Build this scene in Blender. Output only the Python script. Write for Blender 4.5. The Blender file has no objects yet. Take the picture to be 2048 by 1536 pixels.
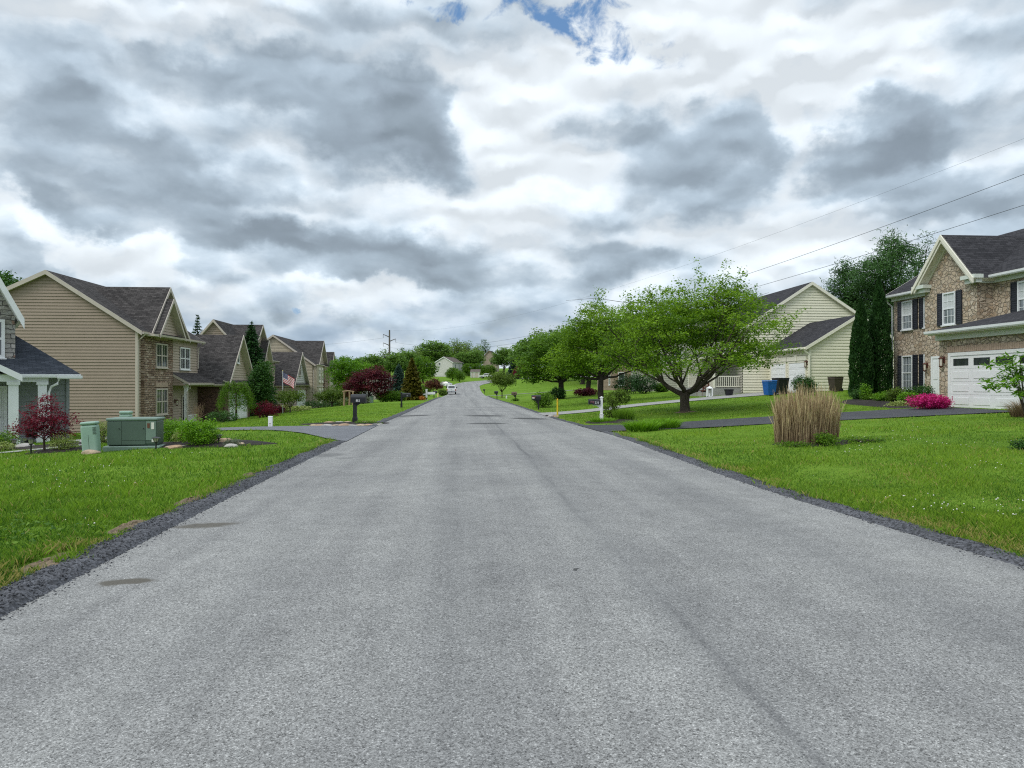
import bpy, bmesh, math, random
import numpy as np
from mathutils import Vector, Matrix

S = bpy.context.scene
COL = S.collection
F = 1500.0          # focal length in pixels of the 2048 px wide photograph
CH = 1.65           # eye height
TH = 0.075          # street heading, radians left of +Y
rng = np.random.default_rng(7)
random.seed(7)

# ------------------------------------------------------------------ objects
def tag(o, label, cat, group=None, kind=None):
    if label: o['label'] = label
    if cat: o['category'] = cat
    if group: o['group'] = group
    if kind: o['kind'] = kind
    return o

def empty(name, loc, rz=0.0, label=None, cat=None, group=None):
    o = bpy.data.objects.new(name, None)
    o.empty_display_size = 0.3
    o.location = loc
    o.rotation_euler = (0, 0, rz)
    COL.objects.link(o)
    return tag(o, label, cat, group)

def dup(root, loc, rz=0.0, scale=None, label=None, group=None):
    r = root.copy(); COL.objects.link(r)
    r.location = loc; r.rotation_euler = (0, 0, rz)
    if scale is not None: r.scale = (scale,) * 3 if isinstance(scale, (int, float)) else scale
    if label: r['label'] = label
    if group: r['group'] = group
    for ch in list(root.children):
        c = ch.copy(); COL.objects.link(c); c.parent = r
        for g in list(ch.children):
            d = g.copy(); COL.objects.link(d); d.parent = c
    return r

def box_uv(me):
    n = len(me.loops)
    if n == 0: return
    uvl = me.uv_layers.new(name='UVMap')
    co = np.empty(len(me.vertices) * 3, np.float32); me.vertices.foreach_get('co', co); co = co.reshape(-1, 3)
    vi = np.empty(n, np.int32); me.loops.foreach_get('vertex_index', vi)
    npoly = len(me.polygons)
    pn = np.empty(npoly * 3, np.float32); me.polygons.foreach_get('normal', pn); pn = pn.reshape(-1, 3)
    tot = np.empty(npoly, np.int32); me.polygons.foreach_get('loop_total', tot)
    pi = np.repeat(np.arange(npoly), tot)
    nn = pn[pi]
    t = np.stack([-nn[:, 1], nn[:, 0], np.zeros(n, np.float32)], 1)
    ln = np.linalg.norm(t, axis=1)
    flat = ln < 0.15
    t[flat] = (1, 0, 0); ln[flat] = 1
    t /= ln[:, None]
    b = np.cross(nn, t)
    b[flat] = (0, 1, 0)
    c = co[vi]
    uv = np.stack([(c * t).sum(1), (c * b).sum(1)], 1).astype(np.float32)
    uvl.data.foreach_set('uv', uv.ravel())

class MB:
    """collects shapes and links them as one mesh object"""
    def __init__(s): s.v = []; s.f = []; s.m = []
    def add(s, vs, fs, m=0):
        o = len(s.v)
        s.v += [tuple(p) for p in vs]
        s.f += [tuple(i + o for i in f) for f in fs]
        s.m += [m] * len(fs)
        return s
    def box(s, x0, x1, y0, y1, z0, z1, m=0):
        v = [(x0,y0,z0),(x1,y0,z0),(x1,y1,z0),(x0,y1,z0),(x0,y0,z1),(x1,y0,z1),(x1,y1,z1),(x0,y1,z1)]
        return s.add(v, [(0,3,2,1),(4,5,6,7),(0,1,5,4),(1,2,6,5),(2,3,7,6),(3,0,4,7)], m)
    def bm(s, b, m=0):
        b.verts.ensure_lookup_table(); b.verts.index_update()
        s.add([v.co for v in b.verts], [[v.index for v in f.verts] for f in b.faces], m); b.free(); return s
    def bbox(s, x0, x1, y0, y1, z0, z1, r=0.03, seg=2, m=0, xf=None):
        b = bmesh.new(); bmesh.ops.create_cube(b, size=1)
        for v in b.verts:
            v.co = Vector(((x0+x1)/2 + v.co.x*(x1-x0), (y0+y1)/2 + v.co.y*(y1-y0), (z0+z1)/2 + v.co.z*(z1-z0)))
        if r > 0: bmesh.ops.bevel(b, geom=list(b.edges), offset=r, segments=seg, affect='EDGES', profile=0.5)
        if xf:
            for v in b.verts: v.co = Vector(xf(v.co))
        return s.bm(b, m)
    def poly(s, pts, m=0): return s.add(pts, [tuple(range(len(pts)))], m)
    def prism(s, pts, d, m=0):
        n = len(pts); d = Vector(d)
        p2 = [Vector(p) + d for p in pts]
        fs = [tuple(range(n))[::-1], tuple(range(n, 2*n))] + [(i, (i+1) % n, n + (i+1) % n, n + i) for i in range(n)]
        return s.add([Vector(p) for p in pts] + p2, fs, m)
    def slab(s, pts, th, mt=0, ms=1):
        p = [Vector(q) for q in pts]
        n = (p[1]-p[0]).cross(p[-1]-p[0]).normalized()
        if n.z < 0: p = p[::-1]; n = -n
        q = [a - n*th for a in p]; k = len(p)
        o = len(s.v); s.v += [tuple(a) for a in p + q]
        s.f.append(tuple(o+i for i in range(k))); s.m.append(mt)
        s.f.append(tuple(o+k+i for i in reversed(range(k)))); s.m.append(ms)
        zm = max(a.z for a in p)
        for i in range(k):
            j = (i+1) % k
            s.f.append((o+i, o+k+i, o+k+j, o+j)); s.m.append(mt if min(p[i].z, p[j].z) > zm-1e-3 else ms)
        return s
    def tube(s, pts, rad, n=8, m=0):
        pts = [Vector(p) for p in pts]
        if not hasattr(rad, '__len__'): rad = [rad]*len(pts)
        vs = []; fs = []
        for i, p in enumerate(pts):
            d = (pts[min(i+1, len(pts)-1)] - pts[max(i-1, 0)])
            d = d.normalized() if d.length > 1e-9 else Vector((0,0,1))
            a = Vector((0,0,1)) if abs(d.z) < 0.9 else Vector((1,0,0))
            u = d.cross(a).normalized(); w = d.cross(u)
            for k in range(n):
                t = 2*math.pi*k/n
                vs.append(p + (u*math.cos(t) + w*math.sin(t))*rad[i])
        for i in range(len(pts)-1):
            for k in range(n):
                a = i*n+k; b = i*n+(k+1) % n
                fs.append((a, b, b+n, a+n))
        fs.append(tuple(range(n))[::-1]); fs.append(tuple((len(pts)-1)*n+k for k in range(n)))
        return s.add(vs, fs, m)
    def lathe(s, prof, cx=0, cy=0, n=12, m=0):
        vs = []; fs = []
        for r, z in prof:
            for k in range(n):
                t = 2*math.pi*k/n; vs.append((cx + r*math.cos(t), cy + r*math.sin(t), z))
        for i in range(len(prof)-1):
            for k in range(n):
                a = i*n+k; b = i*n+(k+1) % n
                fs.append((a, b, b+n, a+n))
        fs.append(tuple(range(n))[::-1]); fs.append(tuple((len(prof)-1)*n+k for k in range(n)))
        return s.add(vs, fs, m)
    def build(s, name, mats, parent=None, loc=(0,0,0), rz=0.0, smooth=False, link=True):
        me = bpy.data.meshes.new(name)
        me.from_pydata(s.v, [], s.f)
        if not isinstance(mats, (list, tuple)): mats = [mats]
        for m in mats: me.materials.append(m)
        me.polygons.foreach_set('material_index', s.m)
        if smooth: me.polygons.foreach_set('use_smooth', [True]*len(s.f))
        me.update()
        box_uv(me)
        o = bpy.data.objects.new(name, me)
        o.location = loc; o.rotation_euler = (0,0,rz)
        if link: COL.objects.link(o)
        if parent: o.parent = parent
        return o

def np_mesh(name, verts, faces, mat, attr=None, parent=None, smooth=False, uv=False):
    """verts (N,3), faces (M,k) numpy -> object; attr = one float per face"""
    me = bpy.data.meshes.new(name)
    N = len(verts); Mf, k = faces.shape
    me.vertices.add(N); me.vertices.foreach_set('co', np.asarray(verts, np.float32).ravel())
    me.loops.add(Mf*k); me.loops.foreach_set('vertex_index', np.asarray(faces, np.int32).ravel())
    me.polygons.add(Mf); me.polygons.foreach_set('loop_start', np.arange(0, Mf*k, k, dtype=np.int32))
    if smooth: me.polygons.foreach_set('use_smooth', np.ones(Mf, bool))
    if attr is not None:
        a = me.attributes.new('tint', 'FLOAT', 'FACE'); a.data.foreach_set('value', np.asarray(attr, np.float32))
    me.materials.append(mat)
    me.update(calc_edges=True)
    if uv: box_uv(me)
    o = bpy.data.objects.new(name, me); COL.objects.link(o)
    if parent: o.parent = parent
    return o

# ------------------------------------------------------------------ terrain
LY = [-60, 0, 5.2, 9.7, 17.3, 21.4, 28.8, 44, 65, 107, 156, 185, 207, 400]
LX = [1.0, -3.2, -3.58, -4.02, -4.5, -4.75, -5.35, -6.33, -7.75, -10.7, -13.7, -15.9, -17.1, -17.1]
RY = [-60, 0, 6.8, 10.1, 12.8, 16, 22.3, 26, 36, 44, 65, 107, 156, 185, 207, 400]
RX = [9.5, 5.3, 4.6, 4.05, 3.82, 3.64, 3.4, 3.1, 2.15, 1.64, 0.2, -2.7, -5.7, -7.7, -9.0, -9.0]
ZY = [-60, 0, 25, 44, 65, 107, 156, 180, 207, 235, 270, 300, 330, 380, 450, 600, 3000]
ZZ = [0, 0, 0, -.13, -.2, -.46, -.69, -.25, .96, 1.85, 3.1, 4.5, 6.3, 9, 11, 13, 14]
DD = [-1, 0, 2, 4, 7, 10, 15, 20, 30, 60, 3000]
DZ = [0, 0, .0, .03, .15, .40, .78, 1.1, 1.3, 1.5, 1.5]
UD = [-1, 0, 3, 6.5, 15, 22, 30, 60, 3000]
UZ = [0, 0, .1, .30, .70, 1.08, 1.2, 1.3, 1.3]

def _smooth(xs, ys, lo, hi, step, k):
    t = np.arange(lo, hi, step); v = np.interp(t, xs, ys)
    pad = np.pad(v, k, mode='edge'); ker = np.ones(2*k+1)/(2*k+1)
    return t, np.convolve(pad, ker, 'valid')
tZ, vZ = _smooth(ZY, ZZ, -60, 620, 1.0, 8)
tL, vL = _smooth(LY, LX, -60, 400, .5, 5)
tR, vR = _smooth(RY, RX, -60, 400, .5, 5)
tD, vD = _smooth(DD, DZ, 0, 62, .25, 5); vD = vD - vD[0]
tU, vU = _smooth(UD, UZ, 0, 62, .25, 5); vU = vU - vU[0]
def Lx(Y): return np.interp(Y, tL, vL)
def Rx(Y): return np.interp(Y, tR, vR)
def sst(x, a, b):
    t = np.clip((x-a)/(b-a), 0, 1); return t*t*(3-2*t)
def terr(X, Y):
    X = np.asarray(X, float); Y = np.asarray(Y, float)
    z = np.interp(Y, tZ, vZ)
    dl = Lx(Y) - X; dr = X - Rx(Y)
    fl = np.interp(Y, [-100, 38, 58, 110, 170, 215], [1, 1, 1.3, 1.3, .8, 0])
    fr = np.interp(Y, [-100, 34, 46, 150, 200, 240], [1, 1, 1.4, 1.4, 1.2, .6])
    z = z - fl*np.interp(dl, tD, vD) + fr*np.interp(dr, tU, vU)
    z = z + 1.3*sst(dr, 1, 11)*sst(Y, 165, 205)*(1-sst(Y, 215, 260))
    return z
def tz(x, y): return float(terr(x, y))
def P(px, py, Y): return Vector(((px-1024)/F*Y, Y, CH-(py-768)/F*Y))
def G(px, Y, dz=0.0):
    x = (px-1024)/F*Y
    return Vector((x, Y, tz(x, Y)+dz))
# ------------------------------------------------------------------ materials
def nd(nt, t, ins=None, **props):
    n = nt.nodes.new(t)
    for k, v in props.items(): setattr(n, k, v)
    for k, v in (ins or {}).items():
        s = n.inputs[k]
        if isinstance(v, bpy.types.NodeSocket): nt.links.new(v, s)
        else: s.default_value = v
    return n
def new_mat(name):
    m = bpy.data.materials.new(name); m.use_nodes = True
    nt = m.node_tree; p = nt.nodes['Principled BSDF']
    return m, nt, p
def c4(c): return (c[0], c[1], c[2], 1.0)
def math_(nt, op, a, b=None, c=None, clamp=False):
    ins = {0: a}
    if b is not None: ins[1] = b
    if c is not None: ins[2] = c
    n = nd(nt, 'ShaderNodeMath', ins, operation=op); n.use_clamp = clamp
    return n.outputs[0]
def mixc(nt, f, a, b, mode='MIX'):
    n = nt.nodes.new('ShaderNodeMix'); n.data_type = 'RGBA'; n.blend_type = mode
    for s, v in ((n.inputs[0], f), (n.inputs[6], a), (n.inputs[7], b)):
        if isinstance(v, bpy.types.NodeSocket): nt.links.new(v, s)
        else: s.default_value = v if not isinstance(v, tuple) or len(v) == 4 else c4(v)
    return n.outputs[2]
def ramp(nt, fac, stops, interp='LINEAR'):
    n = nd(nt, 'ShaderNodeValToRGB', {0: fac}); cr = n.color_ramp; cr.interpolation = interp
    while len(cr.elements) < len(stops): cr.elements.new(0.5)
    for e, (p, c) in zip(cr.elements, stops):
        e.position = p; e.color = c4(c) if isinstance(c, (tuple, list)) else (c, c, c, 1)
    return n.outputs[0]
def noise(nt, vec, scale, detail=3, rough=.55, dist=0.0, out=0):
    return nd(nt, 'ShaderNodeTexNoise', {'Vector': vec, 'Scale': scale, 'Detail': detail, 'Roughness': rough, 'Distortion': dist}).outputs[out]
def mapping(nt, vec, loc=(0,0,0), rot=(0,0,0), scale=(1,1,1), typ='POINT'):
    return nd(nt, 'ShaderNodeMapping', {'Vector': vec, 'Location': loc, 'Rotation': rot, 'Scale': scale}, vector_type=typ).outputs[0]
def bump(nt, p, h, strength=.4, dist=.01):
    b = nd(nt, 'ShaderNodeBump', {'Height': h, 'Strength': strength, 'Distance': dist})
    nt.links.new(b.outputs[0], p.inputs['Normal'])

_pc = {}
def pm(name, col, rough=.6, var=.12, scale=6.0, bmp=0.0, metal=0.0, spec=.4, coat=0.0):
    """one painted / moulded / natural surface with soft mottling and a little grain"""
    if name in _pc: return _pc[name]
    m, nt, p = new_mat(name)
    oc = nd(nt, 'ShaderNodeTexCoord').outputs['Object']
    a = noise(nt, oc, scale, 4, .6); b = noise(nt, oc, scale*9, 2, .6)
    f = math_(nt, 'ADD', math_(nt, 'MULTIPLY', a, .7), math_(nt, 'MULTIPLY', b, .3))
    lo = tuple(max(0, x*(1-var*1.6)) for x in col); hi = tuple(min(1, x*(1+var*1.6)) for x in col)
    nt.links.new(ramp(nt, f, [(.3, lo), (.7, hi)]), p.inputs['Base Color'])
    p.inputs['Roughness'].default_value = rough; p.inputs['Metallic'].default_value = metal
    p.inputs['Specular IOR Level'].default_value = spec
    p.inputs['Coat Weight'].default_value = coat
    if bmp: bump(nt, p, b, .5, bmp)
    _pc[name] = m
    return m

def road_mat():
    m, nt, p = new_mat('worn_asphalt')
    g = nd(nt, 'ShaderNodeNewGeometry').outputs['Position']
    st = mapping(nt, g, rot=(0, 0, -.071))                    # street aligned: x across, y along
    v = nd(nt, 'ShaderNodeTexVoronoi', {'Vector': g, 'Scale': 190.0, 'Randomness': 1.0})
    sep = nd(nt, 'ShaderNodeSeparateColor', {0: v.outputs['Color']}).outputs[0]
    v2 = nd(nt, 'ShaderNodeTexVoronoi', {'Vector': g, 'Scale': 95.0})
    sep2 = nd(nt, 'ShaderNodeSeparateColor', {0: v2.outputs['Color']}).outputs[1]
    sp = math_(nt, 'ADD', math_(nt, 'MULTIPLY', sep, .55), math_(nt, 'MULTIPLY', sep2, .45))
    col = ramp(nt, sp, [(.08, (.070,.069,.067)), (.3, (.198,.196,.190)), (.55, (.280,.278,.270)), (.8, (.383,.380,.37)), (.95, (.58,.575,.555))])
    big = noise(nt, g, .35, 4, .6)
    col = mixc(nt, 1.0, col, ramp(nt, big, [(.3, (.84,.84,.85)), (.7, (1.12,1.12,1.11))]), 'MULTIPLY')
    streak = noise(nt, mapping(nt, st, scale=(1.3, .035, 1)), 1.0, 4, .6)
    col = mixc(nt, 1.0, col, ramp(nt, streak, [(.32, (.80,.80,.81)), (.5, (.98,.98,.98)), (.68, (1.12,1.12,1.11))]), 'MULTIPLY')
    fine = noise(nt, g, 3.0, 3, .6)
    col = mixc(nt, 1.0, col, ramp(nt, fine, [(.3, (.9,.9,.9)), (.7, (1.08,1.08,1.08))]), 'MULTIPLY')
    # worn darker wheel lanes and the paving seam
    sx = nd(nt, 'ShaderNodeSeparateXYZ', {0: st}).outputs[0]
    wob = math_(nt, 'MULTIPLY', math_(nt, 'SUBTRACT', noise(nt, mapping(nt, st, scale=(.3, .12, 1)), 1.0, 2), .5), .5)
    sx = math_(nt, 'ADD', sx, wob)
    def band(c, w):
        d = math_(nt, 'ABSOLUTE', math_(nt, 'SUBTRACT', sx, c))
        return nd(nt, 'ShaderNodeMapRange', {0: d, 1: w, 2: 0.0, 3: 0.0, 4: 1.0}, interpolation_type='SMOOTHSTEP').outputs[0]
    brk = ramp(nt, noise(nt, mapping(nt, st, scale=(2, .25, 1)), 1.0, 3), [(.4, 0), (.62, 1)])
    for c, w, k in ((1.47, .40, .20), (-.1, .7, .14), (-1.7, .5, .10), (3.4, .5, .14)):
        col = mixc(nt, math_(nt, 'MULTIPLY', band(c, w), k), col, (.13,.135,.14))
    seam = math_(nt, 'MULTIPLY', band(1.47, .07), brk)
    col = mixc(nt, math_(nt, 'MULTIPLY', seam, .55), col, (.09,.09,.095))
    # dried mud stains and patches: (photo x, y) projected to the road surface
    for (px, py, rx, ry, c, k) in ((408,1055,.34,.17,(.11,.10,.082),.9),(253,1171,.20,.10,(.11,.10,.082),.95),(655,912,.35,.45,(.12,.12,.12),.6),
                                  (690,920,.2,.2,(.14,.14,.14),.5),(968,831,1.0,.9,(.05,.05,.05),.9),(975,849,.75,.6,(.06,.06,.06),.85),
                                  (825,829,.9,.8,(.05,.05,.05),.9),(1060,836,.9,.8,(.05,.05,.05),.9),(1150,1158,.022,.045,(.05,.05,.05),.9),
                                  (1245,930,.5,.6,(.2,.2,.2),.3)):
        Y = F*CH/(py-768); X = (px-1024)/F*Y
        mp = mapping(nt, nd(nt, 'ShaderNodeVectorMath', {0: g, 1: mixv(nt, g, .12)}, operation='ADD').outputs[0], loc=(X, Y, 0), rot=(0, 0, .1), scale=(rx*1.5, ry*1.5, 8), typ='TEXTURE')
        gr = nd(nt, 'ShaderNodeTexGradient', {0: mp}, gradient_type='SPHERICAL').outputs['Fac']
        gr = nd(nt, 'ShaderNodeMapRange', {0: gr, 1: .1, 2: .5}, interpolation_type='SMOOTHSTEP').outputs[0]
        col = mixc(nt, math_(nt, 'MULTIPLY', gr, k), col, c)
    nt.links.new(col, p.inputs['Base Color'])
    p.inputs['Roughness'].default_value = .85; p.inputs['Specular IOR Level'].default_value = .25
    bump(nt, p, sp, .7, .006)
    return m
def mixv(nt, g, amt):
    n = nd(nt, 'ShaderNodeTexNoise', {'Vector': g, 'Scale': 4.0, 'Detail': 3}).outputs['Color']
    s = nd(nt, 'ShaderNodeVectorMath', {0: n, 1: (.5, .5, .5)}, operation='SUBTRACT').outputs[0]
    return nd(nt, 'ShaderNodeVectorMath', {0: s, 'Scale': amt*2}, operation='SCALE').outputs[0]

def asphalt_mat(name, base, scale=60, contrast=.5, blotch=.12):
    m, nt, p = new_mat(name)
    g = nd(nt, 'ShaderNodeNewGeometry').outputs['Position']
    v = nd(nt, 'ShaderNodeTexVoronoi', {'Vector': g, 'Scale': float(scale)})
    s = nd(nt, 'ShaderNodeSeparateColor', {0: v.outputs['Color']}).outputs[0]
    col = ramp(nt, s, [(0, tuple(x*(1-contrast) for x in base)), (1, tuple(x*(1+contrast) for x in base))])
    col = mixc(nt, 1.0, col, ramp(nt, noise(nt, g, .8, 4), [(.3, (1-blotch,)*3), (.7, (1+blotch,)*3)]), 'MULTIPLY')
    nt.links.new(col, p.inputs['Base Color']); p.inputs['Roughness'].default_value = .85
    p.inputs['Specular IOR Level'].default_value = .3
    bump(nt, p, v.outputs['Distance'], .8, .012)
    return m

def lawn_mat():
    m, nt, p = new_mat('lawn_turf')
    g = nd(nt, 'ShaderNodeNewGeometry').outputs['Position']
    a = noise(nt, g, .22, 5, .6); b = noise(nt, g, 1.6, 5, .65); c = noise(nt, g, 22.0, 4, .7)
    mow = noise(nt, mapping(nt, g, rot=(0, 0, -.1), scale=(.05, .55, 1)), 1.0, 3, .5)
    f = math_(nt, 'ADD', math_(nt, 'MULTIPLY', a, .3), math_(nt, 'MULTIPLY', b, .32))
    f = math_(nt, 'ADD', f, math_(nt, 'MULTIPLY', c, .2)); f = math_(nt, 'ADD', f, math_(nt, 'MULTIPLY', mow, .18))
    col = ramp(nt, f, [(.33, (.060,.120,.013)), (.48, (.118,.215,.022)), (.6, (.172,.28,.032)), (.72, (.25,.33,.05))])
    nt.links.new(col, p.inputs['Base Color']); p.inputs['Roughness'].default_value = .95
    p.inputs['Specular IOR Level'].default_value = .05
    bump(nt, p, math_(nt, 'ADD', c, b), .8, .05)
    return m

def leaf_mat(name, dark, light, trans=.3, extra=None, rough=.55, spec=.25):
    m, nt, p = new_mat(name)
    t = nd(nt, 'ShaderNodeAttribute', attribute_name='tint').outputs['Fac']
    stops = [(0, dark), (.8, light)]
    if extra: stops.append((1.0, extra))
    col = ramp(nt, t, stops)
    nt.links.new(col, p.inputs['Base Color']); p.inputs['Roughness'].default_value = rough
    p.inputs['Specular IOR Level'].default_value = spec
    if trans > 0:
        tr = nd(nt, 'ShaderNodeBsdfTranslucent', {0: mixc(nt, 1.0, col, (1.25, 1.25, .7, 1), 'MULTIPLY')})
        mx = nd(nt, 'ShaderNodeMixShader', {0: trans, 1: p.outputs[0], 2: tr.outputs[0]})
        nt.links.new(mx.outputs[0], nt.nodes['Material Output'].inputs[0])
    return m

def uvc(nt, scale=(1,1,1)):
    return mapping(nt, nd(nt, 'ShaderNodeTexCoord').outputs['UV'], scale=scale)
def stone_mat(name, pal, mortar, cell=.3, aspect=1.3, mw=.06, ledge=False, bd=.04):
    m, nt, p = new_mat(name)
    uv = uvc(nt)
    wv = nd(nt, 'ShaderNodeVectorMath', {0: uv, 1: mixv(nt, uv, cell*.18)}, operation='ADD').outputs[0]
    if ledge:
        br = nd(nt, 'ShaderNodeTexBrick', {'Vector': wv, 'Color1': (0,0,0,1), 'Color2': (1,1,1,1), 'Mortar': (.5,.5,.5,1), 'Scale': 1.0, 'Mortar Size': mw*cell*.4,
                                         'Mortar Smooth': .6, 'Bias': 0.0, 'Brick Width': cell, 'Row Height': cell/aspect}, offset=.37, squash=1.6, squash_frequency=3)
        v2 = nd(nt, 'ShaderNodeTexVoronoi', {'Vector': mapping(nt, wv, scale=(1, aspect, 1)), 'Scale': 1/cell})
        s2 = nd(nt, 'ShaderNodeSeparateColor', {0: v2.outputs['Color']}).outputs[0]
        s1 = nd(nt, 'ShaderNodeSeparateColor', {0: br.outputs['Color']}).outputs[0]
        s = math_(nt, 'ADD', math_(nt, 'MULTIPLY', s1, .5), math_(nt, 'MULTIPLY', s2, .5))
        edge = math_(nt, 'SUBTRACT', 1.0, br.outputs['Fac'])
    else:
        sc = mapping(nt, wv, scale=(1, aspect, 1))
        v = nd(nt, 'ShaderNodeTexVoronoi', {'Vector': sc, 'Scale': 1/cell, 'Randomness': .9})
        ve = nd(nt, 'ShaderNodeTexVoronoi', {'Vector': sc, 'Scale': 1/cell, 'Randomness': .9}, feature='DISTANCE_TO_EDGE')
        s = nd(nt, 'ShaderNodeSeparateColor', {0: v.outputs['Color']}).outputs[0]
        edge = nd(nt, 'ShaderNodeMapRange', {0: ve.outputs['Distance'], 1: mw*.3, 2: mw*1.6}, interpolation_type='SMOOTHSTEP').outputs[0]
    n = len(pal)
    col = ramp(nt, s, [(.12 + .76*i/(n-1), c) for i, c in enumerate(pal)])
    gr = noise(nt, uv, 9.0, 4, .65)
    col = mixc(nt, 1.0, col, ramp(nt, gr, [(.28, (.72,.72,.72)), (.72, (1.22,1.2,1.18))]), 'MULTIPLY')
    col = mixc(nt, edge, mortar, col)
    nt.links.new(col, p.inputs['Base Color']); p.inputs['Roughness'].default_value = .9
    p.inputs['Specular IOR Level'].default_value = .2
    h = math_(nt, 'ADD', edge, math_(nt, 'MULTIPLY', gr, .5)); h = math_(nt, 'ADD', h, math_(nt, 'MULTIPLY', s, .5))
    bump(nt, p, h, 1.0, bd)
    return m
def shingle_mat(name, lo, hi):
    m, nt, p = new_mat(name)
    uv = uvc(nt)
    br = nd(nt, 'ShaderNodeTexBrick', {'Vector': uv, 'Color1': (0,0,0,1), 'Color2': (1,1,1,1), 'Mortar': (0,0,0,1), 'Scale': 1.0, 'Mortar Size': .012,
                                     'Mortar Smooth': .3, 'Bias': 0.0, 'Brick Width': .30, 'Row Height': .145}, offset=.5)
    s1 = nd(nt, 'ShaderNodeSeparateColor', {0: br.outputs['Color']}).outputs[0]
    a = noise(nt, uv, 5.0, 3, .6); b = noise(nt, uv, .5, 3, .6)
    f = math_(nt, 'ADD', math_(nt, 'MULTIPLY', s1, .4), math_(nt, 'MULTIPLY', a, .4)); f = math_(nt, 'ADD', f, math_(nt, 'MULTIPLY', b, .25))
    nt.links.new(ramp(nt, f, [(.2, lo), (.8, hi)]), p.inputs['Base Color'])
    p.inputs['Roughness'].default_value = .95; p.inputs['Specular IOR Level'].default_value = .12
    bump(nt, p, math_(nt, 'SUBTRACT', math_(nt, 'MULTIPLY', s1, .4), br.outputs['Fac']), .8, .03)
    return m
def glass_mat(name, base, rough=.06, spec=.7):
    m, nt, p = new_mat(name)
    oc = nd(nt, 'ShaderNodeTexCoord').outputs['Object']
    n = noise(nt, mapping(nt, oc, scale=(1.5, 1.5, .6)), 1.2, 2)
    nt.links.new(ramp(nt, n, [(.35, tuple(x*.55 for x in base)), (.65, tuple(x*1.5 for x in base))]), p.inputs['Base Color'])
    p.inputs['Roughness'].default_value = rough; p.inputs['Specular IOR Level'].default_value = spec
    p.inputs['IOR'].default_value = 1.7
    return m
def wood_mat(name, lo, hi):
    m, nt, p = new_mat(name)
    oc = nd(nt, 'ShaderNodeTexCoord').outputs['Object']
    n = noise(nt, mapping(nt, oc, scale=(9, 9, 1.2)), 2.5, 5, .65); n2 = noise(nt, oc, 1.3, 2)
    f = math_(nt, 'ADD', math_(nt, 'MULTIPLY', n, .75), math_(nt, 'MULTIPLY', n2, .25))
    nt.links.new(ramp(nt, f, [(.3, lo), (.7, hi)]), p.inputs['Base Color'])
    p.inputs['Roughness'].default_value = .9; p.inputs['Specular IOR Level'].default_value = .15
    bump(nt, p, n, .9, .02)
    return m

ROAD = road_mat()
LAWN = lawn_mat()
DRIVE_DARK = asphalt_mat('sealed_asphalt', (.065,.067,.075), 70, .45, .15)
DRIVE_GREY = asphalt_mat('grey_asphalt', (.16,.165,.18), 60, .35, .12)
CONCRETE = asphalt_mat('pale_concrete', (.31,.305,.29), 40, .10, .10)
BERM = asphalt_mat('gravelly_asphalt', (.075,.077,.086), 45, .65, .25)
MULCH = asphalt_mat('bark_mulch', (.026,.020,.017), 35, .7, .3)
SOIL = asphalt_mat('dry_soil', (.16,.12,.075), 40, .4, .25)
GRASSB = leaf_mat('grass_blades', (.034,.110,.012), (.22,.37,.036), .35, (.42,.34,.15))
GRASSR = leaf_mat('grass_blades_mown', (.050,.135,.014), (.24,.375,.036), .35, (.40,.33,.13))
STRAW = leaf_mat('dry_plume_grass', (.12,.075,.045), (.46,.35,.21), .15, (.60,.49,.28))
CLOVER = pm('clover_white', (.7,.68,.62), .9, .1)
BARK = wood_mat('bark_grey_brown', (.035,.028,.022), (.11,.09,.072))
BARK2 = wood_mat('bark_dark', (.022,.018,.016), (.065,.054,.046))
LF = {
 'cherry': leaf_mat('leaves_cherry', (.042,.120,.006), (.24,.40,.028), .42),
 'mid':    leaf_mat('leaves_mid_green', (.030,.095,.008), (.17,.31,.026), .4),
 'dark':   leaf_mat('leaves_deep_green', (.016,.062,.012), (.065,.155,.025), .22),
 'bright': leaf_mat('leaves_fresh_green', (.055,.16,.008), (.20,.40,.022), .35),
 'olive':  leaf_mat('leaves_olive', (.05,.10,.012), (.16,.24,.035), .3),
 'far':    leaf_mat('leaves_far_green', (.045,.11,.02), (.17,.30,.05), .3),
 'farpale':leaf_mat('leaves_far_pale', (.09,.155,.035), (.26,.38,.085), .3),
 'red':    leaf_mat('leaves_wine_red', (.045,.006,.014), (.27,.016,.05), .3),
 'maroon': leaf_mat('leaves_maroon', (.030,.006,.012), (.14,.016,.03), .25, (.20,.045,.03)),
 'rust':   leaf_mat('leaves_rust', (.06,.022,.016), (.20,.085,.045), .3, (.34,.22,.12)),
 'gold':   leaf_mat('needles_gold', (.035,.055,.008), (.20,.17,.02), .2, (.55,.34,.06)),
 'spruce': leaf_mat('needles_spruce', (.013,.05,.016), (.045,.12,.03), .12),
 'pine':   leaf_mat('needles_pine', (.022,.072,.020), (.085,.185,.048), .15),
 'blue':   leaf_mat('needles_blue', (.020,.058,.042), (.075,.14,.105), .12),
 'arbor':  leaf_mat('scales_arborvitae', (.008,.036,.008), (.034,.095,.018), .1),
 'varieg': leaf_mat('leaves_variegated', (.09,.16,.025), (.42,.48,.16), .25, (.55,.55,.28)),
 'pink':   leaf_mat('azalea_petals', (.38,.010,.13), (.75,.045,.30), .25, (.85,.13,.40)),
 'sage':   leaf_mat('leaves_grey_sage', (.10,.13,.09), (.25,.28,.20), .2),
}
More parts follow.
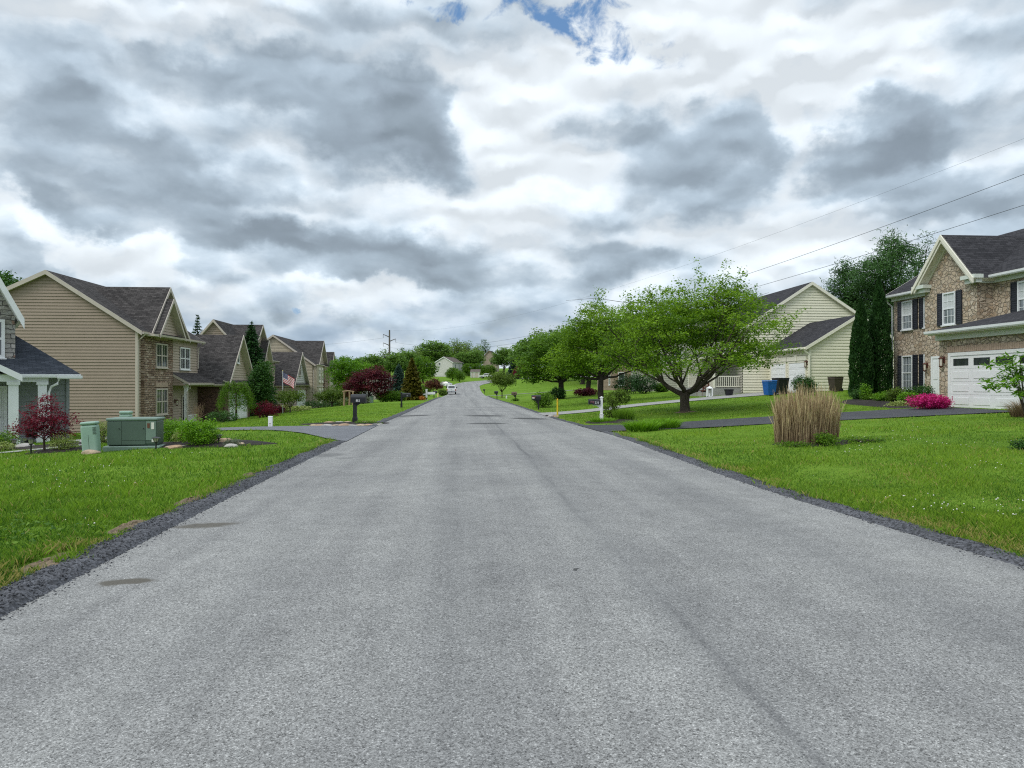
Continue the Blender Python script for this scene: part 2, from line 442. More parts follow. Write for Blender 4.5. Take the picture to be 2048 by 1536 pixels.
# house surfaces
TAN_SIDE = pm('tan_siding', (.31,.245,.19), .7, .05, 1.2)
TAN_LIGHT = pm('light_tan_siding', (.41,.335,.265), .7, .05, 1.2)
TAN_TRIM = pm('tan_trim', (.50,.445,.385), .6, .05, 2)
CREAM_STUCCO = pm('cream_stucco', (.44,.385,.29), .9, .07, 3, .004)
GREY_SHAKE = pm('grey_shake', (.27,.29,.30), .75, .10, 5)
GREEN_SOFFIT = pm('pale_soffit', (.42,.48,.46), .6, .04)
CREAM_SIDE = pm('cream_siding', (.70,.675,.53), .65, .04, 1.2)
CREAM_TRIM = pm('cream_trim', (.74,.71,.60), .6, .04)
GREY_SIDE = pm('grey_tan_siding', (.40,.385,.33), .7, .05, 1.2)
BROWN_SIDE = pm('brown_siding', (.26,.19,.13), .7, .06, 1.2)
WHITE_SIDE = pm('white_siding', (.56,.55,.52), .7, .04, 1.2)
WHITE = pm('white_paint', (.78,.79,.79), .45, .03, 3)
WHITE_VINYL = pm('white_vinyl', (.74,.76,.77), .4, .03, 3)
SHUT = pm('black_shutter', (.016,.018,.026), .5, .15, 5)
DOORGREY = pm('door_taupe', (.30,.28,.24), .5, .06)
DARKDOOR = pm('dark_door', (.02,.019,.018), .4, .1)
ROOF_BROWN = shingle_mat('brown_black_shingles', (.025,.023,.023), (.105,.096,.093))
ROOF_BLUE = shingle_mat('blue_black_shingles', (.016,.021,.029), (.055,.064,.08))
ROOF_BLACK = shingle_mat('charcoal_shingles', (.022,.022,.025), (.066,.064,.07))
ROOF_GREY = shingle_mat('weathered_brown_shingles', (.09,.075,.066), (.20,.17,.15))
STONE_TAN = stone_mat('tan_fieldstone', [(.37,.285,.205),(.54,.45,.345),(.45,.365,.275),(.62,.54,.44),(.48,.37,.26),(.57,.48,.375)], (.43,.36,.285), .27, 1.5, .06, bd=.06)
STONE_BROWN = stone_mat('brown_ledgestone', [(.14,.09,.066),(.34,.25,.19),(.22,.145,.105),(.46,.37,.30),(.28,.17,.12)], (.05,.04,.035), .40, 2.7, .10, True)
STONE_GREY = stone_mat('grey_ledgestone', [(.22,.21,.20),(.42,.41,.39),(.30,.28,.25),(.52,.50,.47),(.30,.20,.16)], (.12,.115,.11), .42, 2.2, .10, True)
STONE_DARK = stone_mat('dark_brown_brick', [(.075,.045,.036),(.17,.10,.078),(.12,.07,.055)], (.05,.042,.038), .22, 2.8, .10, True)
SOLDIER = pm('soldier_brick', (.40,.30,.23), .9, .16, 9, .01)
GLASS = glass_mat('window_glass', (.035,.042,.045))
GLASS_SKY = glass_mat('window_glass_sky_tint', (.17,.20,.22), .1)  # pane colour lightened to stand in for reflected sky
BLIND = pm('white_blind', (.55,.58,.58), .6, .05)
METAL_GREEN = pm('transformer_green', (.078,.118,.093), .45, .08, 2.0, 0, 0, .4)
METAL_GREEN_L = pm('transformer_green_pale', (.165,.235,.195), .5, .08, 2.0)  # paler green of the lid, base and end panel
MINT = pm('pedestal_mint', (.26,.385,.315), .5, .07, 3)
BLACKP = pm('black_plastic', (.014,.015,.018), .4, .2, 6)
BLACKM = pm('black_metal', (.02,.02,.022), .35, .2, 6)
BLUEBIN = pm('blue_bin', (.01,.10,.38), .4, .1, 4)
BROWNBIN = pm('brown_bin', (.06,.045,.035), .5, .1, 4)
YELLOW = pm('yellow_post_paint', (.72,.50,.02), .45, .07, 6)
YELLOWH = pm('hydrant_yellow', (.70,.62,.25), .45, .07, 6)
REDWOOD = pm('red_brown_wood', (.11,.035,.025), .6, .15, 6)
TANWOOD = wood_mat('tan_wood', (.22,.15,.09), (.44,.32,.21))
GALV = pm('weathered_pole_steel', (.12,.105,.09), .6, .12, 2, 0, .3)
WIRE = pm('wire_black', (.035,.037,.04), .6, .1)
ROCK = pm('garden_rock', (.40,.31,.22), .9, .22, 5, .02)
ROCK2 = pm('garden_rock_orange', (.40,.275,.18), .9, .2, 5, .02)
ROCKG = pm('garden_rock_grey', (.38,.36,.33), .9, .18, 5, .02)
CARWHITE = pm('vehicle_white', (.72,.73,.74), .25, .02, 2, 0, 0, .5, .6)
CARDARK = pm('vehicle_dark_trim', (.015,.015,.017), .5, .1)
TYRE = pm('tyre_rubber', (.012,.012,.013), .8, .2, 9)
CHROME = pm('chrome_bumper', (.45,.46,.48), .25, .05, 3, 0, .8)
TAIL = pm('tail_lamp', (.28,.01,.012), .25, .08)
LAMPGLASS = glass_mat('lamp_glass', (.45,.42,.36), .15)
FLAGR = pm('flag_red', (.50,.02,.035), .8, .06); FLAGW = pm('flag_white', (.78,.77,.75), .8, .04); FLAGB = pm('flag_blue', (.02,.03,.12), .8, .06)
NUMW = pm('number_white', (.8,.8,.8), .5, .03); SCRIPTR = pm('script_red', (.45,.03,.05), .5, .05)
LABELP = pm('label_paper', (.70,.69,.63), .6, .05); LABELB = pm('label_brown', (.14,.055,.03), .6, .1)
FLOWERO = pm('orange_petal', (.75,.25,.05), .7, .15)
# ------------------------------------------------------------------ the setting
def grid_mesh(name, Xg, Yg, Zg, mat, kind='structure', smooth=True):
    r, c = Xg.shape
    v = np.stack([Xg, Yg, Zg], -1).reshape(-1, 3)
    i = np.arange(r*c).reshape(r, c)
    f = np.stack([i[:-1, :-1], i[:-1, 1:], i[1:, 1:], i[1:, :-1]], -1).reshape(-1, 4)
    o = np_mesh(name, v, f, mat, smooth=smooth)
    o['kind'] = kind
    return o

rows = np.concatenate([np.arange(-60, 0, 4), np.arange(0, 40, .5), np.arange(40, 120, 1), np.arange(120, 300, 3), np.arange(300, 700, 25), np.arange(700, 3001, 230)])
offs = np.array([0, .10, .25, .4, .6, .8, 1, 1.5, 2, 3, 4, 5, 6, 7, 8, 9, 10, 11, 12, 13, 14, 15, 16, 17, 18, 19, 20, 22, 25, 28, 32, 36, 40, 45, 50, 60, 80, 120, 200, 400, 900, 2000.])
Lr = Lx(rows)[:, None]; Rr = Rx(rows)[:, None]
mid = np.array([.03, .25, .5, .75, .97])[None, :]
Xg = np.concatenate([(Lr - offs[None, ::-1]), Lr + (Rr-Lr)*mid, Rr + offs[None, :]], 1)
Yg = np.repeat(rows[:, None], Xg.shape[1], 1)
Zg = terr(Xg, Yg)
nl = len(offs)
sunk = .10*(1-sst(rows, 195, 210))
Zg[:, nl:nl+5] -= sunk[:, None]
fadeN = np.exp(-((Yg-8)/40)**2)
Zg += fadeN*.018*np.sin(Xg*1.9+np.sin(Yg*1.3))*np.sin(Yg*1.6+1.0)*(np.maximum(Lr-Xg, Xg-Rr) > .7)
grid_mesh('ground', Xg, Yg, Zg, LAWN)

# road: straight run, then the bend to the right at the foot of the hill
ry = np.concatenate([np.arange(-50, 0, 3), np.arange(0, 60, .5), np.arange(60, 205, 2.0)])
le = [(Lx(y), y) for y in ry]; re = [(Rx(y), y) for y in ry]
bl = [(-17.1, 207), (-17.3, 218), (-17.0, 230), (-15.4, 243), (-12.6, 254), (-8.5, 263), (-2, 271), (6, 277), (20, 283), (60, 292), (140, 300)]
br = [(-9.0, 207), (-9.1, 213), (-8.7, 221), (-7.8, 229), (-5.8, 237), (-2.6, 244.5), (2.5, 251), (9, 257), (22, 264), (62, 272), (142, 280)]
def dens(pl, k=6):
    out = []
    for a, b in zip(pl[:-1], pl[1:]):
        for j in range(k): out.append((a[0]+(b[0]-a[0])*j/k, a[1]+(b[1]-a[1])*j/k))
    return out + [pl[-1]]
le = np.array(le + dens(bl)); re = np.array(re + dens(br))
s = np.linspace(0, 1, 17)[None, :]
RXg = le[:, :1]*(1-s) + re[:, :1]*s; RYg = le[:, 1:]*(1-s) + re[:, 1:]*s
RZg = terr(RXg, RYg) + .012 + .07*(1-(2*s-1)**2) + .10*sst(RYg, 200, 240)
grid_mesh('road', RXg, RYg, RZg, ROAD)

LMOUTH = (21.6, 29.3); RM1 = (26.2, 30.2); RM2 = (41.5, 45.2)
def kerb(side, y0, y1, w=.34, h=.05):
    yy = []; y = y0
    while y < y1:
        yy.append(y); y += .022 if y < 9 else .045 if y < 16 else .12 if y < 30 else .5
    yy = np.array(yy + [y1])
    prof = np.array([(-.03, .0), (.02, .03), (.05, .055), (.09, .07), (.13, .078), (.17, .083), (.21, .083), (.25, .08), (.29, .074), (.33, .066), (.37, .056), (.41, .045), (.45, .03), (.5, .0)])
    X0 = (Lx(yy) if side < 0 else Rx(yy))[:, None]
    fac = np.ones(len(yy))
    fac *= sst(yy, y0-.6, y0+.9)*1.0 * (1-sst(yy, y1-.9, y1+.6))
    wob = 1 + .10*np.sin(yy*2.3+side) + .09*np.sin(yy*5.1+1) + .08*np.sin(yy*11.3+side*2)
    off = prof[None, :, 0]*(w/.42)*wob[:, None]
    X = X0 + side*off
    Y = np.repeat(yy[:, None], len(prof), 1)
    Z = terr(X0, yy[:, None]) + .012 + prof[None, :, 1]*(h/.083)*fac[:, None]
    sh = X.shape
    Z = Z + rng.normal(0, .0055, sh); X = X + rng.normal(0, .007, sh)
    o = grid_mesh('kerb', X, Y, Z, BERM, smooth=False)
    return o
kerb(-1, -20, 4.0); kerb(-1, 4.0, LMOUTH[0]); kerb(-1, LMOUTH[1], 125, .36, .045)
kerb(1, -20, 4.0, .30, .035); kerb(1, 4.0, RM1[0], .30, .035); kerb(1, RM1[1], RM2[0], .26, .03); kerb(1, RM2[1], 140, .26, .03)

def drape(name, A, B, mat, dz=.02, n=10, m=6, kind='structure'):
    """sheet draped on the ground between two polylines"""
    def res(pl, k):
        pl = np.array(pl, float); d = np.r_[0, np.cumsum(np.hypot(*np.diff(pl, axis=0).T))]
        t = np.linspace(0, d[-1], k); return np.stack([np.interp(t, d, pl[:, 0]), np.interp(t, d, pl[:, 1])], 1)
    a = res(A, n); b = res(B, n); q = np.linspace(0, 1, m)[None, :, None]
    XY = a[:, None, :]*(1-q) + b[:, None, :]*q
    X = XY[..., 0]; Y = XY[..., 1]; Z = terr(X, Y) + dz
    o = grid_mesh(name, X, Y, Z, mat, kind)
    return o, np.concatenate([a, b[::-1]])
EXCL = []
def dr(*a, **k):
    o, pg = drape(*a, **k); EXCL.append(pg); return o
dr('driveway', [(Lx(21.3)+.05, 21.3), (-5.6, 22.6), (-7.0, 25.2), (-8.4, 27.0), (-10.2, 28.1), (-13, 28.8), (-17, 29.2)],
   [(Lx(29.6)+.05, 29.6), (-6.6, 29.9), (-7.8, 29.9), (-9, 30.1), (-10.5, 30.4), (-13, 31.2), (-17, 32)], DRIVE_GREY, .03, 30, 14)
dr('driveway', [(Rx(25.9)-.05, 25.9), (4.2, 26.2), (7, 26.2), (10, 26.2), (14, 26.4), (17.9, 26.4)],
   [(Rx(30.4)-.05, 30.4), (4.2, 29.9), (7, 29.9), (10, 30.3), (14, 31), (18.0, 31.6)], DRIVE_DARK, .03, 40, 14)
dr('driveway', [(Rx(41.2)-.05, 41.2), (3.2, 42.6), (8, 46.6), (12, 49.2), (15.5, 50.4), (19.5, 50.9)],
   [(Rx(45.4)-.05, 45.4), (3.2, 46.2), (8, 50.2), (12, 53.0), (15.5, 55.2), (19.2, 56.6)], CONCRETE, .03, 40, 14)
dr('driveway', [(Rx(136)-.05, 136), (1, 137.5), (14, 141)], [(Rx(140)-.05, 140), (1, 141.2), (14, 144.5)], CONCRETE, .06, 14, 5)
dr('path', [(-18.5, 21.6), (-15.4, 21.9), (-13.3, 23.0), (-12.9, 24.6), (-14.5, 27.5), (-16.2, 29.6)],
   [(-18.5, 22.7), (-15.7, 22.9), (-14.3, 23.7), (-14.1, 24.8), (-15.6, 27.0), (-17.4, 29.2)], CONCRETE, .035, 24, 4)

def bed(name, cx, cy, rx, ry, mat, dz=.05, n=26, rot=0):
    th = np.linspace(0, 2*np.pi, n, endpoint=False)
    k = 1 + .10*np.sin(3*th+cx) + .06*np.sin(5*th+cy)
    rad = np.array([0.02, .35, .65, .88, 1.0, 1.06])
    hz = np.array([dz+.05, dz+.05, dz+.035, dz+.02, dz, -.03])
    ux = np.cos(th)*k*rx; uy = np.sin(th)*k*ry
    X = cx + rad[:, None]*(ux*math.cos(rot)-uy*math.sin(rot)); Y = cy + rad[:, None]*(ux*math.sin(rot)+uy*math.cos(rot))
    X = np.c_[X, X[:, :1]]; Y = np.c_[Y, Y[:, :1]]
    Z = terr(X, Y) + hz[:, None] + rng.normal(0, .008, X.shape); Z[:, -1] = Z[:, 0]
    o = grid_mesh(name, X, Y, Z, mat, 'structure', smooth=False)
    EXCL.append(np.stack([X[4, :-1], Y[4, :-1]], 1))
    return o
bed('mulch_bed', -8.9, 20.9, 2.3, 1.0, MULCH, .03)
bed('mulch_bed', -12.6, 21.0, 1.0, .65, MULCH, .03)
bed('mulch_bed', -15.6, 25.1, 2.6, 1.1, MULCH, .02, rot=-.35)
bed('mulch_bed', -6.95, 31.6, 1.75, 1.15, MULCH, .03, rot=.1)
bed('mulch_bed', 4.4, 32.6, 1.15, 1.5, MULCH, .02)
bed('mulch_bed', 18.2, 36.8, 1.5, 4.4, MULCH, .03, rot=-.25)
bed('mulch_bed', 7.55, 18.9, 1.0, .75, MULCH, .0)
bed('mulch_bed', 8.65, 37.5, .55, .5, SOIL, .0)
for y_, rx_, ry_ in ((5.6, .10, .30), (6.9, .20, .55), (8.7, .16, .5), (10.6, .12, .6), (13.5, .12, .5)):
    bed('bare_soil', Lx(y_)-.50, y_, rx_, ry_, SOIL, -.02, rot=.07)

# ------------------------------------------------------------------ grass, clover, gravel (stuff)
def inside(px, py, pg):
    c = np.zeros(len(px), bool); j = len(pg)-1
    for i in range(len(pg)):
        xi, yi = pg[i]; xj, yj = pg[j]
        cond = ((yi > py) != (yj > py)) & (px < (xj-xi)*(py-yi)/(yj-yi+1e-12)+xi)
        c ^= cond; j = i
    return c
def lawn_points(n, side, y0, y1, power, gap, wmax=26):
    u = rng.random(n); a = 1-power
    Y = (y0**a + u*(y1**a - y0**a))**(1/a)
    if side < 0:
        e = Lx(Y)-gap; lo = -np.minimum(.78*Y+2.5, wmax+4); X = lo + (e-lo)*rng.random(n); ok = lo < e
    else:
        e = Rx(Y)+gap; hi = np.minimum(.78*Y+2.5, wmax); X = e + (hi-e)*rng.random(n); ok = hi > e
    keep = ok.copy()
    for pg in EXCL:
        bb = (X > pg[:, 0].min()) & (X < pg[:, 0].max()) & (Y > pg[:, 1].min()) & (Y < pg[:, 1].max())
        idx = np.where(bb)[0]
        if len(idx): keep[idx[inside(X[idx], Y[idx], pg)]] = False
    return X[keep], Y[keep]
def vnoise(X, Y, s, seed):
    r = np.random.default_rng(seed); v = np.zeros_like(X)
    for _ in range(7):
        kx, ky = r.normal(0, 1, 2)*s; ph = r.random()*6.28
        v += np.sin(kx*X + ky*Y + ph)
    return v/3.0
def blades(name, X, Y, hgt, wid, mat, straw=.03, seed=1, kerbdry=True, label=None):
    n = len(X); r = np.random.default_rng(seed)
    cl = vnoise(X, Y, 2.2, seed+3)
    h = hgt*(.5 + .8*r.random(n))*(1+.45*np.clip(cl, -1, 1.3)); w = wid*(.6+.8*r.random(n))
    az = r.random(n)*2*np.pi; lean = r.normal(0, .45, n)
    dx = np.cos(az); dy = np.sin(az); la = r.random(n)*2*np.pi
    ox = np.cos(la)*np.abs(lean)*h; oy = np.sin(la)*np.abs(lean)*h
    Z = terr(X, Y) - .01
    b1 = np.stack([X-dx*w/2, Y-dy*w/2, Z], 1); b2 = np.stack([X+dx*w/2, Y+dy*w/2, Z], 1)
    m2 = np.stack([X+dx*w*.4+ox*.35, Y+dy*w*.4+oy*.35, Z+h*.6], 1); t = np.stack([X+ox, Y+oy, Z+h], 1)
    V = np.stack([b1, b2, m2, t], 1).reshape(-1, 3)
    Fa = np.arange(n*4).reshape(n, 4)
    tint = np.clip(.40 + .17*cl + .17*vnoise(X, Y, .5, seed+9) + .08*vnoise(X, Y, 6., seed+4) + r.normal(0, .2, n), 0, .79)
    dd = np.minimum(np.abs(Lx(Y)-X), np.abs(X-Rx(Y)))
    dry = straw + (.5*np.exp(-((dd-.5)/.25)**2)*(vnoise(X, Y, 1.2, seed+5) > .1) if kerbdry else 0) + .10*(vnoise(X, Y, .9, seed+6) > .7)
    tint[r.random(n) < dry] = .97
    o = np_mesh(name, V, Fa, mat, tint)
    o['kind'] = 'stuff'
    return o
X1, Y1 = lawn_points(190000, -1, 4.3, 30, 1.9, .35)
blades('grass', X1, Y1, .076, np.clip(.0045*Y1/6, .0045, .016), GRASSB, seed=11)
X2, Y2 = lawn_points(210000, 1, 5.5, 34, 1.75, .30)
blades('grass', X2, Y2, .058, np.clip(.0045*Y2/6, .0045, .018), GRASSR, seed=21)
X3, Y3 = lawn_points(60000, -1, 28, 75, 1.5, .5, 22); X4, Y4 = lawn_points(60000, 1, 32, 75, 1.5, .4, 22)
blades('grass', np.r_[X3, X4], np.r_[Y3, Y4], .05, np.full(len(X3)+len(X4), .03), GRASSR, seed=31, straw=.01)
# taller fringe hanging over the kerb
yf = 4.2 + 26*rng.random(12000)**1.6
for sd, e, gap in ((-1, Lx, .33), (1, Rx, .25)):
    k = vnoise(yf, yf*0, 3.0, 44+sd) > .0
    k &= ~((yf > LMOUTH[0]-.3) & (yf < LMOUTH[1]+.3)) if sd < 0 else ~((yf > RM1[0]-.3) & (yf < RM1[1]+.3))
    yy = yf[k]; xx = e(yy) + sd*(gap + rng.normal(.02, .09, len(yy)))
    blades('grass', xx, yy, .085, np.full(len(yy), .006), GRASSB, straw=.12, seed=51+sd, kerbdry=False)
# broad leaved weeds in the near verge
def leaf_quads(C, A, B, size, asp, fold, r):
    """C centres, A long axis, B side axis (unit) -> verts, faces"""
    n = len(C); N = np.cross(A, B)
    s = size[:, None]
    p0 = C - A*s*.5; p2 = C + A*s*.5
    p1 = C + B*s*asp*.5 + N*s*fold; p3 = C - B*s*asp*.5 + N*s*fold
    V = np.stack([p0, p1, p2, p3], 1).reshape(-1, 3)
    return V, np.arange(n*4).reshape(n, 4)
def unit(a): return a/np.maximum(np.linalg.norm(a, axis=1, keepdims=True), 1e-9)
def rand_leaves(name, C, size, mat, tint, parent=None, up=.6, asp=.62, fold=.10, r=rng):
    n = len(C)
    A = r.normal(0, 1, (n, 3)); A[:, 2] *= (1-up); A = unit(A)
    U = r.normal(0, 1, (n, 3))*.55 + np.array([0, 0, 1.0])*up*1.4
    B = unit(np.cross(unit(U), A))
    V, Fa = leaf_quads(C, A, B, size, asp, -fold, r)
    return np_mesh(name, V, Fa, mat, tint, parent)
Xw, Yw = lawn_points(5200, -1, 4.4, 13, 1.6, .45, 9)
kw = vnoise(Xw, Yw, 1.1, 77) > .25
Xw = Xw[kw]; Yw = Yw[kw]; nw = len(Xw)
Cw = np.stack([Xw, Yw, terr(Xw, Yw)+.03+.035*rng.random(nw)], 1)
o = rand_leaves('weeds', Cw, .035+.05*rng.random(nw)**2, GRASSB, rng.random(nw)*.55, None, .75, .55); o['kind'] = 'stuff'
# clover heads
def heads(n, side, y0, y1, seed, thr):
    X, Y = lawn_points(n, side, y0, y1, 1.3, .8, 16)
    k = vnoise(X, Y, .8, seed) > thr; X = X[k]; Y = Y[k]
    mb = []; fs = []
    ico = bmesh.new(); bmesh.ops.create_icosphere(ico, subdivisions=1, radius=1)
    iv = np.array([v.co for v in ico.verts]); fi = np.array([[v.index for v in f.verts] for f in ico.faces]); ico.free()
    rr = .006+.005*rng.random(len(X)); Z = terr(X, Y)+.05+.03*rng.random(len(X))
    V = (np.stack([X, Y, Z], 1)[:, None, :] + iv[None]*rr[:, None, None]).reshape(-1, 3)
    Fa = (fi[None] + np.arange(len(X))[:, None, None]*len(iv)).reshape(-1, 3)
    return V, Fa
Va, Fa_ = heads(520, -1, 5, 20, 5, .45); Vb, Fb_ = heads(900, 1, 7, 22, 8, .35)
o = np_mesh('clover', np.r_[Va, Vb], np.r_[Fa_, Fb_+len(Va)], CLOVER); o['kind'] = 'stuff'
# loose stones on the kerbs and the edge of the road
def stones(n):
    yy = 3.8 + 16*rng.random(n)**1.7; sd = np.where(rng.random(n) < .6, -1, 1)
    off = np.where(rng.random(n) < .82, rng.random(n)*.36, -np.abs(rng.normal(0, .12, n)))
    xx = np.where(sd < 0, Lx(yy)-off, Rx(yy)+off*.85)
    e = np.where(sd < 0, Lx(yy), Rx(yy))
    oo = np.abs(xx-e)
    prof = np.where(off > 0, np.interp(oo, [0, .05, .13, .21, .33, .45], [0, .036, .05, .053, .04, .017])*np.where(sd < 0, 1, .66), 0.0)
    zz = terr(e, yy) + .013 + prof + .002
    r = .004 + .009*rng.random(n)**2
    ov = np.array([(1,0,0),(-1,0,0),(0,1,0),(0,-1,0),(0,0,1),(0,0,-1)], float)
    of = np.array([(0,2,4),(2,1,4),(1,3,4),(3,0,4),(2,0,5),(1,2,5),(3,1,5),(0,3,5)])
    V = ov[None]*(r[:, None]*(.6+.8*rng.random((n, 3))))[:, None, :]
    a = rng.random(n)*6.28; ca, sa = np.cos(a)[:, None], np.sin(a)[:, None]
    V = np.stack([V[..., 0]*ca - V[..., 1]*sa, V[..., 0]*sa + V[..., 1]*ca, V[..., 2]*.8], -1) + np.stack([xx, yy, zz], 1)[:, None, :]
    return np_mesh('gravel', V.reshape(-1, 3), (of[None] + np.arange(n)[:, None, None]*6).reshape(-1, 3), BERM)
o = stones(9000); o['kind'] = 'stuff'
# ------------------------------------------------------------------ house kit
def clip_z(poly, z0, z1):
    """clip a convex polygon of (u, z) to z0..z1"""
    def half(p, zc, keep_above):
        out = []
        for i in range(len(p)):
            a = p[i]; b = p[(i+1) % len(p)]
            ia = (a[1] >= zc) if keep_above else (a[1] <= zc); ib = (b[1] >= zc) if keep_above else (b[1] <= zc)
            if ia: out.append(a)
            if ia != ib:
                t = (zc-a[1])/(b[1]-a[1]); out.append((a[0]+(b[0]-a[0])*t, zc))
        return out
    p = half(poly, z0, True)
    return half(p, z1, False) if len(p) > 2 else []

FACE = {'+x': ((0,1,0), (1,0,0), math.pi/2), '-x': ((0,-1,0), (-1,0,0), -math.pi/2), '-y': ((1,0,0), (0,-1,0), 0.0), '+y': ((-1,0,0), (0,1,0), math.pi)}
_wincache = {}
class House:
    """local frame: x to the right of the street, y forward along it, z up from the ground at the house"""
    def __init__(s, name, label, X, Y, zb, rz=TH, cat='house'):
        s.root = empty(name, (X, Y, zb), rz, label, cat)
        s.W = {}; s.R = {}; s.T = {}; s.TL = []
    def wmb(s, mat): return s.W.setdefault(mat.name, (MB(), mat))[0]
    def siding(s, mat, face, at, poly, e=.2, lap=.035):
        """lapped boards: poly = (u, z) with u the world-like coordinate along the wall; at = coordinate of the wall plane"""
        ud, nv, _ = FACE[face]; ud = Vector(ud); nv = Vector(nv); mb = s.wmb(mat)
        sg = 1 if (ud.x + ud.y) > 0 else -1
        pu = [(p[0]*sg, p[1]) for p in poly]
        area = sum(pu[i][0]*pu[(i+1) % len(pu)][1] - pu[(i+1) % len(pu)][0]*pu[i][1] for i in range(len(pu)))
        if area < 0: pu = pu[::-1]
        base = nv*(at if (nv.x + nv.y) > 0 else -at)
        zs = min(p[1] for p in pu); ze = max(p[1] for p in pu)
        k = 0
        while zs + k*e < ze - 1e-4:
            z0 = zs + k*e; z1 = min(z0+e, ze)
            c = clip_z(pu, z0, z1); k += 1
            if len(c) < 3: continue
            pts = [base + ud*u + Vector((0,0,z)) + nv*(lap*(1-(z-z0)/e)) for u, z in c]
            mb.poly(pts)
            lo = [u for u, z in c if abs(z-z0) < 1e-6]
            if len(lo) >= 2:
                a, b = min(lo), max(lo)
                q = [base + ud*a + Vector((0,0,z0)), base + ud*b + Vector((0,0,z0))]
                mb.poly([q[0], q[1], q[1]+nv*lap, q[0]+nv*lap])
    def flat(s, mat, face, at, poly, th=.0):
        ud, nv, _ = FACE[face]; ud = Vector(ud); nv = Vector(nv); mb = s.wmb(mat)
        sg = 1 if (ud.x + ud.y) > 0 else -1
        base = nv*(at if (nv.x + nv.y) > 0 else -at)
        pts = [base + ud*(u*sg) + Vector((0,0,z)) for u, z in poly]
        n = (pts[1]-pts[0]).cross(pts[2]-pts[0])
        if n.dot(nv) < 0: pts = pts[::-1]
        if th: mb.prism([p for p in pts], nv*th)
        else: mb.poly(pts)
    def block(s, mat, x0, x1, y0, y1, z0, z1, lap=True, e=.2, faces=('+x', '-x', '-y', '+y'), d=.035):
        for f in faces:
            at = {'+x': x1, '-x': x0, '-y': y0, '+y': y1}[f]
            a, b = (y0, y1) if f[1] == 'x' else (x0, x1)
            poly = [(a, z0), (b, z0), (b, z1), (a, z1)]
            if lap: s.siding(mat, f, at, poly, e, d)
            else: s.flat(mat, f, at, poly)
    def rmb(s, key='roof'): return s.R.setdefault(key, MB())
    def tmb(s, key='trim'): return s.T.setdefault(key, MB())
    def piece(s, key):
        m = MB(); s.TL.append((key, m)); return m
    def gable(s, axis, c, zr, lo, zlo, hi, zhi, a, b, th=.2, over=.35, key='roof'):
        """two roof slabs; ridge along `axis` at cross coordinate c, eaves at lo / hi, from a to b"""
        for e, ze in ((lo, zlo), (hi, zhi)):
            d = 1 if e > c else -1
            sl = (zr-ze)/abs(c-e)
            ee = e + d*over; zz = ze - sl*over
            if axis == 'y': q = [(c, a, zr+th), (c, b, zr+th), (ee, b, zz+th), (ee, a, zz+th)]
            else: q = [(a, c, zr+th), (b, c, zr+th), (b, ee, zz+th), (a, ee, zz+th)]
            s.rmb(key).slab(q, th)
    def slab(s, pts, th=.18, key='roof'): s.rmb(key).slab(pts, th)
    def gutter(s, pts, r=.07):
        p = [Vector(q) for q in pts]
        d = (p[1]-p[0]).normalized(); side = d.cross(Vector((0,0,1)))
        mb = s.piece('gutter')
        a, b = p
        prof = [(-r, r), (-r, -r*.4), (-r*.5, -r), (r*.5, -r), (r, -r*.3), (r*1.1, r), (r*.8, r), (r*.65, -r*.2), (0, -r*.6), (-r*.7, 0)]
        mb.prism([a + side*u + Vector((0,0,v)) for u, v in prof], b-a)
    def downspout(s, pts, r=.045):
        s.piece('downspout').tube(pts, r, 6)
    def frame_tf(s, o, face, u, z, at):
        ud, nv, rz = FACE[face]
        if face[1] == 'x': o.location = (at, u, z)
        else: o.location = (u, at, z)
        o.rotation_euler = (0, 0, rz); o.parent = s.root
    def window(s, face, u, z, at, w, h, style='double', fr=None, glass=None, cols=1, rows=2, sill=True, fw=.07, dep=.07, grid=(0, 0), head=None, blind=0.0):
        """u = centre along the wall, z = bottom"""
        fr = fr or TAN_TRIM; glass = glass or GLASS
        key = (round(w, 2), round(h, 2), style, fr.name, glass.name, cols, rows, fw, dep, grid, blind)
        if key not in _wincache:
            m = MB()
            def bar(x0, x1, z0, z1, d0, d1): m.box(x0, x1, -d1, -d0, z0, z1)
            bar(-w/2, -w/2+fw, 0, h, 0, dep); bar(w/2-fw, w/2, 0, h, 0, dep)
            bar(-w/2+fw, w/2-fw, h-fw, h, 0, dep); bar(-w/2+fw, w/2-fw, 0, fw, 0, dep)
            for c in range(1, cols):
                x = -w/2 + w*c/cols; bar(x-fw*.6, x+fw*.6, fw, h-fw, .012, dep*.9)
            ww = (w - fw*2)/cols
            for r in range(1, rows):
                z_ = h*r/rows
                for c in range(cols):
                    xa = -w/2+fw + c*ww + (fw*.6 if c else 0); xb = -w/2+fw + (c+1)*ww - (fw*.6 if c < cols-1 else 0)
                    bar(xa, xb, z_-fw*.4, z_+fw*.4, .012, dep*.7)
            gx, gz = grid
            for c in range(cols):
                for g in range(1, gx):
                    x = -w/2+fw + c*ww + ww*g/gx; bar(x-.012, x+.012, fw, h-fw, .014, .032)
            for g in range(1, gz):
                z_ = fw + (h-2*fw)*g/gz; bar(-w/2+fw, w/2-fw, z_-.012, z_+.012, .015, .030)
            if sill: m.box(-w/2-.06, w/2+.06, -dep-.05, 0, -.06, -.002)
            p = MB(); p.box(-w/2+fw*.9, w/2-fw*.9, -.010, .0, fw*.9, h-fw*.9)
            bl = None
            if blind: bl = MB(); bl.box(-w/2+fw, w/2-fw, -.013, -.0105, h*(1-blind), h-fw)
            f = m.build('window', fr, link=False); g = p.build('pane', glass, link=False)
            b_ = bl.build('blind', BLIND, link=False) if bl else None
            _wincache[key] = (f, g, b_)
        f, g, b_ = _wincache[key]
        fo = f.copy(); COL.objects.link(fo); s.frame_tf(fo, face, u, z, at)
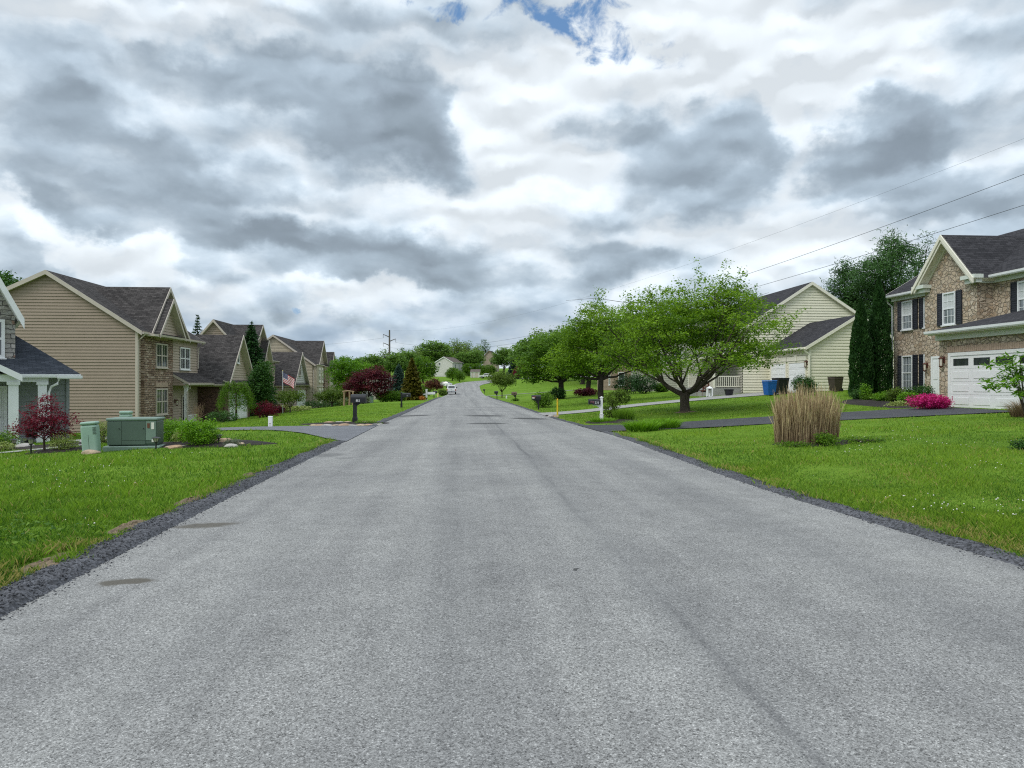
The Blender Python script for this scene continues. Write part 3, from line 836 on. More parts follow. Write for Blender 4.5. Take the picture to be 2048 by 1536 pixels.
        for q in (g, b_):
            if q: c = q.copy(); COL.objects.link(c); c.parent = fo
        return fo
    def shutter(s, face, u, z, at, w, h):
        key = ('shutter', round(w, 2), round(h, 2))
        if key not in _wincache:
            m = MB(); m.box(-w/2, w/2, -.035, 0, 0, h)
            for a, b in ((.05, .47), (.53, .95)):
                m.box(-w/2, -w/2+.06, -.055, -.036, 0, h) if a == .05 else m.box(w/2-.06, w/2, -.055, -.036, 0, h)
                n = int((b-a)*h/.09)
                for i in range(n):
                    z0 = a*h + (b-a)*h*i/n
                    m.add([(-w/2+.061, -.036, z0+.08), (w/2-.061, -.036, z0+.08), (w/2-.061, -.052, z0), (-w/2+.061, -.052, z0)], [(0, 3, 2, 1)])
            for za, zb in ((0, .05*h), (.47*h, .53*h), (.95*h, h)): m.box(-w/2+.061, w/2-.061, -.054, -.036, za, zb)
            _wincache[key] = m.build('shutter', SHUT, link=False)
        o = _wincache[key].copy(); COL.objects.link(o); s.frame_tf(o, face, u, z, at)
    def garage_door(s, face, u, z, at, w, h, mat=None, rows=5, cols=4, glassrow=True, casing=None):
        mat = mat or WHITE; m = MB()
        m.box(-w/2, w/2, -.03, 0, 0, h)
        ph = h/rows; pw = w/cols
        for r in range(rows):
            m.box(-w/2, w/2, -.042, -.031, r*ph+.012, (r+1)*ph-.004)
            if glassrow and r == rows-1: continue
            for c in range(cols):
                a = -w/2 + c*pw + pw*.12; b = -w/2 + (c+1)*pw - pw*.12
                z0 = r*ph + ph*.24; z1 = (r+1)*ph - ph*.2
                m.bbox(a, b, -.060, -.044, z0, z1, .008, 1)
        o = m.build('garage_door', mat); s.frame_tf(o, face, u, z, at)
        if glassrow:
            for c in range(cols):
                a = -w/2 + c*pw + pw*.13; b = -w/2 + (c+1)*pw - pw*.13; z0 = (rows-1)*ph + ph*.24; z1 = h - ph*.22
                p = MB(); p.box(a, b, -.052, -.0435, z0, z1)
                q = p.build('pane', GLASS); q.parent = o
        if casing:
            k = MB(); k.box(-w/2-.16, -w/2-.004, -.075, 0, 0, h+.14); k.box(w/2+.004, w/2+.16, -.075, 0, 0, h+.14); k.box(-w/2-.003, w/2+.003, -.074, 0, h+.004, h+.14)
            q = k.build('door_casing', casing); s.frame_tf(q, face, u, z, at)
        return o
    def door(s, face, u, z, at, w, h, mat, panels=True, glass=False, casing=None):
        m = MB(); m.box(-w/2, w/2, -.03, 0, 0, h)
        if panels and not glass:
            for zz in ((.08, .42), (.48, .94)):
                for xx in ((-.42, -.06), (.06, .42)):
                    m.bbox(xx[0]*w, xx[1]*w, -.048, -.031, zz[0]*h, zz[1]*h, .01, 1)
        o = m.build('door', mat); s.frame_tf(o, face, u, z, at)
        if glass:
            p = MB(); p.box(-w*.36, w*.36, -.042, -.031, h*.12, h*.92); q = p.build('pane', GLASS); q.parent = o
        hd = MB(); hd.tube([(w*.38, -.031, h*.46), (w*.38, -.09, h*.46)], [.022, .03], 8); q = hd.build('handle', CHROME); q.parent = o
        if casing:
            k = MB(); k.box(-w/2-.12, -w/2-.004, -.06, 0, 0, h+.12); k.box(w/2+.004, w/2+.12, -.06, 0, 0, h+.12); k.box(-w/2-.003, w/2+.003, -.059, 0, h+.004, h+.12)
            q = k.build('door_casing', casing); s.frame_tf(q, face, u, z, at)
        return o
    def lantern(s, face, u, z, at):
        m = MB(); m.box(-.06, .06, -.03, 0, .05, .32); m.tube([(0, -.03, .3), (0, -.13, .36), (0, -.15, .28)], .012, 6)
        m.lathe([(.015, .3), (.11, .24), (.10, .22)], 0, -.15, 6)
        m.lathe([(.07, -.1), (.09, -.08), (.075, -.12), (.02, -.16)], 0, -.15, 6)
        for k in range(4):
            a = k*math.pi/2+.4; m.tube([(.085*math.cos(a), -.15+.085*math.sin(a), .23), (.075*math.cos(a), -.15+.075*math.sin(a), -.09)], .008, 4)
        o = m.build('wall_lantern', REDWOOD); s.frame_tf(o, face, u, z, at)
        g = MB(); g.lathe([(.055, -.085), (.07, .21)], 0, -.15, 6); q = g.build('lamp_glass', LAMPGLASS); q.parent = o
    def keystones(s, mat, face, u, z, at, w, h=.26, d=.05):
        """row of upright bricks above an opening"""
        ud, nv, rz = FACE[face]; m = MB(); n = max(3, int(w/.12))
        for i in range(n):
            a = -w/2 + w*i/n; m.box(a+.006, a+w/n-.006, -d, .0, 0, h)
        o = m.build('lintel', mat); s.frame_tf(o, face, u, z, at)
    def corner(s, x, y, z0, z1, wdt=.1):
        s.piece('corner_board').box(x-wdt/2, x+wdt/2, y-wdt/2, y+wdt/2, z0, z1)
    def rake(s, face, at, pts, wdt=.2, th=.05):
        """fascia boards following pts (u, z) on a wall facing `face`; top edge on the line"""
        ud, nv, _ = FACE[face]; ud = Vector(ud); nv = Vector(nv); sg = 1 if (ud.x+ud.y) > 0 else -1
        base = nv*(at if (nv.x+nv.y) > 0 else -at)
        mb = s.piece('fascia')
        for (a, b) in zip(pts[:-1], pts[1:]):
            q = [base + ud*(u*sg) + Vector((0,0,z)) for u, z in ((a[0], a[1]), (b[0], b[1]), (b[0], b[1]-wdt), (a[0], a[1]-wdt))]
            mb.prism(q, nv*th)
    def finish(s, roof, trim, rname='roof', tmats=None):
        for i, (k, (mb, mat)) in enumerate(s.W.items()):
            if mb.f: mb.build('wall', mat, s.root)
        for k, mb in s.R.items(): mb.build(k, [roof, trim], s.root)
        for k, mb in list(s.T.items()) + s.TL: mb.build(k, (tmats or {}).get(k, trim), s.root)
        return s.root

# ------------------------------------------------------------------ left side: the tan houses (front faces +x)
def tan_front(h, W, zE, zR, xr, xl, zl, L, t0, t1, tA, zA, roofkey='roof', inner=True, zgb=0.0, side=TAN_SIDE):
    """two storey block 0..L along y, ridge along y, a big cross gable on the street front"""
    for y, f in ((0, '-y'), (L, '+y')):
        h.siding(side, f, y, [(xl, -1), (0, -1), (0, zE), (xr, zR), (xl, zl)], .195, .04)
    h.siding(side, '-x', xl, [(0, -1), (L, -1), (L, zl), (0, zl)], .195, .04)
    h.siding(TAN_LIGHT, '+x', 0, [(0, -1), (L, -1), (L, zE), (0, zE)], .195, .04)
    h.gable('y', xr, zR, xl, zl, 0, zE, -.3, L+.3, .2, .42)
    for y, f in ((-.302, '-y'), (L+.302, '+y')):
        sl = (zR-zE)/abs(xr); sll = (zR-zl)/abs(xr-xl)
        h.rake(f, y, [(xl-.42, zl-sll*.42+.2), (xr, zR+.2), (.42, zE-sl*.42+.2)], .27, .04)
    h.gutter([(.47, -.3, zE-.20), (.47, L+.3, zE-.20)])
    # cross gable
    hw = (t1-t0)/2
    xb = -(zA-zE)/((zR-zE)/abs(xr))
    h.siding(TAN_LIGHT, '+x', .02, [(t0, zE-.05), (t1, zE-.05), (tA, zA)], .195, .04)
    h.gable('x', tA, zA, t0, zE, t1, zE, xb-.5, .5, .2, .35)
    sl = (zA-zE)/(tA-t0)
    h.rake('+x', .502, [(t0-.35, zE-sl*.35+.2), (tA, zA+.2), (t1+.35, zE-(zA-zE)/(t1-tA)*.35+.2)], .27, .04)
def tan_house_near():
    X, Y = -23.5, 47.0; zb = -1.25
    h = House('tan_house', 'tan sided two storey house with brown ledgestone bay and big side gable wall', X, Y, zb)
    zE, zR, xr, xl, zl, L = 6.28, 9.75, -5.34, -12.2, 6.5, 11.0
    tan_front(h, 12, zE, zR, xr, xl, zl, L, 1.3, 7.6, 4.15, 9.3)
    # smaller gable nested in the front of the cross gable
    h.siding(TAN_LIGHT, '+x', .5, [(1.5, zE-.05), (5.5, zE-.05), (3.5, zE+2.2)], .195, .04)
    h.gable('x', 3.5, zE+2.2, 1.5, zE, 5.5, zE, -2.5, .95, .16, .3)
    h.rake('+x', .952, [(1.2, zE-.33+.16), (3.5, zE+2.36), (5.8, zE-.33+.16)], .24, .04)
    h.slab([(.05, 1.4, zE+.06), (.05, 5.7, zE+.06), (1.0, 5.7, zE-.2), (1.0, 1.4, zE-.2)], .12)
    # stone bay
    h.block(STONE_BROWN, -.2, .25, .5, 5.3, -1, zE-.1, False, faces=('+x', '-y', '+y'))
    h.corner(.0, .0, -1, zE-.1, .16)
    for z in (.85, 3.98):
        h.window('+x', 3.25, z, .25, 1.95, 1.62 if z > 2 else 1.75, 'd', TAN_TRIM, GLASS, 2, 2, True, .09, .07, (2, 0))
        h.keystones(SOLDIER, '+x', 3.25, z+1.85, .25, 2.0, .3)
    h.window('+x', 8.15, 3.95, .045, 1.95, 1.62, 'd', WHITE, GLASS, 2, 2, True, .09, .07, (2, 0))
    # garage wing
    gx, g0, g1 = 2.05, L+.05, L+7.1; gm = (g0+g1)/2; ze, zr = 3.05, 6.75
    h.block(STONE_DARK, -4, gx, g0, g1, -1, ze, False, faces=('+x', '-y', '+y'))
    h.siding(TAN_LIGHT, '+x', gx-.05, [(g0, ze), (g1, ze), (gm, zr)], .195, .04)
    h.gable('x', gm, zr, g0, ze, g1, ze, -8.0, gx+.45, .2, .4)
    sl = (zr-ze)/(gm-g0)
    h.rake('+x', gx+.452, [(g0-.4, ze-sl*.4+.2), (gm, zr+.2), (g1+.4, ze-sl*.4+.2)], .27, .04)
    h.slab([(gx-.05, g0-.2, ze+.15), (gx-.05, g1+.2, ze+.15), (gx+.55, g1+.2, ze-.05), (gx+.55, g0-.2, ze-.05)], .1)
    h.gutter([(-1.0, g0-.45, ze-.22), (gx+.5, g0-.45, ze-.22)])
    h.window('+x', gm, ze+1.55, gx-.005, .62, 1.25, 's', WHITE, GLASS, 1, 2, True, .07, .06)
    h.garage_door('+x', gm, 0.0, gx, 4.9, 2.2, WHITE, 4, 6, False, TAN_TRIM)
    # entry porch between the stone bay and the wing
    pz = 3.0
    h.slab([(.0, 5.33, pz+.75), (.0, g0-.1, pz+.75), (1.3, g0-.1, pz), (1.3, 5.33, pz)], .16)
    h.gutter([(1.36, 5.3, pz-.12), (1.36, g0-.5, pz-.12)])
    h.siding(TAN_SIDE, '-y', 5.37, [(.25, pz-.2), (1.15, pz-.2), (.25, pz+.42)], .2)
    c = MB(); c.box(.84, 1.06, 5.75, 5.97, -.35, pz-.35); c.box(.80, 1.10, 5.71, 6.01, -.62, -.35); c.box(.80, 1.10, 5.71, 6.01, pz-.35, pz-.2); c.build('porch_column', WHITE, h.root)
    c = MB(); c.box(.83, 1.07, 5.4, g0-.05, pz-.2, pz-.02); c.build('porch_beam', WHITE, h.root)
    c = MB(); c.box(.05, 1.2, 5.34, g0-.02, -1.0, -.15); c.build('porch_floor', CONCRETE, h.root)
    c = MB(); c.box(.92, .98, 6.0, 8.1, .62, .69); c.box(.92, .98, 6.0, 8.1, -.05, .0)
    for k in range(15): c.box(.935, .965, 6.08+k*.135, 6.11+k*.135, .0, .62)
    c.build('porch_railing', WHITE, h.root)
    h.door('+x', 8.1, -.14, .05, .95, 2.1, DARKDOOR, False, True, TAN_TRIM)
    h.lantern('+x', 6.2, 1.5, .05)
    h.downspout([(.52, -.05, zE-.25), (.3, -.06, zE-.5), (.07, -.07, zE-.7), (.07, -.07, -.9)])
    h.downspout([(1.36, 5.6, pz-.2), (1.3, 5.6, pz-.4), (1.12, 5.66, pz-.65), (1.12, 5.66, -.6)])
    h.downspout([(.5, L-.1, zE-.3), (.15, L-.15, zE-.6), (.1, L-.15, zE-2.2)])
    h.piece('fascia').box(-.02, .9, .45, 5.9, zE-.34, zE-.2)
    m = MB(); m.tube([(-5.0, -.04, .2), (-5.0, -.16, .2)], .1, 8); m.box(-5.12, -4.88, -.12, -.02, .25, .6); m.build('meter_box', pm('meter_grey', (.3,.31,.31)), h.root)
    h.finish(ROOF_BROWN, TAN_TRIM)
tan_house_near()

def tan_house_behind():
    X, Y = -27.8, 78.0; zb = -1.45
    h = House('tan_house', 'tan house with steep dark roof mostly hidden behind the tall dark spruce', X, Y, zb)
    zE, zR, xr, xl, zl, L = 6.0, 9.6, -3.1, -6.2, 6.0, 13.0
    tan_front(h, 12, zE, zR, xr, xl, zl, L, 1.5, 9.5, 5.5, 9.5)
    h.siding(TAN_LIGHT, '+x', .5, [(5.0, 5.9), (8.0, 5.9), (6.5, 7.9)], .195, .04)
    h.gable('x', 6.5, 7.9, 5.0, 5.9, 8.0, 5.9, -3, .9, .18, .3)
    h.rake('+x', .902, [(4.7, 5.68), (6.5, 8.08), (8.3, 5.68)], .25, .04)
    for z in (.9, 3.8): h.window('+x', 8.9, z, .045, 1.6, 1.6, 'd', WHITE, GLASS, 2, 2)
    h.window('+x', 3.5, 3.8, .045, 1.6, 1.6, 'd', WHITE, GLASS, 2, 2)
    h.finish(ROOF_BROWN, TAN_TRIM)
tan_house_behind()

def tan_house_far():
    X, Y = -26.6, 100.0; zb = -1.6
    h = House('tan_house', 'tan house with front garage wing and cream tall window bay behind the flag', X, Y, zb)
    zE, zR, xr, xl, zl, L = 5.95, 9.6, -5.1, -10.2, 5.95, 13.5
    tan_front(h, 10, zE, zR, xr, xl, zl, L, 2.4, 9.0, 5.9, 9.15, side=CREAM_STUCCO)
    # cream bay with tall windows
    h.block(CREAM_STUCCO, -.1, .55, .1, 4.9, -1, zE-.15, False, faces=('+x', '-y', '+y'))
    for z in (.7, 3.5):
        h.window('+x', 2.0, z, .55, 1.35, 1.95, 'd', CREAM_TRIM, GLASS, 1, 2, True, .26, .08)
        h.window('+x', 4.1, z, .55, 1.0, 1.95, 'd', CREAM_TRIM, GLASS, 1, 2, True, .22, .08)
    h.piece('fascia').box(.551, .62, .0, 4.95, 2.85, 3.0)
    h.block(STONE_BROWN, -.1, .75, 5.0, 8.7, -1, zE-.2, False, faces=('+x', '-y', '+y'))
    # second small gable at the far end
    h.block(CREAM_STUCCO, -.1, .8, 8.75, 12.0, -1, 5.6, False, faces=('+x', '-y', '+y'))
    h.flat(STONE_BROWN, '+x', .8, [(8.75, 5.6), (12.0, 5.6), (10.4, 7.8)])
    h.gable('x', 10.4, 7.8, 8.75, 5.6, 12.0, 5.6, -3.5, 1.2, .18, .3)
    h.rake('+x', 1.202, [(8.45, 5.38), (10.4, 7.98), (12.3, 5.38)], .24, .04)
    h.window('+x', 10.4, 3.2, .8, 1.7, 2.2, 'd', CREAM_TRIM, GLASS, 1, 2, True, .26, .08)
    h.gutter([(.66, -.2, zE-.12), (.66, 5.0, zE-.12)])
    h.downspout([(.6, .0, zE-.2), (.3, -.1, zE-.6), (.15, -.1, zE-.9), (.15, -.1, -.8)])
    # garage wing on the near side
    g0, g1, gx = -9.0, -.45, -.75; gm = (g0+g1)/2; ze, zr = 3.2, 7.1
    h.block(TAN_LIGHT, -9.5, gx, g0, g1, -1, ze, e=.3, d=.06, faces=('+x', '-y'))
    h.siding(WHITE_SIDE, '+x', gx, [(g0, ze), (g1, ze), (gm, zr)], .25, .05)
    h.gable('x', gm, zr, g0, ze, g1, ze, -9.8, gx+.4, .2, .4)
    sl = (zr-ze)/(gm-g0)
    h.rake('+x', gx+.402, [(g0-.4, ze-sl*.4+.2), (gm, zr+.2), (g1+.4, ze-sl*.4+.2)], .28, .04)
    h.slab([(gx-.03, g0-.2, ze+.15), (gx-.03, g1+.2, ze+.15), (gx+.5, g1+.2, ze-.05), (gx+.5, g0-.2, ze-.05)], .1)
    h.siding(TAN_LIGHT, '-y', g0, [(-9.5, ze-.1), (-.8, ze-.1), (-.8, ze), (-9.5, ze)], .3)
    h.window('+x', gm, ze+1.1, gx+.05, .9, 1.6, 's', TAN_TRIM, GLASS, 1, 2, True, .1, .06)
    h.garage_door('+x', gm+.6, 0, gx+.06, 4.9, 2.3, WHITE, 4, 4, False, WHITE)
    h.lantern('+x', gm+3.5, 2.2, gx+.06); h.lantern('+x', gm-2.4, 2.2, gx+.06)
    h.finish(ROOF_BROWN, TAN_TRIM)
tan_house_far()

def simple_house(name, label, X, Y, zb, W, L, zE, zR, wallm, roofm, trimm, rz=TH, wins=(), e=.2, cat='house'):
    """gabled block: ridge along local y, gable ends face the street axis; wins = (face, u, z, w, h, cols)"""
    h = House(name, label, X, Y, zb, rz, cat)
    xr = -W/2
    for y, f in ((0, '-y'), (L, '+y')): h.siding(wallm, f, y, [(-W, -1), (0, -1), (0, zE), (xr, zR), (-W, zE)], e, .03)
    for x, f in ((0, '+x'), (-W, '-x')): h.siding(wallm, f, x, [(0, -1), (L, -1), (L, zE), (0, zE)], e, .03)
    h.gable('y', xr, zR, -W, zE, 0, zE, -.35, L+.35, .2, .4)
    sl = (zR-zE)/(W/2)
    for y, f in ((-.352, '-y'), (L+.352, '+y')): h.rake(f, y, [(-W-.4, zE-sl*.4+.2), (xr, zR+.2), (.4, zE-sl*.4+.2)], .28, .04)
    for (f, u, z, w_, hh, c) in wins:
        at = {'-y': -.03, '+y': L+.03, '+x': .03, '-x': -W-.03}[f]
        h.window(f, u, z, at, w_, hh, 'd', trimm, GLASS, c, 2)
    return h
h = simple_house('tan_house', 'far tan house of which only a long dark roof shows above the fresh green tree', -29.5, 122, -1.9, 10, 16, 5.6, 7.75, TAN_SIDE, ROOF_BROWN, TAN_TRIM,
                 wins=[('+x', 3, 3.2, 1.6, 1.5, 2), ('+x', 10, 3.2, 1.6, 1.5, 2)]); h.finish(ROOF_BROWN, TAN_TRIM)
h = simple_house('grey_house', 'low grey house with faded roof behind the big wine red maple', -22.0, 140, -1.5, 12, 14, 3.6, 6.0, GREY_SIDE, ROOF_GREY, WHITE,
                 wins=[('+x', 4, 1.0, 1.6, 1.4, 2), ('-y', -5, 1.0, 1.6, 1.4, 2), ('+x', 10, 1.0, 1.6, 1.4, 2)]); h.finish(pm('purple_grey_shingles', (.10,.085,.10), .95, .12, 5), WHITE)

# grey stone house at the left edge, turned so that its front looks past the camera
def grey_stone_house():
    X, Y = -18.8, 30.0; zb = -.72
    h = House('grey_house', 'grey shake and ledgestone house with white porch posts and blue black roof', X, Y, zb, .62)
    e = 2.76
    h.slab([(-6, -.42, e), (1.32, -.42, e), (-.76, 4.0, e+1.75), (-6, 4.0, e+1.75)], .16)
    h.slab([(1.32, -.42, e), (1.32, 9, e), (-.76, 9, e+1.75), (-.76, 4.0, e+1.75)], .16)
    h.gutter([(-.72, -.48, e-.08), (.42, -.48, e-.08)]); h.gutter([(.5, -.48, e-.12), (1.36, -.48, e-.12)])
    # small gable over the door, leaving the picture
    for sx in (-1, 1): h.slab([(-2.6, -1.75, e+.95), (-2.6, 1.2, e+.95), (-2.6+sx*1.85, 1.2, e-.05), (-2.6+sx*1.85, -1.75, e-.05)], .14)
    h.rake('-y', -1.752, [(-4.45, e-.05), (-2.6, e+.97), (-.73, e-.05)], .24, .05)
    h.flat(GREY_SHAKE, '-y', -1.45, [(-4.2, e-.25), (-1.0, e-.25), (-2.6, e+.72)])
    h.block(GREY_SHAKE, -6, 1.05, 2.0, 8, -1, e-.02, True, .24, ('-y', '+x', '+y', '-x'), .035)
    h.corner(1.06, 1.97, -1, e-.03, .12)
    gy = 1.2
    h.flat(STONE_GREY, '-y', gy, [(-6.0, 3.2), (-.85, 3.2), (-.85, 5.1), (-3.4, 10.2), (-6.0, 5.0)])
    h.flat(STONE_GREY, '+x', -.85, [(gy, 3.2), (7, 3.2), (7, 5.1), (gy, 5.1)])
    for sx in (-1, 1): h.slab([(-3.4, gy-.75, 10.6), (-3.4, 7, 10.6), (-3.4+sx*2.82, 7, 5.0), (-3.4+sx*2.82, gy-.75, 5.0)], .2)
    h.rake('-y', gy-.752, [(-6.22, 5.0), (-3.4, 10.62), (-.57, 4.98)], .42, .06)
    h.window('-y', -2.05, 3.42, gy, 1.7, 1.55, 'd', WHITE, GLASS, 2, 2, True, .12, .08)
    c = MB(); c.box(-6, .25, -1.6, 2.0, -1, 0.0); c.build('porch_floor', CONCRETE, h.root)
    for x, y, r in ((-1.0, -1.3, .16), (.0, -.12, .15)):
        c = MB(); c.box(x-r, x+r, y-r, y+r, .251, e-.42); c.box(x-r-.05, x+r+.05, y-r-.05, y+r+.05, .0, .25); c.box(x-r-.05, x+r+.05, y-r-.05, y+r+.05, e-.42, e-.30)
        c.build('porch_column', WHITE_VINYL, h.root)
    c = MB(); c.box(-6, -.8, -1.46, -1.14, e-.30, e-.06); c.box(-.79, .2, -.28, .04, e-.31, e-.05); c.box(-.99, -.801, -1.135, .03, e-.29, e-.055); c.build('porch_beam', WHITE_VINYL, h.root)
    h.downspout([(.55, -.46, e-.2), (.5, -.4, e-.38), (.3, -.22, e-.5), (.22, -.15, e-.75), (.22, -.15, .1)], .05)
    h.door('-y', -1.72, .02, 1.965, 1.0, 2.15, WHITE, True, False, WHITE)
    h.finish(ROOF_BLUE, WHITE, tmats={'gutter': WHITE_VINYL, 'corner_board': GREY_SHAKE})
grey_stone_house()

# ------------------------------------------------------------------ right side (fronts face -x)
def stone_house():
    X, Y = 22.15, 43.5; zb = .75
    h = House('stone_house', 'tan fieldstone house with black shutters, white garage door and charcoal roof', X, Y, zb)
    zE = 6.08; W = 10.0; zR = zE+2.95
    L0 = -18.0
    h.flat(STONE_TAN, '-x', 0, [(L0, -1), (0, -1), (0, zE), (L0, zE)])
    h.siding(CREAM_SIDE, '+y', 0, [(0, -1), (W, -1), (W, zE), (W/2, zR), (0, zE)], .2)
    h.siding(CREAM_SIDE, '+x', W, [(L0, -1), (0, -1), (0, zE), (L0, zE)], .2)
    h.siding(CREAM_SIDE, '-y', L0, [(0, -1), (W, -1), (W, zE), (W/2, zR), (0, zE)], .2)
    h.gable('y', W/2, zR, 0, zE, W, zE, L0-.3, .3, .2, .45)
    h.rake('+y', .302, [(-.45, zE-.27+.2), (W/2, zR+.2), (W+.45, zE-.07)], .25, .05)
    # bay with the front gable
    b0, b1, bx = -8.05, -4.1, -.8; bm_ = (b0+b1)/2; zA = zE+2.05
    h.block(STONE_TAN, bx, .1, b0, b1, -1, zE, False, faces=('-x', '-y', '+y'))
    h.flat(STONE_TAN, '-x', bx, [(b0, zE), (b1, zE), (bm_, zA)])
    sl = (zA-zE)/(bm_-b0)
    h.gable('x', bm_, zA, b0, zE, b1, zE, bx-.45, 4.0, .2, .4)
    for off, wd, t, ov in ((.452, .24, .06, .4), (.40, .40, .05, .25)):
        pts = [(b0-ov, zE-sl*ov+.2), (bm_, zA+.2), (b1+ov, zE-sl*ov+.2)]
        h.rake('-x', bx-off, pts, wd, t)
    h.rake('-x', bx-.002, [(b0-.05, zE-sl*.05-.05), (bm_, zA-.05), (b1+.05, zE-sl*.05-.05)], .22, .06)
    # cornice returns and frieze
    tr = h.tmb('cornice')
    for a, b in ((b0-.45, b0+.55), (b1-.55, b1+.45)):
        tr.box(bx-.46, bx-.005, a, b, zE-.22, zE-.04); tr.box(bx-.30, bx-.006, a+.1, b-.1, zE-.42, zE-.225)
    tr.box(-.14, -.003, b1+.005, .02, zE-.42, zE-.1); tr.box(-.14, -.003, L0, b0-.005, zE-.42, zE-.1)
    tr.box(bx-.3, -.15, b0-.2, b0-.004, zE-.42, zE-.23)
    h.gutter([(-.5, .3, zE-.17), (-.5, b1+.45, zE-.17)]); h.gutter([(-.5, b0-.45, zE-.17), (-.5, L0, zE-.17)])
    h.downspout([(-.45, .2, zE-.25), (-.3, .15, zE-.45), (-.06, .06, zE-.7), (-.06, .06, -.6)])
    m = MB(); m.tube([(1.2, -1.3, zE+.7), (1.2, -1.3, zE+1.35)], .06, 8); m.build('vent_pipe', WHITE, h.root)
    # windows and shutters
    ww, hh = .95, 1.62
    def wnd(u, z, at, hgt=hh, lo=True, sh=(1, 1)):
        h.window('-x', u, z, at, ww, hgt, 'd', WHITE_VINYL, GLASS_SKY, 1, 2, True, .07, .08, (3, 4), blind=.5 if lo else 0)
        if sh[0]: h.shutter('-x', u-ww/2-.24, z-.02, at, .42, hgt+.04)
        if sh[1]: h.shutter('-x', u+ww/2+.24, z-.02, at, .42, hgt+.04)
    wnd(-1.35, 3.95, 0); wnd(-3.35, 3.95, 0, sh=(0, 1))
    wnd(-1.35, .55, 0, 1.95, False); wnd(-3.35, .55, 0, 1.95, False, sh=(0, 1))
    wnd(-6.1, 3.85, bx)
    wnd(-10.15, 3.9, 0); wnd(-12.6, 3.9, 0); wnd(-15.4, 3.9, 0)
    # garage in front
    gx = -4.65; g1 = -11.0; g0 = -17.8; ez = 3.05
    h.block(STONE_TAN, gx, 0, g0, g1, -1, ez, False, faces=('-x', '-y', '+y'))
    h.slab([(gx-.5, g1+.08, ez+.1), (gx-.5, g0-.4, ez+.1), (-.005, g0-.4, ez+1.25), (-.005, g1-.2, ez+1.25)], .2)
    h.flat(STONE_TAN, '+y', g1-.05, [(gx, ez-.05), (-.01, ez-.05), (-.01, ez+.95)])
    tr.box(gx-.16, gx-.003, g0, g1+.04, ez-.30, ez-.02); tr.box(gx-.002, .0, g1+.005, g1+.06, ez-.30, ez-.02)
    h.gutter([(gx-.57, g1+.1, ez+.02), (gx-.57, g0-.4, ez+.02)])
    du = g1-.82-2.45
    h.garage_door('-x', du, -.07, gx, 4.9, 2.13, WHITE, 4, 4, True, WHITE)
    h.keystones(SOLDIER, '-x', du, 2.22, gx, 5.4, .24, .05)
    h.lantern('-x', g1-.32, 1.75, gx)
    # entry in the nook between bay and garage
    h.door('-x', b1-1.15, .15, bx, .9, 2.05, WHITE, True, False, WHITE)
    h.lantern('-x', b1-.22, 1.7, bx)
    c = MB(); c.box(gx+.6, bx-.02, b1-2.4, b1-.1, -1, .1); c.build('porch_floor', CONCRETE, h.root)
    h.finish(ROOF_BLACK, CREAM_TRIM, tmats={'gutter': WHITE_VINYL, 'downspout': WHITE_VINYL, 'cornice': pm('pale_green_white_trim', (.62,.66,.60), .5, .03)})
stone_house()

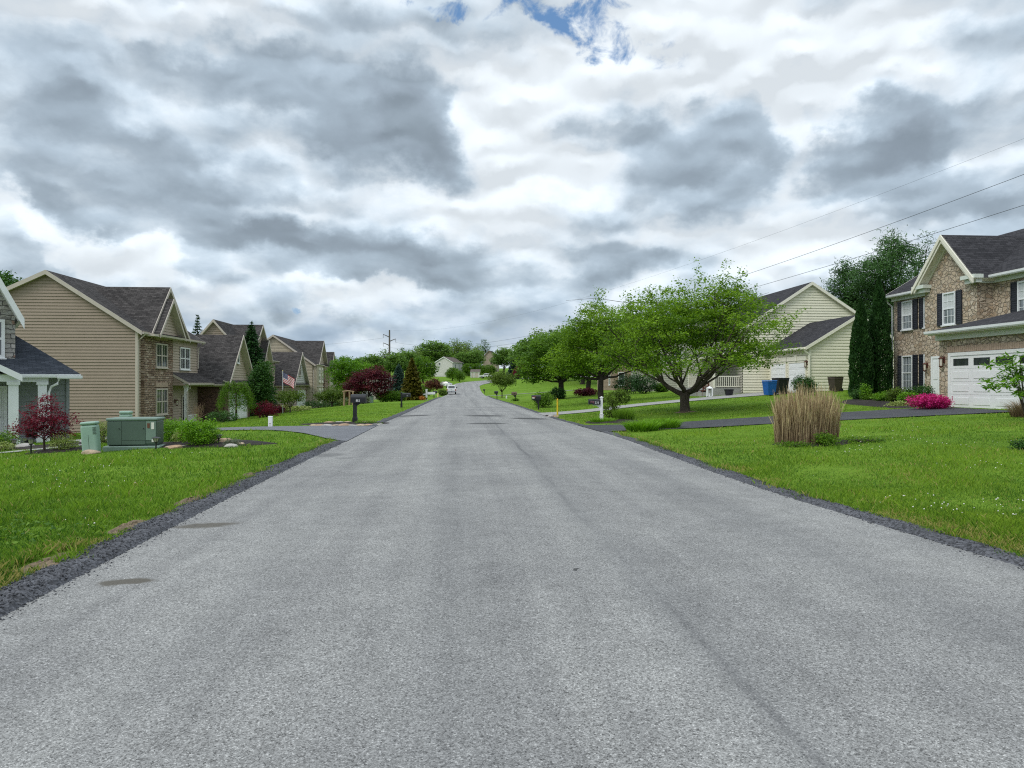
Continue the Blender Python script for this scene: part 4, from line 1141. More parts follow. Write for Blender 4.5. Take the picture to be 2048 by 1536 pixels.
def cream_house():
    X, Y = 19.85, 50.0; zb = 1.0
    h = House('cream_house', 'pale cream sided house with two white garage doors behind the blue bin', X, Y, zb)
    # garage block: gable end toward the camera
    gw, zE = 6.4, 3.2; zA = zE+.6*gw/2; gl = 6.6
    h.siding(CREAM_SIDE, '-y', 0, [(0, -1), (gw, -1), (gw, zE), (gw/2, zA), (0, zE)], .20, .046)
    h.siding(CREAM_SIDE, '-x', 0, [(0, -1), (gl, -1), (gl, zE), (0, zE)], .20, .046)
    h.siding(CREAM_SIDE, '+x', gw, [(0, -1), (gl, -1), (gl, zE), (0, zE)], .20, .046)
    h.gable('y', gw/2, zA, 0, zE, gw, zE, -.25, gl+.3, .16, .4)
    h.rake('-y', -.252, [(-.4, zE-.24+.16), (gw/2, zA+.16), (gw+.4, zE-.08)], .22, .04)
    h.corner(0, 0, -1, zE-.05, .14)
    h.gutter([(-.46, -.25, zE-.18), (-.46, gl, zE-.18)])
    h.downspout([(-.44, -.1, zE-.25), (-.3, -.12, zE-.42), (-.09, -.12, zE-.6), (-.09, -.12, -.5)], .06)
    for u in (1.75, 4.75):
        h.garage_door('-x', u, -.05, -.02, 2.45, 2.15, WHITE, 5, 2, False, CREAM_TRIM)
        dh = h.piece('door_head'); dh.box(-.14, -.02, u-1.45, u+1.45, 2.25, 2.55); dh.box(-.18, -.02, u-.16, u+.16, 2.24, 2.62)
    h.lantern('-x', .3, 1.9, -.02)
    h.tmb('foundation').box(.02, gw, -.06, .05, -1, -.08)
    # main two storey block
    mx, my0, my1, mw = -2.0, gl, gl+13.5, 10.6; zE2 = 4.75; zA2 = zE2+.65*mw/2
    h.siding(CREAM_SIDE, '-y', my0, [(mx, -1), (mx+mw, -1), (mx+mw, zE2), (mx+mw/2, zA2), (mx, zE2)], .20, .046)
    h.siding(CREAM_SIDE, '+y', my1, [(mx, -1), (mx+mw, -1), (mx+mw, zE2), (mx+mw/2, zA2), (mx, zE2)], .20, .046)
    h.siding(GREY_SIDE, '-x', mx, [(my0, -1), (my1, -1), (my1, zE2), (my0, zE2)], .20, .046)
    h.siding(CREAM_SIDE, '+x', mx+mw, [(my0, -1), (my1, -1), (my1, zE2), (my0, zE2)], .20, .046)
    h.gable('y', mx+mw/2, zA2, mx, zE2, mx+mw, zE2, my0-.25, my1+.3, .18, .4)
    h.rake('-y', my0-.252, [(mx-.4, zE2-.26+.18), (mx+mw/2, zA2+.18), (mx+mw+.4, zE2-.08)], .24, .04)
    for u in (my0+3, my0+7, my0+11): h.window('-x', u, 3.1, mx-.02, 1.0, 1.4, 'd', WHITE, GLASS, 1, 2)
    h.door('-x', my0+6.5, .35, mx-.02, .95, 2.05, DARKDOOR, False, True, CREAM_TRIM)
    # front porch with white railing
    px0, py0, py1 = mx-2.2, my0+.3, my0+9.5
    c = MB(); c.box(px0, mx-.03, py0, py1, -1, .32); c.build('porch_floor', CONCRETE, h.root)
    h.slab([(px0-.3, py0-.2, 2.75), (px0-.3, py1+.2, 2.75), (mx-.01, py1+.2, 3.3), (mx-.01, py0-.2, 3.3)], .14)
    for i in range(4):
        y = py0+.12+(py1-py0-.24)*i/3
        c = MB(); c.bbox(px0+.05, px0+.21, y-.08, y+.08, .33, 2.62, .01, 1); c.build('porch_column', CREAM_TRIM, h.root)
    for a, b, ax in ((py0+.2, py1-3.2, 'y'), (px0+.22, mx-.05, 'x')):
        c = MB()
        if ax == 'y':
            c.box(px0+.1, px0+.16, a, b, 1.18, 1.26); c.box(px0+.1, px0+.16, a, b, .42, .49)
            n = int((b-a)/.16)
            for i in range(n): y = a+.08+i*.16; c.box(px0+.11, px0+.15, y-.02, y+.02, .49, 1.18)
        else:
            c.box(a, b, py0+.1, py0+.16, 1.18, 1.26); c.box(a, b, py0+.1, py0+.16, .42, .49)
            n = int((b-a)/.16)
            for i in range(n): x = a+.08+i*.16; c.box(x-.02, x+.02, py0+.11, py0+.15, .49, 1.18)
        c.build('porch_railing', CREAM_TRIM, h.root)
    c = MB(); c.box(px0-.7, px0-.01, py0+.2, py1-3.4, -1, .02); c.box(px0-.35, px0-.012, py0+.2, py1-3.4, .021, .17); c.build('porch_step', CONCRETE, h.root)
    h.finish(ROOF_BLACK, CREAM_TRIM, tmats={'foundation': CONCRETE})
cream_house()

h = simple_house('grey_house', 'grey tan sided house end wall glimpsed under the spreading tree', 26.6, 84.0, .7, 10.4, 13, 5.6, 8.6, GREY_SIDE, ROOF_BLACK, WHITE,
                 wins=[('-y', -8.2, 3.4, 1, 1.4, 1), ('-x', 4, 3.3, 1, 1.4, 1)], e=.2); h.finish(ROOF_BLACK, WHITE)
h = simple_house('brown_house', 'brown sided house corner glimpsed beside the dark shrubs', 25.5, 112.0, .9, 10.4, 13, 5.4, 8.2, BROWN_SIDE, ROOF_BROWN, WHITE,
                 wins=[('-x', 3, .6, 1, 1.9, 1), ('-y', -9.3, .5, .9, 2.0, 1)]); h.finish(ROOF_BROWN, WHITE)

# far houses on the rise
def far_white():
    Y = 300.0; X = (905-1024)/F*Y; zb = CH+(768-754)/F*Y
    h = simple_house('white_house', 'white house with a sunroom and a gable wall on the far rise', X, Y, zb, 7.4, 11, 5.9, 8.0, WHITE_SIDE, ROOF_GREY, WHITE, rz=-.30,
                     wins=[('-y', -5.6, 4.6, .9, 1.1, 1), ('+x', 3.0, 3.6, 1.3, 1.6, 1), ('+x', 7.0, 3.6, 1.3, 1.6, 1)], e=.25)
    h.block(WHITE_SIDE, -11.6, -7.42, .3, 4.6, .4, 2.9, faces=('-y', '-x', '+y'))
    h.slab([(-12.0, -.1, 3.0), (-7.42, -.1, 3.0), (-7.42, 3, 4.6), (-10.4, 3, 4.6)], .16); h.slab([(-12.0, -.1, 3.0), (-10.4, 3, 4.6), (-10.4, 4.8, 4.6), (-12.0, 4.9, 3.0)], .16)
    for u in (-10.9, -9.55, -8.2): h.window('-y', u, 1.1, .27, 1.05, 1.65, 'd', WHITE, GLASS, 1, 1)
    h.flat(BROWN_SIDE, '-y', .25, [(-11.6, -1), (0, -1), (0, .39), (-11.6, .39)])
    h.finish(ROOF_GREY, WHITE)
far_white()
Y = 345.0
h = simple_house('tan_house', 'steep gabled tan house with brown trim high on the far rise', (992-1024)/F*Y, Y, CH+(768-742)/F*Y, 6.3, 9, 6.2, 9.3, pm('pink_tan_siding', (.34,.28,.22), .7, .05), ROOF_BROWN, BROWN_SIDE, rz=-.15,
                 wins=[('-y', -2.2, 3.3, .8, 1.6, 1), ('+x', 3, 3.3, 1.2, 1.6, 1)], e=.25); h.finish(ROOF_BROWN, BROWN_SIDE)
def far_dormers():
    Y = 300.0; X = (1024-1024)/F*Y; zb = CH+(768-750)/F*Y
    h = House('brick_house', 'dark brick house with two white dormers behind the far red maple', X, Y, zb, -.1)
    h.block(STONE_DARK, 0, 6.5, 0, 8, -2, 3.2, False)
    h.slab([(-.4, -.5, 3.1), (6.9, -.5, 3.1), (6.0, 3.6, 6.4), (-.2, 3.6, 6.4)], .2); h.slab([(-.4, 8.4, 3.1), (6.9, 8.4, 3.1), (6.0, 3.6, 6.4), (-.2, 3.6, 6.4)], .2)
    h.flat(BROWN_SIDE, '+x', 6.4, [(0, 3.2), (8, 3.2), (3.8, 6.2)]); h.flat(BROWN_SIDE, '-x', 0, [(0, 3.2), (8, 3.2), (3.8, 6.2)])
    for u in (1.7, 4.9):
        h.block(WHITE_SIDE, u-.65, u+.65, .6, 3, 3.6, 5.2, False, faces=('-y', '+x', '-x'))
        h.flat(WHITE_SIDE, '-y', .6, [(u-.65, 5.2), (u+.65, 5.2), (u, 6.0)])
        h.gable('x', 0, 0, 0, 0, 0, 0, 0, 0) if False else None
        h.slab([(u, .35, 6.15), (u, 3.4, 6.15), (u-.9, 3.4, 5.05), (u-.9, .35, 5.05)], .12); h.slab([(u, .35, 6.15), (u, 3.4, 6.15), (u+.9, 3.4, 5.05), (u+.9, .35, 5.05)], .12)
        h.window('-y', u, 3.75, .6, .85, 1.5, 'd', WHITE, GLASS, 1, 2)
    h.window('-y', 3.2, .4, 0, 1.2, 1.6, 'd', WHITE, GLASS, 2, 2)
    h.finish(ROOF_GREY, WHITE)
far_dormers()
def far_garage():
    Y = 292.0; X = (950-1024)/F*Y; zb = tz((950-1024)/F*Y, Y)
    h = House('small_garage', 'small far garage with white corner trim and two beige doors beside the road bend', X, Y, zb, -.05, 'garage')
    h.block(TAN_LIGHT, -1.6, 1.6, 0, 4.5, -.5, 2.2); h.slab([(-1.9, -.3, 2.2), (1.9, -.3, 2.2), (1.9, 2.2, 3.3), (-1.9, 2.2, 3.3)], .15); h.slab([(-1.9, 4.8, 2.2), (1.9, 4.8, 2.2), (1.9, 2.2, 3.3), (-1.9, 2.2, 3.3)], .15)
    h.flat(TAN_LIGHT, '+x', 1.55, [(0, 2.2), (4.5, 2.2), (2.2, 3.2)]); h.flat(TAN_LIGHT, '-x', -1.55, [(0, 2.2), (4.5, 2.2), (2.2, 3.2)])
    for x in (-1.55, -.35, 1.55): h.corner(x, -.06, -.5, 2.2, .26)
    h.piece('fascia').box(-1.7, 1.7, -.12, -.04, 1.95, 2.2)
    h.garage_door('-y', .6, 0, -.04, 1.6, 1.9, TAN_TRIM, 4, 2, False); h.garage_door('-y', -.95, 0, -.04, .9, 1.9, TAN_TRIM, 4, 2, False)
    h.finish(ROOF_GREY, WHITE)
far_garage()
# ------------------------------------------------------------------ trees and plants
def basis(n, r):
    A = unit(r.normal(0, 1, (n, 3))); return A
def crown_clumps(r, lobes, n, inner=.45):
    """points spread through ellipsoid lobes (cx,cy,cz,rx,ry,rz), more of them towards the outside"""
    vol = np.array([l[3]*l[4]*l[5] for l in lobes])**.75; p = vol/vol.sum()
    k = r.choice(len(lobes), n, p=p); L = np.array(lobes)[k]
    d = unit(r.normal(0, 1, (n, 3))); rad = (inner**3 + (1-inner**3)*r.random(n))**(1/3.)
    rad *= 1 + r.normal(0, .07, n)
    return L[:, :3] + d*L[:, 3:6]*rad[:, None], k
def leaves_on(r, C, per, spread, size, up, asp, tint0, tsd=.10, fold=.1, droop=0.0):
    """per leaves scattered round each clump centre"""
    n = len(C); N = n*per
    P_ = np.repeat(C, per, 0) + r.normal(0, 1, (N, 3))*np.asarray(spread)
    P_[:, 2] -= droop*r.random(N)
    T = np.clip(np.repeat(tint0, per) + r.normal(0, tsd, N), 0, 1)
    A = r.normal(0, 1, (N, 3)); A[:, 2] = A[:, 2]*(1-up) - droop; A = unit(A)
    U = r.normal(0, 1, (N, 3))*.6; U[:, 2] += up*1.5
    B = unit(np.cross(unit(U), A))
    s = size*(.65 + .7*r.random(N))
    V, Fa = leaf_quads(P_, A, B, s, asp, -fold, r)
    return V, Fa, T
def merge(parts):
    Vs = []; Fs = []; Ts = []; o = 0
    for V, Fa, T in parts:
        Vs.append(V); Fs.append(Fa+o); Ts.append(T); o += len(V)
    return np.concatenate(Vs), np.concatenate(Fs), np.concatenate(Ts)
def limb(mb, a, b, r0, r1, r, sag=0.0, n=5, sides=6, wig=.06):
    a = Vector(a); b = Vector(b); L = (b-a).length; pts = []
    for i in range(n+1):
        t = i/n; p = a.lerp(b, t); p.z += sag*L*math.sin(math.pi*t)
        if 0 < i < n: p += Vector(r.normal(0, wig*L/n*2, 3))
        pts.append(p)
    mb.tube(pts, [r0 + (r1-r0)*(i/n)**.8 for i in range(n+1)], sides)
    return pts
def tree(name, label, cat, x, y, lobes, trunk_r, fork, nclump, per, leaf, mat, spread=(.22, .22, .14), up=.55, asp=.6, seed=1, bark=None, limbs=True,
         inner=.45, twigs=40, group=None, z=None, lean=(0, 0), part='crown', tsd=.10, droop=0.0, multi=0, flare=1.5, base_dz=-.05):
    """lobes relative to the foot of the trunk"""
    r = np.random.default_rng(seed)
    zb = (tz(x, y) if z is None else z) + base_dz
    root = empty(name, (x, y, zb), 0, label, cat, group)
    C, k = crown_clumps(r, lobes, nclump, inner)
    C = C[C[:, 2] > .08]
    lt = r.normal(0, .10, len(lobes))[k[:len(C)]] if len(lobes) > 1 else 0
    t0 = np.clip(.45 + lt + r.normal(0, .15, len(C)), .03, .8)
    V, Fa, T = leaves_on(r, C, per, spread, leaf, up, asp, t0, tsd, droop=droop)
    np_mesh(part, V, Fa, mat, T, root)
    if trunk_r > 0:
        mb = MB(); f = Vector((lean[0], lean[1], fork))
        if multi:
            for i in range(multi):
                a = 2*math.pi*i/multi + r.random()
                l = lobes[i % len(lobes)]
                limb(mb, (.04*math.cos(a), .04*math.sin(a), 0), (l[0], l[1], l[2]), trunk_r, trunk_r*.3, r, .06)
        else:
            m = f*.5 + Vector((r.normal(0, .03), r.normal(0, .03), 0))*fork
            mb.tube([(0, 0, -.15), (0, 0, .0), (0, 0, fork*.12), m, f, f + Vector((0, 0, fork*.12))], [trunk_r*flare*1.15, trunk_r*flare, trunk_r*1.12, trunk_r, trunk_r*.92, trunk_r*.5], 10)
            if limbs:
                for l in lobes:
                    e = Vector((l[0], l[1], l[2]))
                    s_ = Vector((f.x, f.y, fork*(.86 + .16*r.random())))
                    pts = limb(mb, s_, e, trunk_r*.48, trunk_r*.14, r, -.05, 6, 7)
        for i in range(min(twigs, len(C))):
            j = r.integers(len(C)); l = lobes[k[j] if j < len(k) else 0]
            c = Vector(l[:3]); q = Vector(C[j])
            limb(mb, c.lerp(Vector((lean[0], lean[1], max(fork, .1))), .25), q, max(.006, trunk_r*.11), max(.003, trunk_r*.03), r, 0, 4, 4)
        mb.build('trunk', bark or BARK, root, smooth=True)
    return root
def conifer(name, label, cat, x, y, h, rad, nwh, mat, leaf=.16, per=26, seed=1, trunk_r=.14, base=.06, droop=.25, group=None, z=None, bark=None, tip=1.0, asp=.28, bpw=9, jit=.12, full=.3):
    """whorled evergreen: needle sprays along drooping branches"""
    r = np.random.default_rng(seed)
    zb = (tz(x, y) if z is None else z) - .05
    root = empty(name, (x, y, zb), 0, label, cat, group)
    Cs = []; As = []; ts = []; mb = MB()
    mb.tube([(0, 0, 0), (0, 0, h*.4), (0, 0, h*.99)], [trunk_r*1.3, trunk_r*.8, .015], 8)
    for i in range(nwh):
        f = i/(nwh-1); zz = h*(base + (1-base)*f)
        R = rad*(1-f)**.85*(.82 + .3*r.random()) + .05
        nb = max(4, int(bpw*(.5+.6*(1-f))))
        for b in range(nb):
            a = 2*math.pi*(b + r.random()*.7)/nb + i*1.1; Rb = R*(1 + r.normal(0, jit))
            m = max(3, int(per*Rb/rad)+2); t = full + (1-full)*r.random(m)**.8
            px = np.cos(a)*Rb*t; py = np.sin(a)*Rb*t; pz = zz - droop*Rb*t**1.5 + .10*Rb*np.maximum(0, t-.7)
            w = .16*Rb*(1.1-t)+.03
            c = np.stack([px + r.normal(0, 1, m)*w, py + r.normal(0, 1, m)*w, pz + r.normal(0, .05*h/nwh*6, m)*.5], 1)
            Cs.append(c); d = np.array([np.cos(a), np.sin(a), -.25*droop*2])
            As.append(unit(d[None] + r.normal(0, .5, (m, 3)))); ts.append(np.clip(.35 + .25*(t-.5) + r.normal(0, .14, m), 0, 1))
            if b % 3 == 0: mb.tube([(0, 0, zz), (math.cos(a)*Rb*.5, math.sin(a)*Rb*.5, zz-droop*Rb*.35), (math.cos(a)*Rb*.9, math.sin(a)*Rb*.9, zz-droop*Rb*.8)], [.03*trunk_r/.14, .015, .005], 4)
    C = np.concatenate(Cs); A = np.concatenate(As); T = np.concatenate(ts)
    U = r.normal(0, .5, (len(C), 3)); U[:, 2] += 1; B = unit(np.cross(unit(U), A))
    V, Fa = leaf_quads(C, A, B, leaf*(.7+.6*r.random(len(C)))*(1+.25*rad), asp, -.06, r)
    np_mesh('crown', V, Fa, mat, T, root)
    mb.build('trunk', bark or BARK2, root, smooth=True)
    return root
def columnar(name, label, x, y, h, rad, n, mat, seed, leaf=.10, group=None, px=1.0):
    r = np.random.default_rng(seed); zb = tz(x, y) - .05
    root = empty(name, (x, y, zb), 0, label, 'arborvitae', group)
    z = h*r.random(n)**.95; a = r.random(n)*6.283
    prof = np.interp(z/h, [0, .05, .3, .6, .85, 1], [.88, .98, 1.0, .80, .40, .02])
    lump = 1 + .06*np.sin(3*a + z*1.7) + .05*np.sin(5*a - z*2.9) + .05*np.sin(z*7+a*2)
    R = rad*prof*lump*(.72 + .30*r.random(n)**.4)
    C = np.stack([R*np.cos(a), R*np.sin(a), z], 1)
    A = unit(np.stack([np.cos(a)*.45, np.sin(a)*.45, np.full(n, 1.0)], 1) + r.normal(0, .28, (n, 3)))
    B = unit(np.cross(A, r.normal(0, 1, (n, 3))))
    V, Fa = leaf_quads(C, A, B, leaf*(.7+.8*r.random(n)), .5, -.08, r)
    T = np.clip(.4 + .35*(lump-1)/.2 + r.normal(0, .14, n), 0, 1)
    np_mesh('crown', V, Fa, mat, T, root)
    mb = MB(); mb.tube([(0, 0, -.1), (0, 0, h*.5), (0, 0, h*.95)], [.12, .08, .01], 8); mb.build('trunk', BARK2, root)
    return root
def shrub(name, label, cat, x, y, rx, ry, h, n, leaf, mat, seed, per=7, stems=7, asp=.6, up=.5, group=None, z=None, spread=.06, part='foliage', lob=5, inner=.6, sink=.0, tsd=.1):
    r = np.random.default_rng(seed)
    lobes = [(0, 0, h*.48, rx*.86, ry*.86, h*.50)]
    for i in range(lob):
        a = 2*math.pi*(i+r.random()*.6)/lob; q = .45+.2*r.random()
        lobes.append((math.cos(a)*rx*q, math.sin(a)*ry*q, h*(.38+.22*r.random()), rx*.5, ry*.5, h*(.34+.1*r.random())))
    return tree(name, label, cat, x, y, lobes, .012*stems**.5, .1, n, per, leaf, mat, (spread*1.3, spread*1.3, spread), up, asp, seed, BARK, False, inner, 14, group, z, (0, 0), part, tsd, 0.0, stems, base_dz=-.03-sink)
def grass_clump(name, label, cat, x, y, rx, ry, h, n, mat, seed, wid=.010, lean=.16, part='foliage', arch=.0, z=None, group=None, seg=5, tint=(.15, .85), top=.0, ragged=0.0, core=.62):
    """a tuft of narrow arching blades growing from a patch rx by ry"""
    r = np.random.default_rng(seed); zb = (tz(x, y) if z is None else z) - .02
    root = empty(name, (x, y, zb), 0, label, cat, group)
    a = r.random(n)*6.283; q = np.sqrt(r.random(n))
    bx = rx*q*np.cos(a)*core; by = ry*q*np.sin(a)*core
    H = h*(.62+.42*r.random(n))*(1-.18*q**2)
    if ragged:
        H *= 1.06 - .5*r.random(n)**1.6; j = r.random(n) < .10; H[j] *= .45
        H *= 1 + .10*np.sin(a*3+1)*q
    out = lean*(.3+q)*H*(1 + ragged*3.0*(r.random(n) < .05)); oa = a + r.normal(0, .7, n)
    ex = np.cos(oa)*out + r.normal(0, .05, n)*H; ey = np.sin(oa)*out + r.normal(0, .05, n)*H
    w = wid*(.6+.8*r.random(n)); sa = r.random(n)*6.283; sx = np.cos(sa); sy = np.sin(sa)
    rows_ = []
    for i in range(seg+1):
        t = i/seg; bend = t**1.7
        zz = H*(t - arch*t**3); ww = w*(1-.85*t**1.5 + top*math.exp(-((t-.86)/.10)**2))
        c = np.stack([bx+ex*bend, by+ey*bend, zz], 1); s_ = np.stack([sx*ww/2, sy*ww/2, 0*ww], 1)
        rows_.append(np.stack([c-s_, c+s_], 1))
    V = np.stack(rows_, 1)          # n, seg+1, 2, 3
    base = np.arange(n)[:, None, None]*(seg+1)*2
    i = np.arange(seg)[None, :, None]*2
    Fa = np.concatenate([base+i, base+i+1, base+i+3, base+i+2], 2).reshape(-1, 4)
    T = np.repeat(np.clip(tint[0] + (tint[1]-tint[0])*r.random(n), 0, 1), seg)
    T = np.clip(T + np.tile(np.linspace(-.25, .2, seg), n), 0, 1)
    np_mesh(part, V.reshape(-1, 3), Fa, mat, T, root)
    return root

# --- the spreading cherry on the right lawn
def cherry(name, label, x, y, sx, h, seed, nclump, per, leaf, mat='cherry', spur=True, fork=1.1, tr=.235, group=None, per_l=None):
    r = np.random.default_rng(seed)
    L = []; M_ = []          # lobes and the main limb each hangs from
    nm = 5
    for i in range(nm):
        a = 2*math.pi*i/nm + .35 + r.normal(0, .15)
        for (q, zf, rr, rz_) in ((.70, .40, .34, .10), (.60, .54, .36, .13), (.40, .68, .36, .12), (.80, .50, .24, .10)):
            da = r.normal(0, .32); q2 = q*(.92+.16*r.random())
            L.append((math.cos(a+da)*sx*q2, math.sin(a+da)*sx*q2*.9, h*(zf+r.normal(0, .04)), sx*rr, sx*rr, h*rz_)); M_.append(i)
    L += [(0, 0, h*.74, sx*.5, sx*.45, h*.13), (sx*.18, 0, h*.60, sx*.5, sx*.45, h*.14), (-sx*.2, -.3, h*.56, sx*.5, sx*.4, h*.14)]; M_ += [0, 1, 3]
    if spur: L += [(sx*.30, .2, h*.86, sx*.22, sx*.2, h*.10), (sx*.48, .0, h*.78, sx*.26, sx*.2, h*.10), (-sx*.80, 0, h*.64, sx*.14, sx*.12, h*.11), (-sx*.62, 0, h*.60, sx*.3, sx*.25, h*.11)]; M_ += [0, 0, 2, 2]
    zb = tz(x, y)-.05
    root = empty(name, (x, y, zb), 0, label, 'tree', group)
    C, k = crown_clumps(r, L, nclump, .25)
    C = C[C[:, 2] > h*.27]
    t0 = np.clip(.42 + r.normal(0, .12, len(L))[k[:len(C)]] + r.normal(0, .13, len(C)), .03, .85)
    pts = [leaves_on(r, C, per, (.27, .27, .085), leaf, .6, .55, t0, .12, droop=.12)]
    if spur:
        for (ax, az, bx_, bz) in ((sx*.22, h*.8, sx*.13, h*1.03), (sx*.36, h*.82, sx*.42, h*1.0), (sx*.5, h*.8, sx*.58, h*.97), (-sx*.78, h*.68, -sx*.84, h*.84), (-sx*.86, h*.62, -sx*1.0, h*.72),
                                  (sx*.9, h*.55, sx*1.13, h*.70), (sx*.85, h*.5, sx*1.08, h*.60), (sx*.0, h*.78, -sx*.06, h*.88), (-sx*.3, h*.75, -sx*.36, h*.84), (-sx*.5, h*.7, -sx*.58, h*.80)):
            t = np.linspace(0, 1, 12)[:, None]
            C2 = np.array([ax, 0, az])*(1-t) + np.array([bx_, r.normal(0, .3), bz])*t + r.normal(0, .10, (12, 3))
            pts.append(leaves_on(r, C2, max(4, per//3), (.13, .13, .10), leaf, .5, .55, np.full(12, .5), .12))
    V, Fa, T = merge(pts)
    np_mesh('crown', V, Fa, LF[mat], T, root)
    mb = MB(); f = Vector((.05, 0, fork))
    mb.tube([(0, 0, -.2), (0, 0, .0), (.0, 0, .2), (-.02, 0, fork*.55), (0, 0, fork*.9), f], [tr*1.6, tr*1.35, tr*1.08, tr*.98, tr*1.08, tr*.8], 12)
    mains = []
    for i in range(nm):
        a = 2*math.pi*i/nm + .35; el_ = .62 + .25*r.random()
        s_ = Vector((0, 0, fork*(.78+.2*r.random()))); pl = []
        for j in range(10):
            t = j/9; R = sx*.62*t; p = s_ + Vector((math.cos(a)*R, math.sin(a)*R*.9, h*.50*(t**(1.15 if i % 2 else 1.5))*el_*1.15))
            if j: p += Vector(r.normal(0, .045, 3))
            pl.append(p)
        r0 = tr*(.62 if i % 2 == 0 else .5); mb.tube(pl, [r0*(1-.82*(j/9)**.8) for j in range(10)], 8); mains.append((pl, r0))
    for l, mi in zip(L, M_):
        pl, r0 = mains[mi % nm]; j = int(r.integers(2, 7)); e = Vector(l[:3]); s_ = pl[j]; midp = s_.lerp(e, .5); midp.z -= .06*(e-s_).length; rb = r0*(1-.82*(j/9)**.8)*.62
        q = [s_.lerp(midp, t)*(1-t) + midp.lerp(e, t)*t + (Vector(r.normal(0, .03, 3)) if 0 < t < 1 else Vector((0, 0, 0))) for t in [k/6 for k in range(7)]]
        mb.tube(q, [rb*(1-.8*k/6) for k in range(7)], 6)
        for _ in range(5):
            tgt = e + Vector((r.normal(0, l[3]*.55), r.normal(0, l[4]*.55), r.normal(0, l[5]*.6)))
            limb(mb, q[int(r.integers(2, 7))], tgt, .026, .006, r, .0, 4, 5)
    mb.build('trunk', BARK, root, smooth=True)
    return root
g = G(1370, 37.5)
cherry('cherry_tree', 'spreading green tree with forked trunk in the lawn before the cream house', g.x, g.y, 5.15, 7.4, 5, 1180, 42, .125)
g = G(1202, 58)
tree('cherry_tree', 'rounded green tree with single dark trunk standing behind the white mailbox post', 'tree', g.x, g.y,
     [(0,0,4.5,3.0,2.9,1.9),(-2.2,0,3.6,2.0,2.0,1.2),(2.3,.2,3.9,2.0,2.0,1.3),(.4,0,6.3,2.2,2.1,1.2),(-1.4,-.4,5.5,1.9,1.8,1.1),(1.9,-.4,5.7,1.8,1.8,1.1),(3.4,0,3.1,1.3,1.3,.8),(-3.0,-.3,2.7,1.2,1.2,.7),(-.6,.2,7.2,1.1,1.0,.6)], .22, 2.0, 1000, 30, .17, LF['cherry'], (.30,.30,.13), .6, .55, 9, BARK2)
g = G(1122, 80)
tree('maple_tree', 'dense green tree with a dark shrub round its trunk near the road bend', 'tree', g.x, g.y,
     [(0,0,4.4,4.0,3.8,2.3),(-2.2,0,3.4,2.6,2.4,1.5),(2.3,.3,3.6,2.6,2.4,1.6),(.6,0,6.2,2.4,2.2,1.4),(-1.6,-.5,5.4,2.0,2.0,1.2),(2.4,-.5,5.6,2.0,1.8,1.2),(-3.2,-.3,2.6,1.5,1.4,.9)], .3, 2.0, 900, 24, .24, LF['mid'], (.34,.34,.16), .6, .6, 21, BARK2)
g = G(1178, 92)
tree('maple_tree', 'rounded green tree crown between the two trees nearest the white mailbox', 'tree', g.x, g.y,
     [(0,0,4.8,3.6,3.4,2.6),(-1.8,0,3.9,2.4,2.2,1.7),(1.8,0,4.2,2.4,2.2,1.7),(0,0,6.4,2.2,2,1.3)], .3, 1.9, 520, 22, .26, LF['cherry'], (.36,.36,.18), .6, .6, 22, BARK2)

# --- evergreens beside the stone house
for px, Y, h_, r_, sd, lab in ((1722, 42.4, 5.55, .62, 3, 'shorter dark arborvitae column at the corner of the cream house'), (1758, 42.9, 6.75, .66, 4, 'tallest dark arborvitae column next to the stone house'),
                               (1741, 43.6, 4.4, .5, 5, 'dark arborvitae column squeezed between its two neighbours')):
    g = G(px, Y); columnar('arborvitae', lab, g.x, g.y, h_, r_, 15000, LF['arbor'], sd, .13, 'arborvitae columns beside the stone house')
def pine(name, label, px, Y, top, wid, seed, n=1500):
    g = G(px, Y); h_ = CH + (768-top)/F*Y - g.z
    r = np.random.default_rng(seed); L = []
    for i in range(15):
        f = .25 + .72*i/14; R = wid*(1.05-f)**.6*(.7+.5*r.random()); a = r.random()*6.28
        L.append((math.cos(a)*R*.55, math.sin(a)*R*.55, h_*f, R*.8, R*.8, h_*.085))
    return tree(name, label, 'tree', g.x, g.y, L, .3, h_*.3, n, 30, .34, LF['pine'], (.42,.42,.2), .25, .20, seed, BARK2, True, .2, 30)
pine('pine_tree', 'tall dark pine rising behind the stone house gable', 1782, 72, 476, 5.2, 31)
pine('pine_tree', 'dark pine left of the tall pine above the cream house roof', 1693, 76, 528, 4.6, 32)
pine('pine_tree', 'pine top peeping out just beside the stone house gable rake', 1848, 80, 484, 4.2, 33, 600)

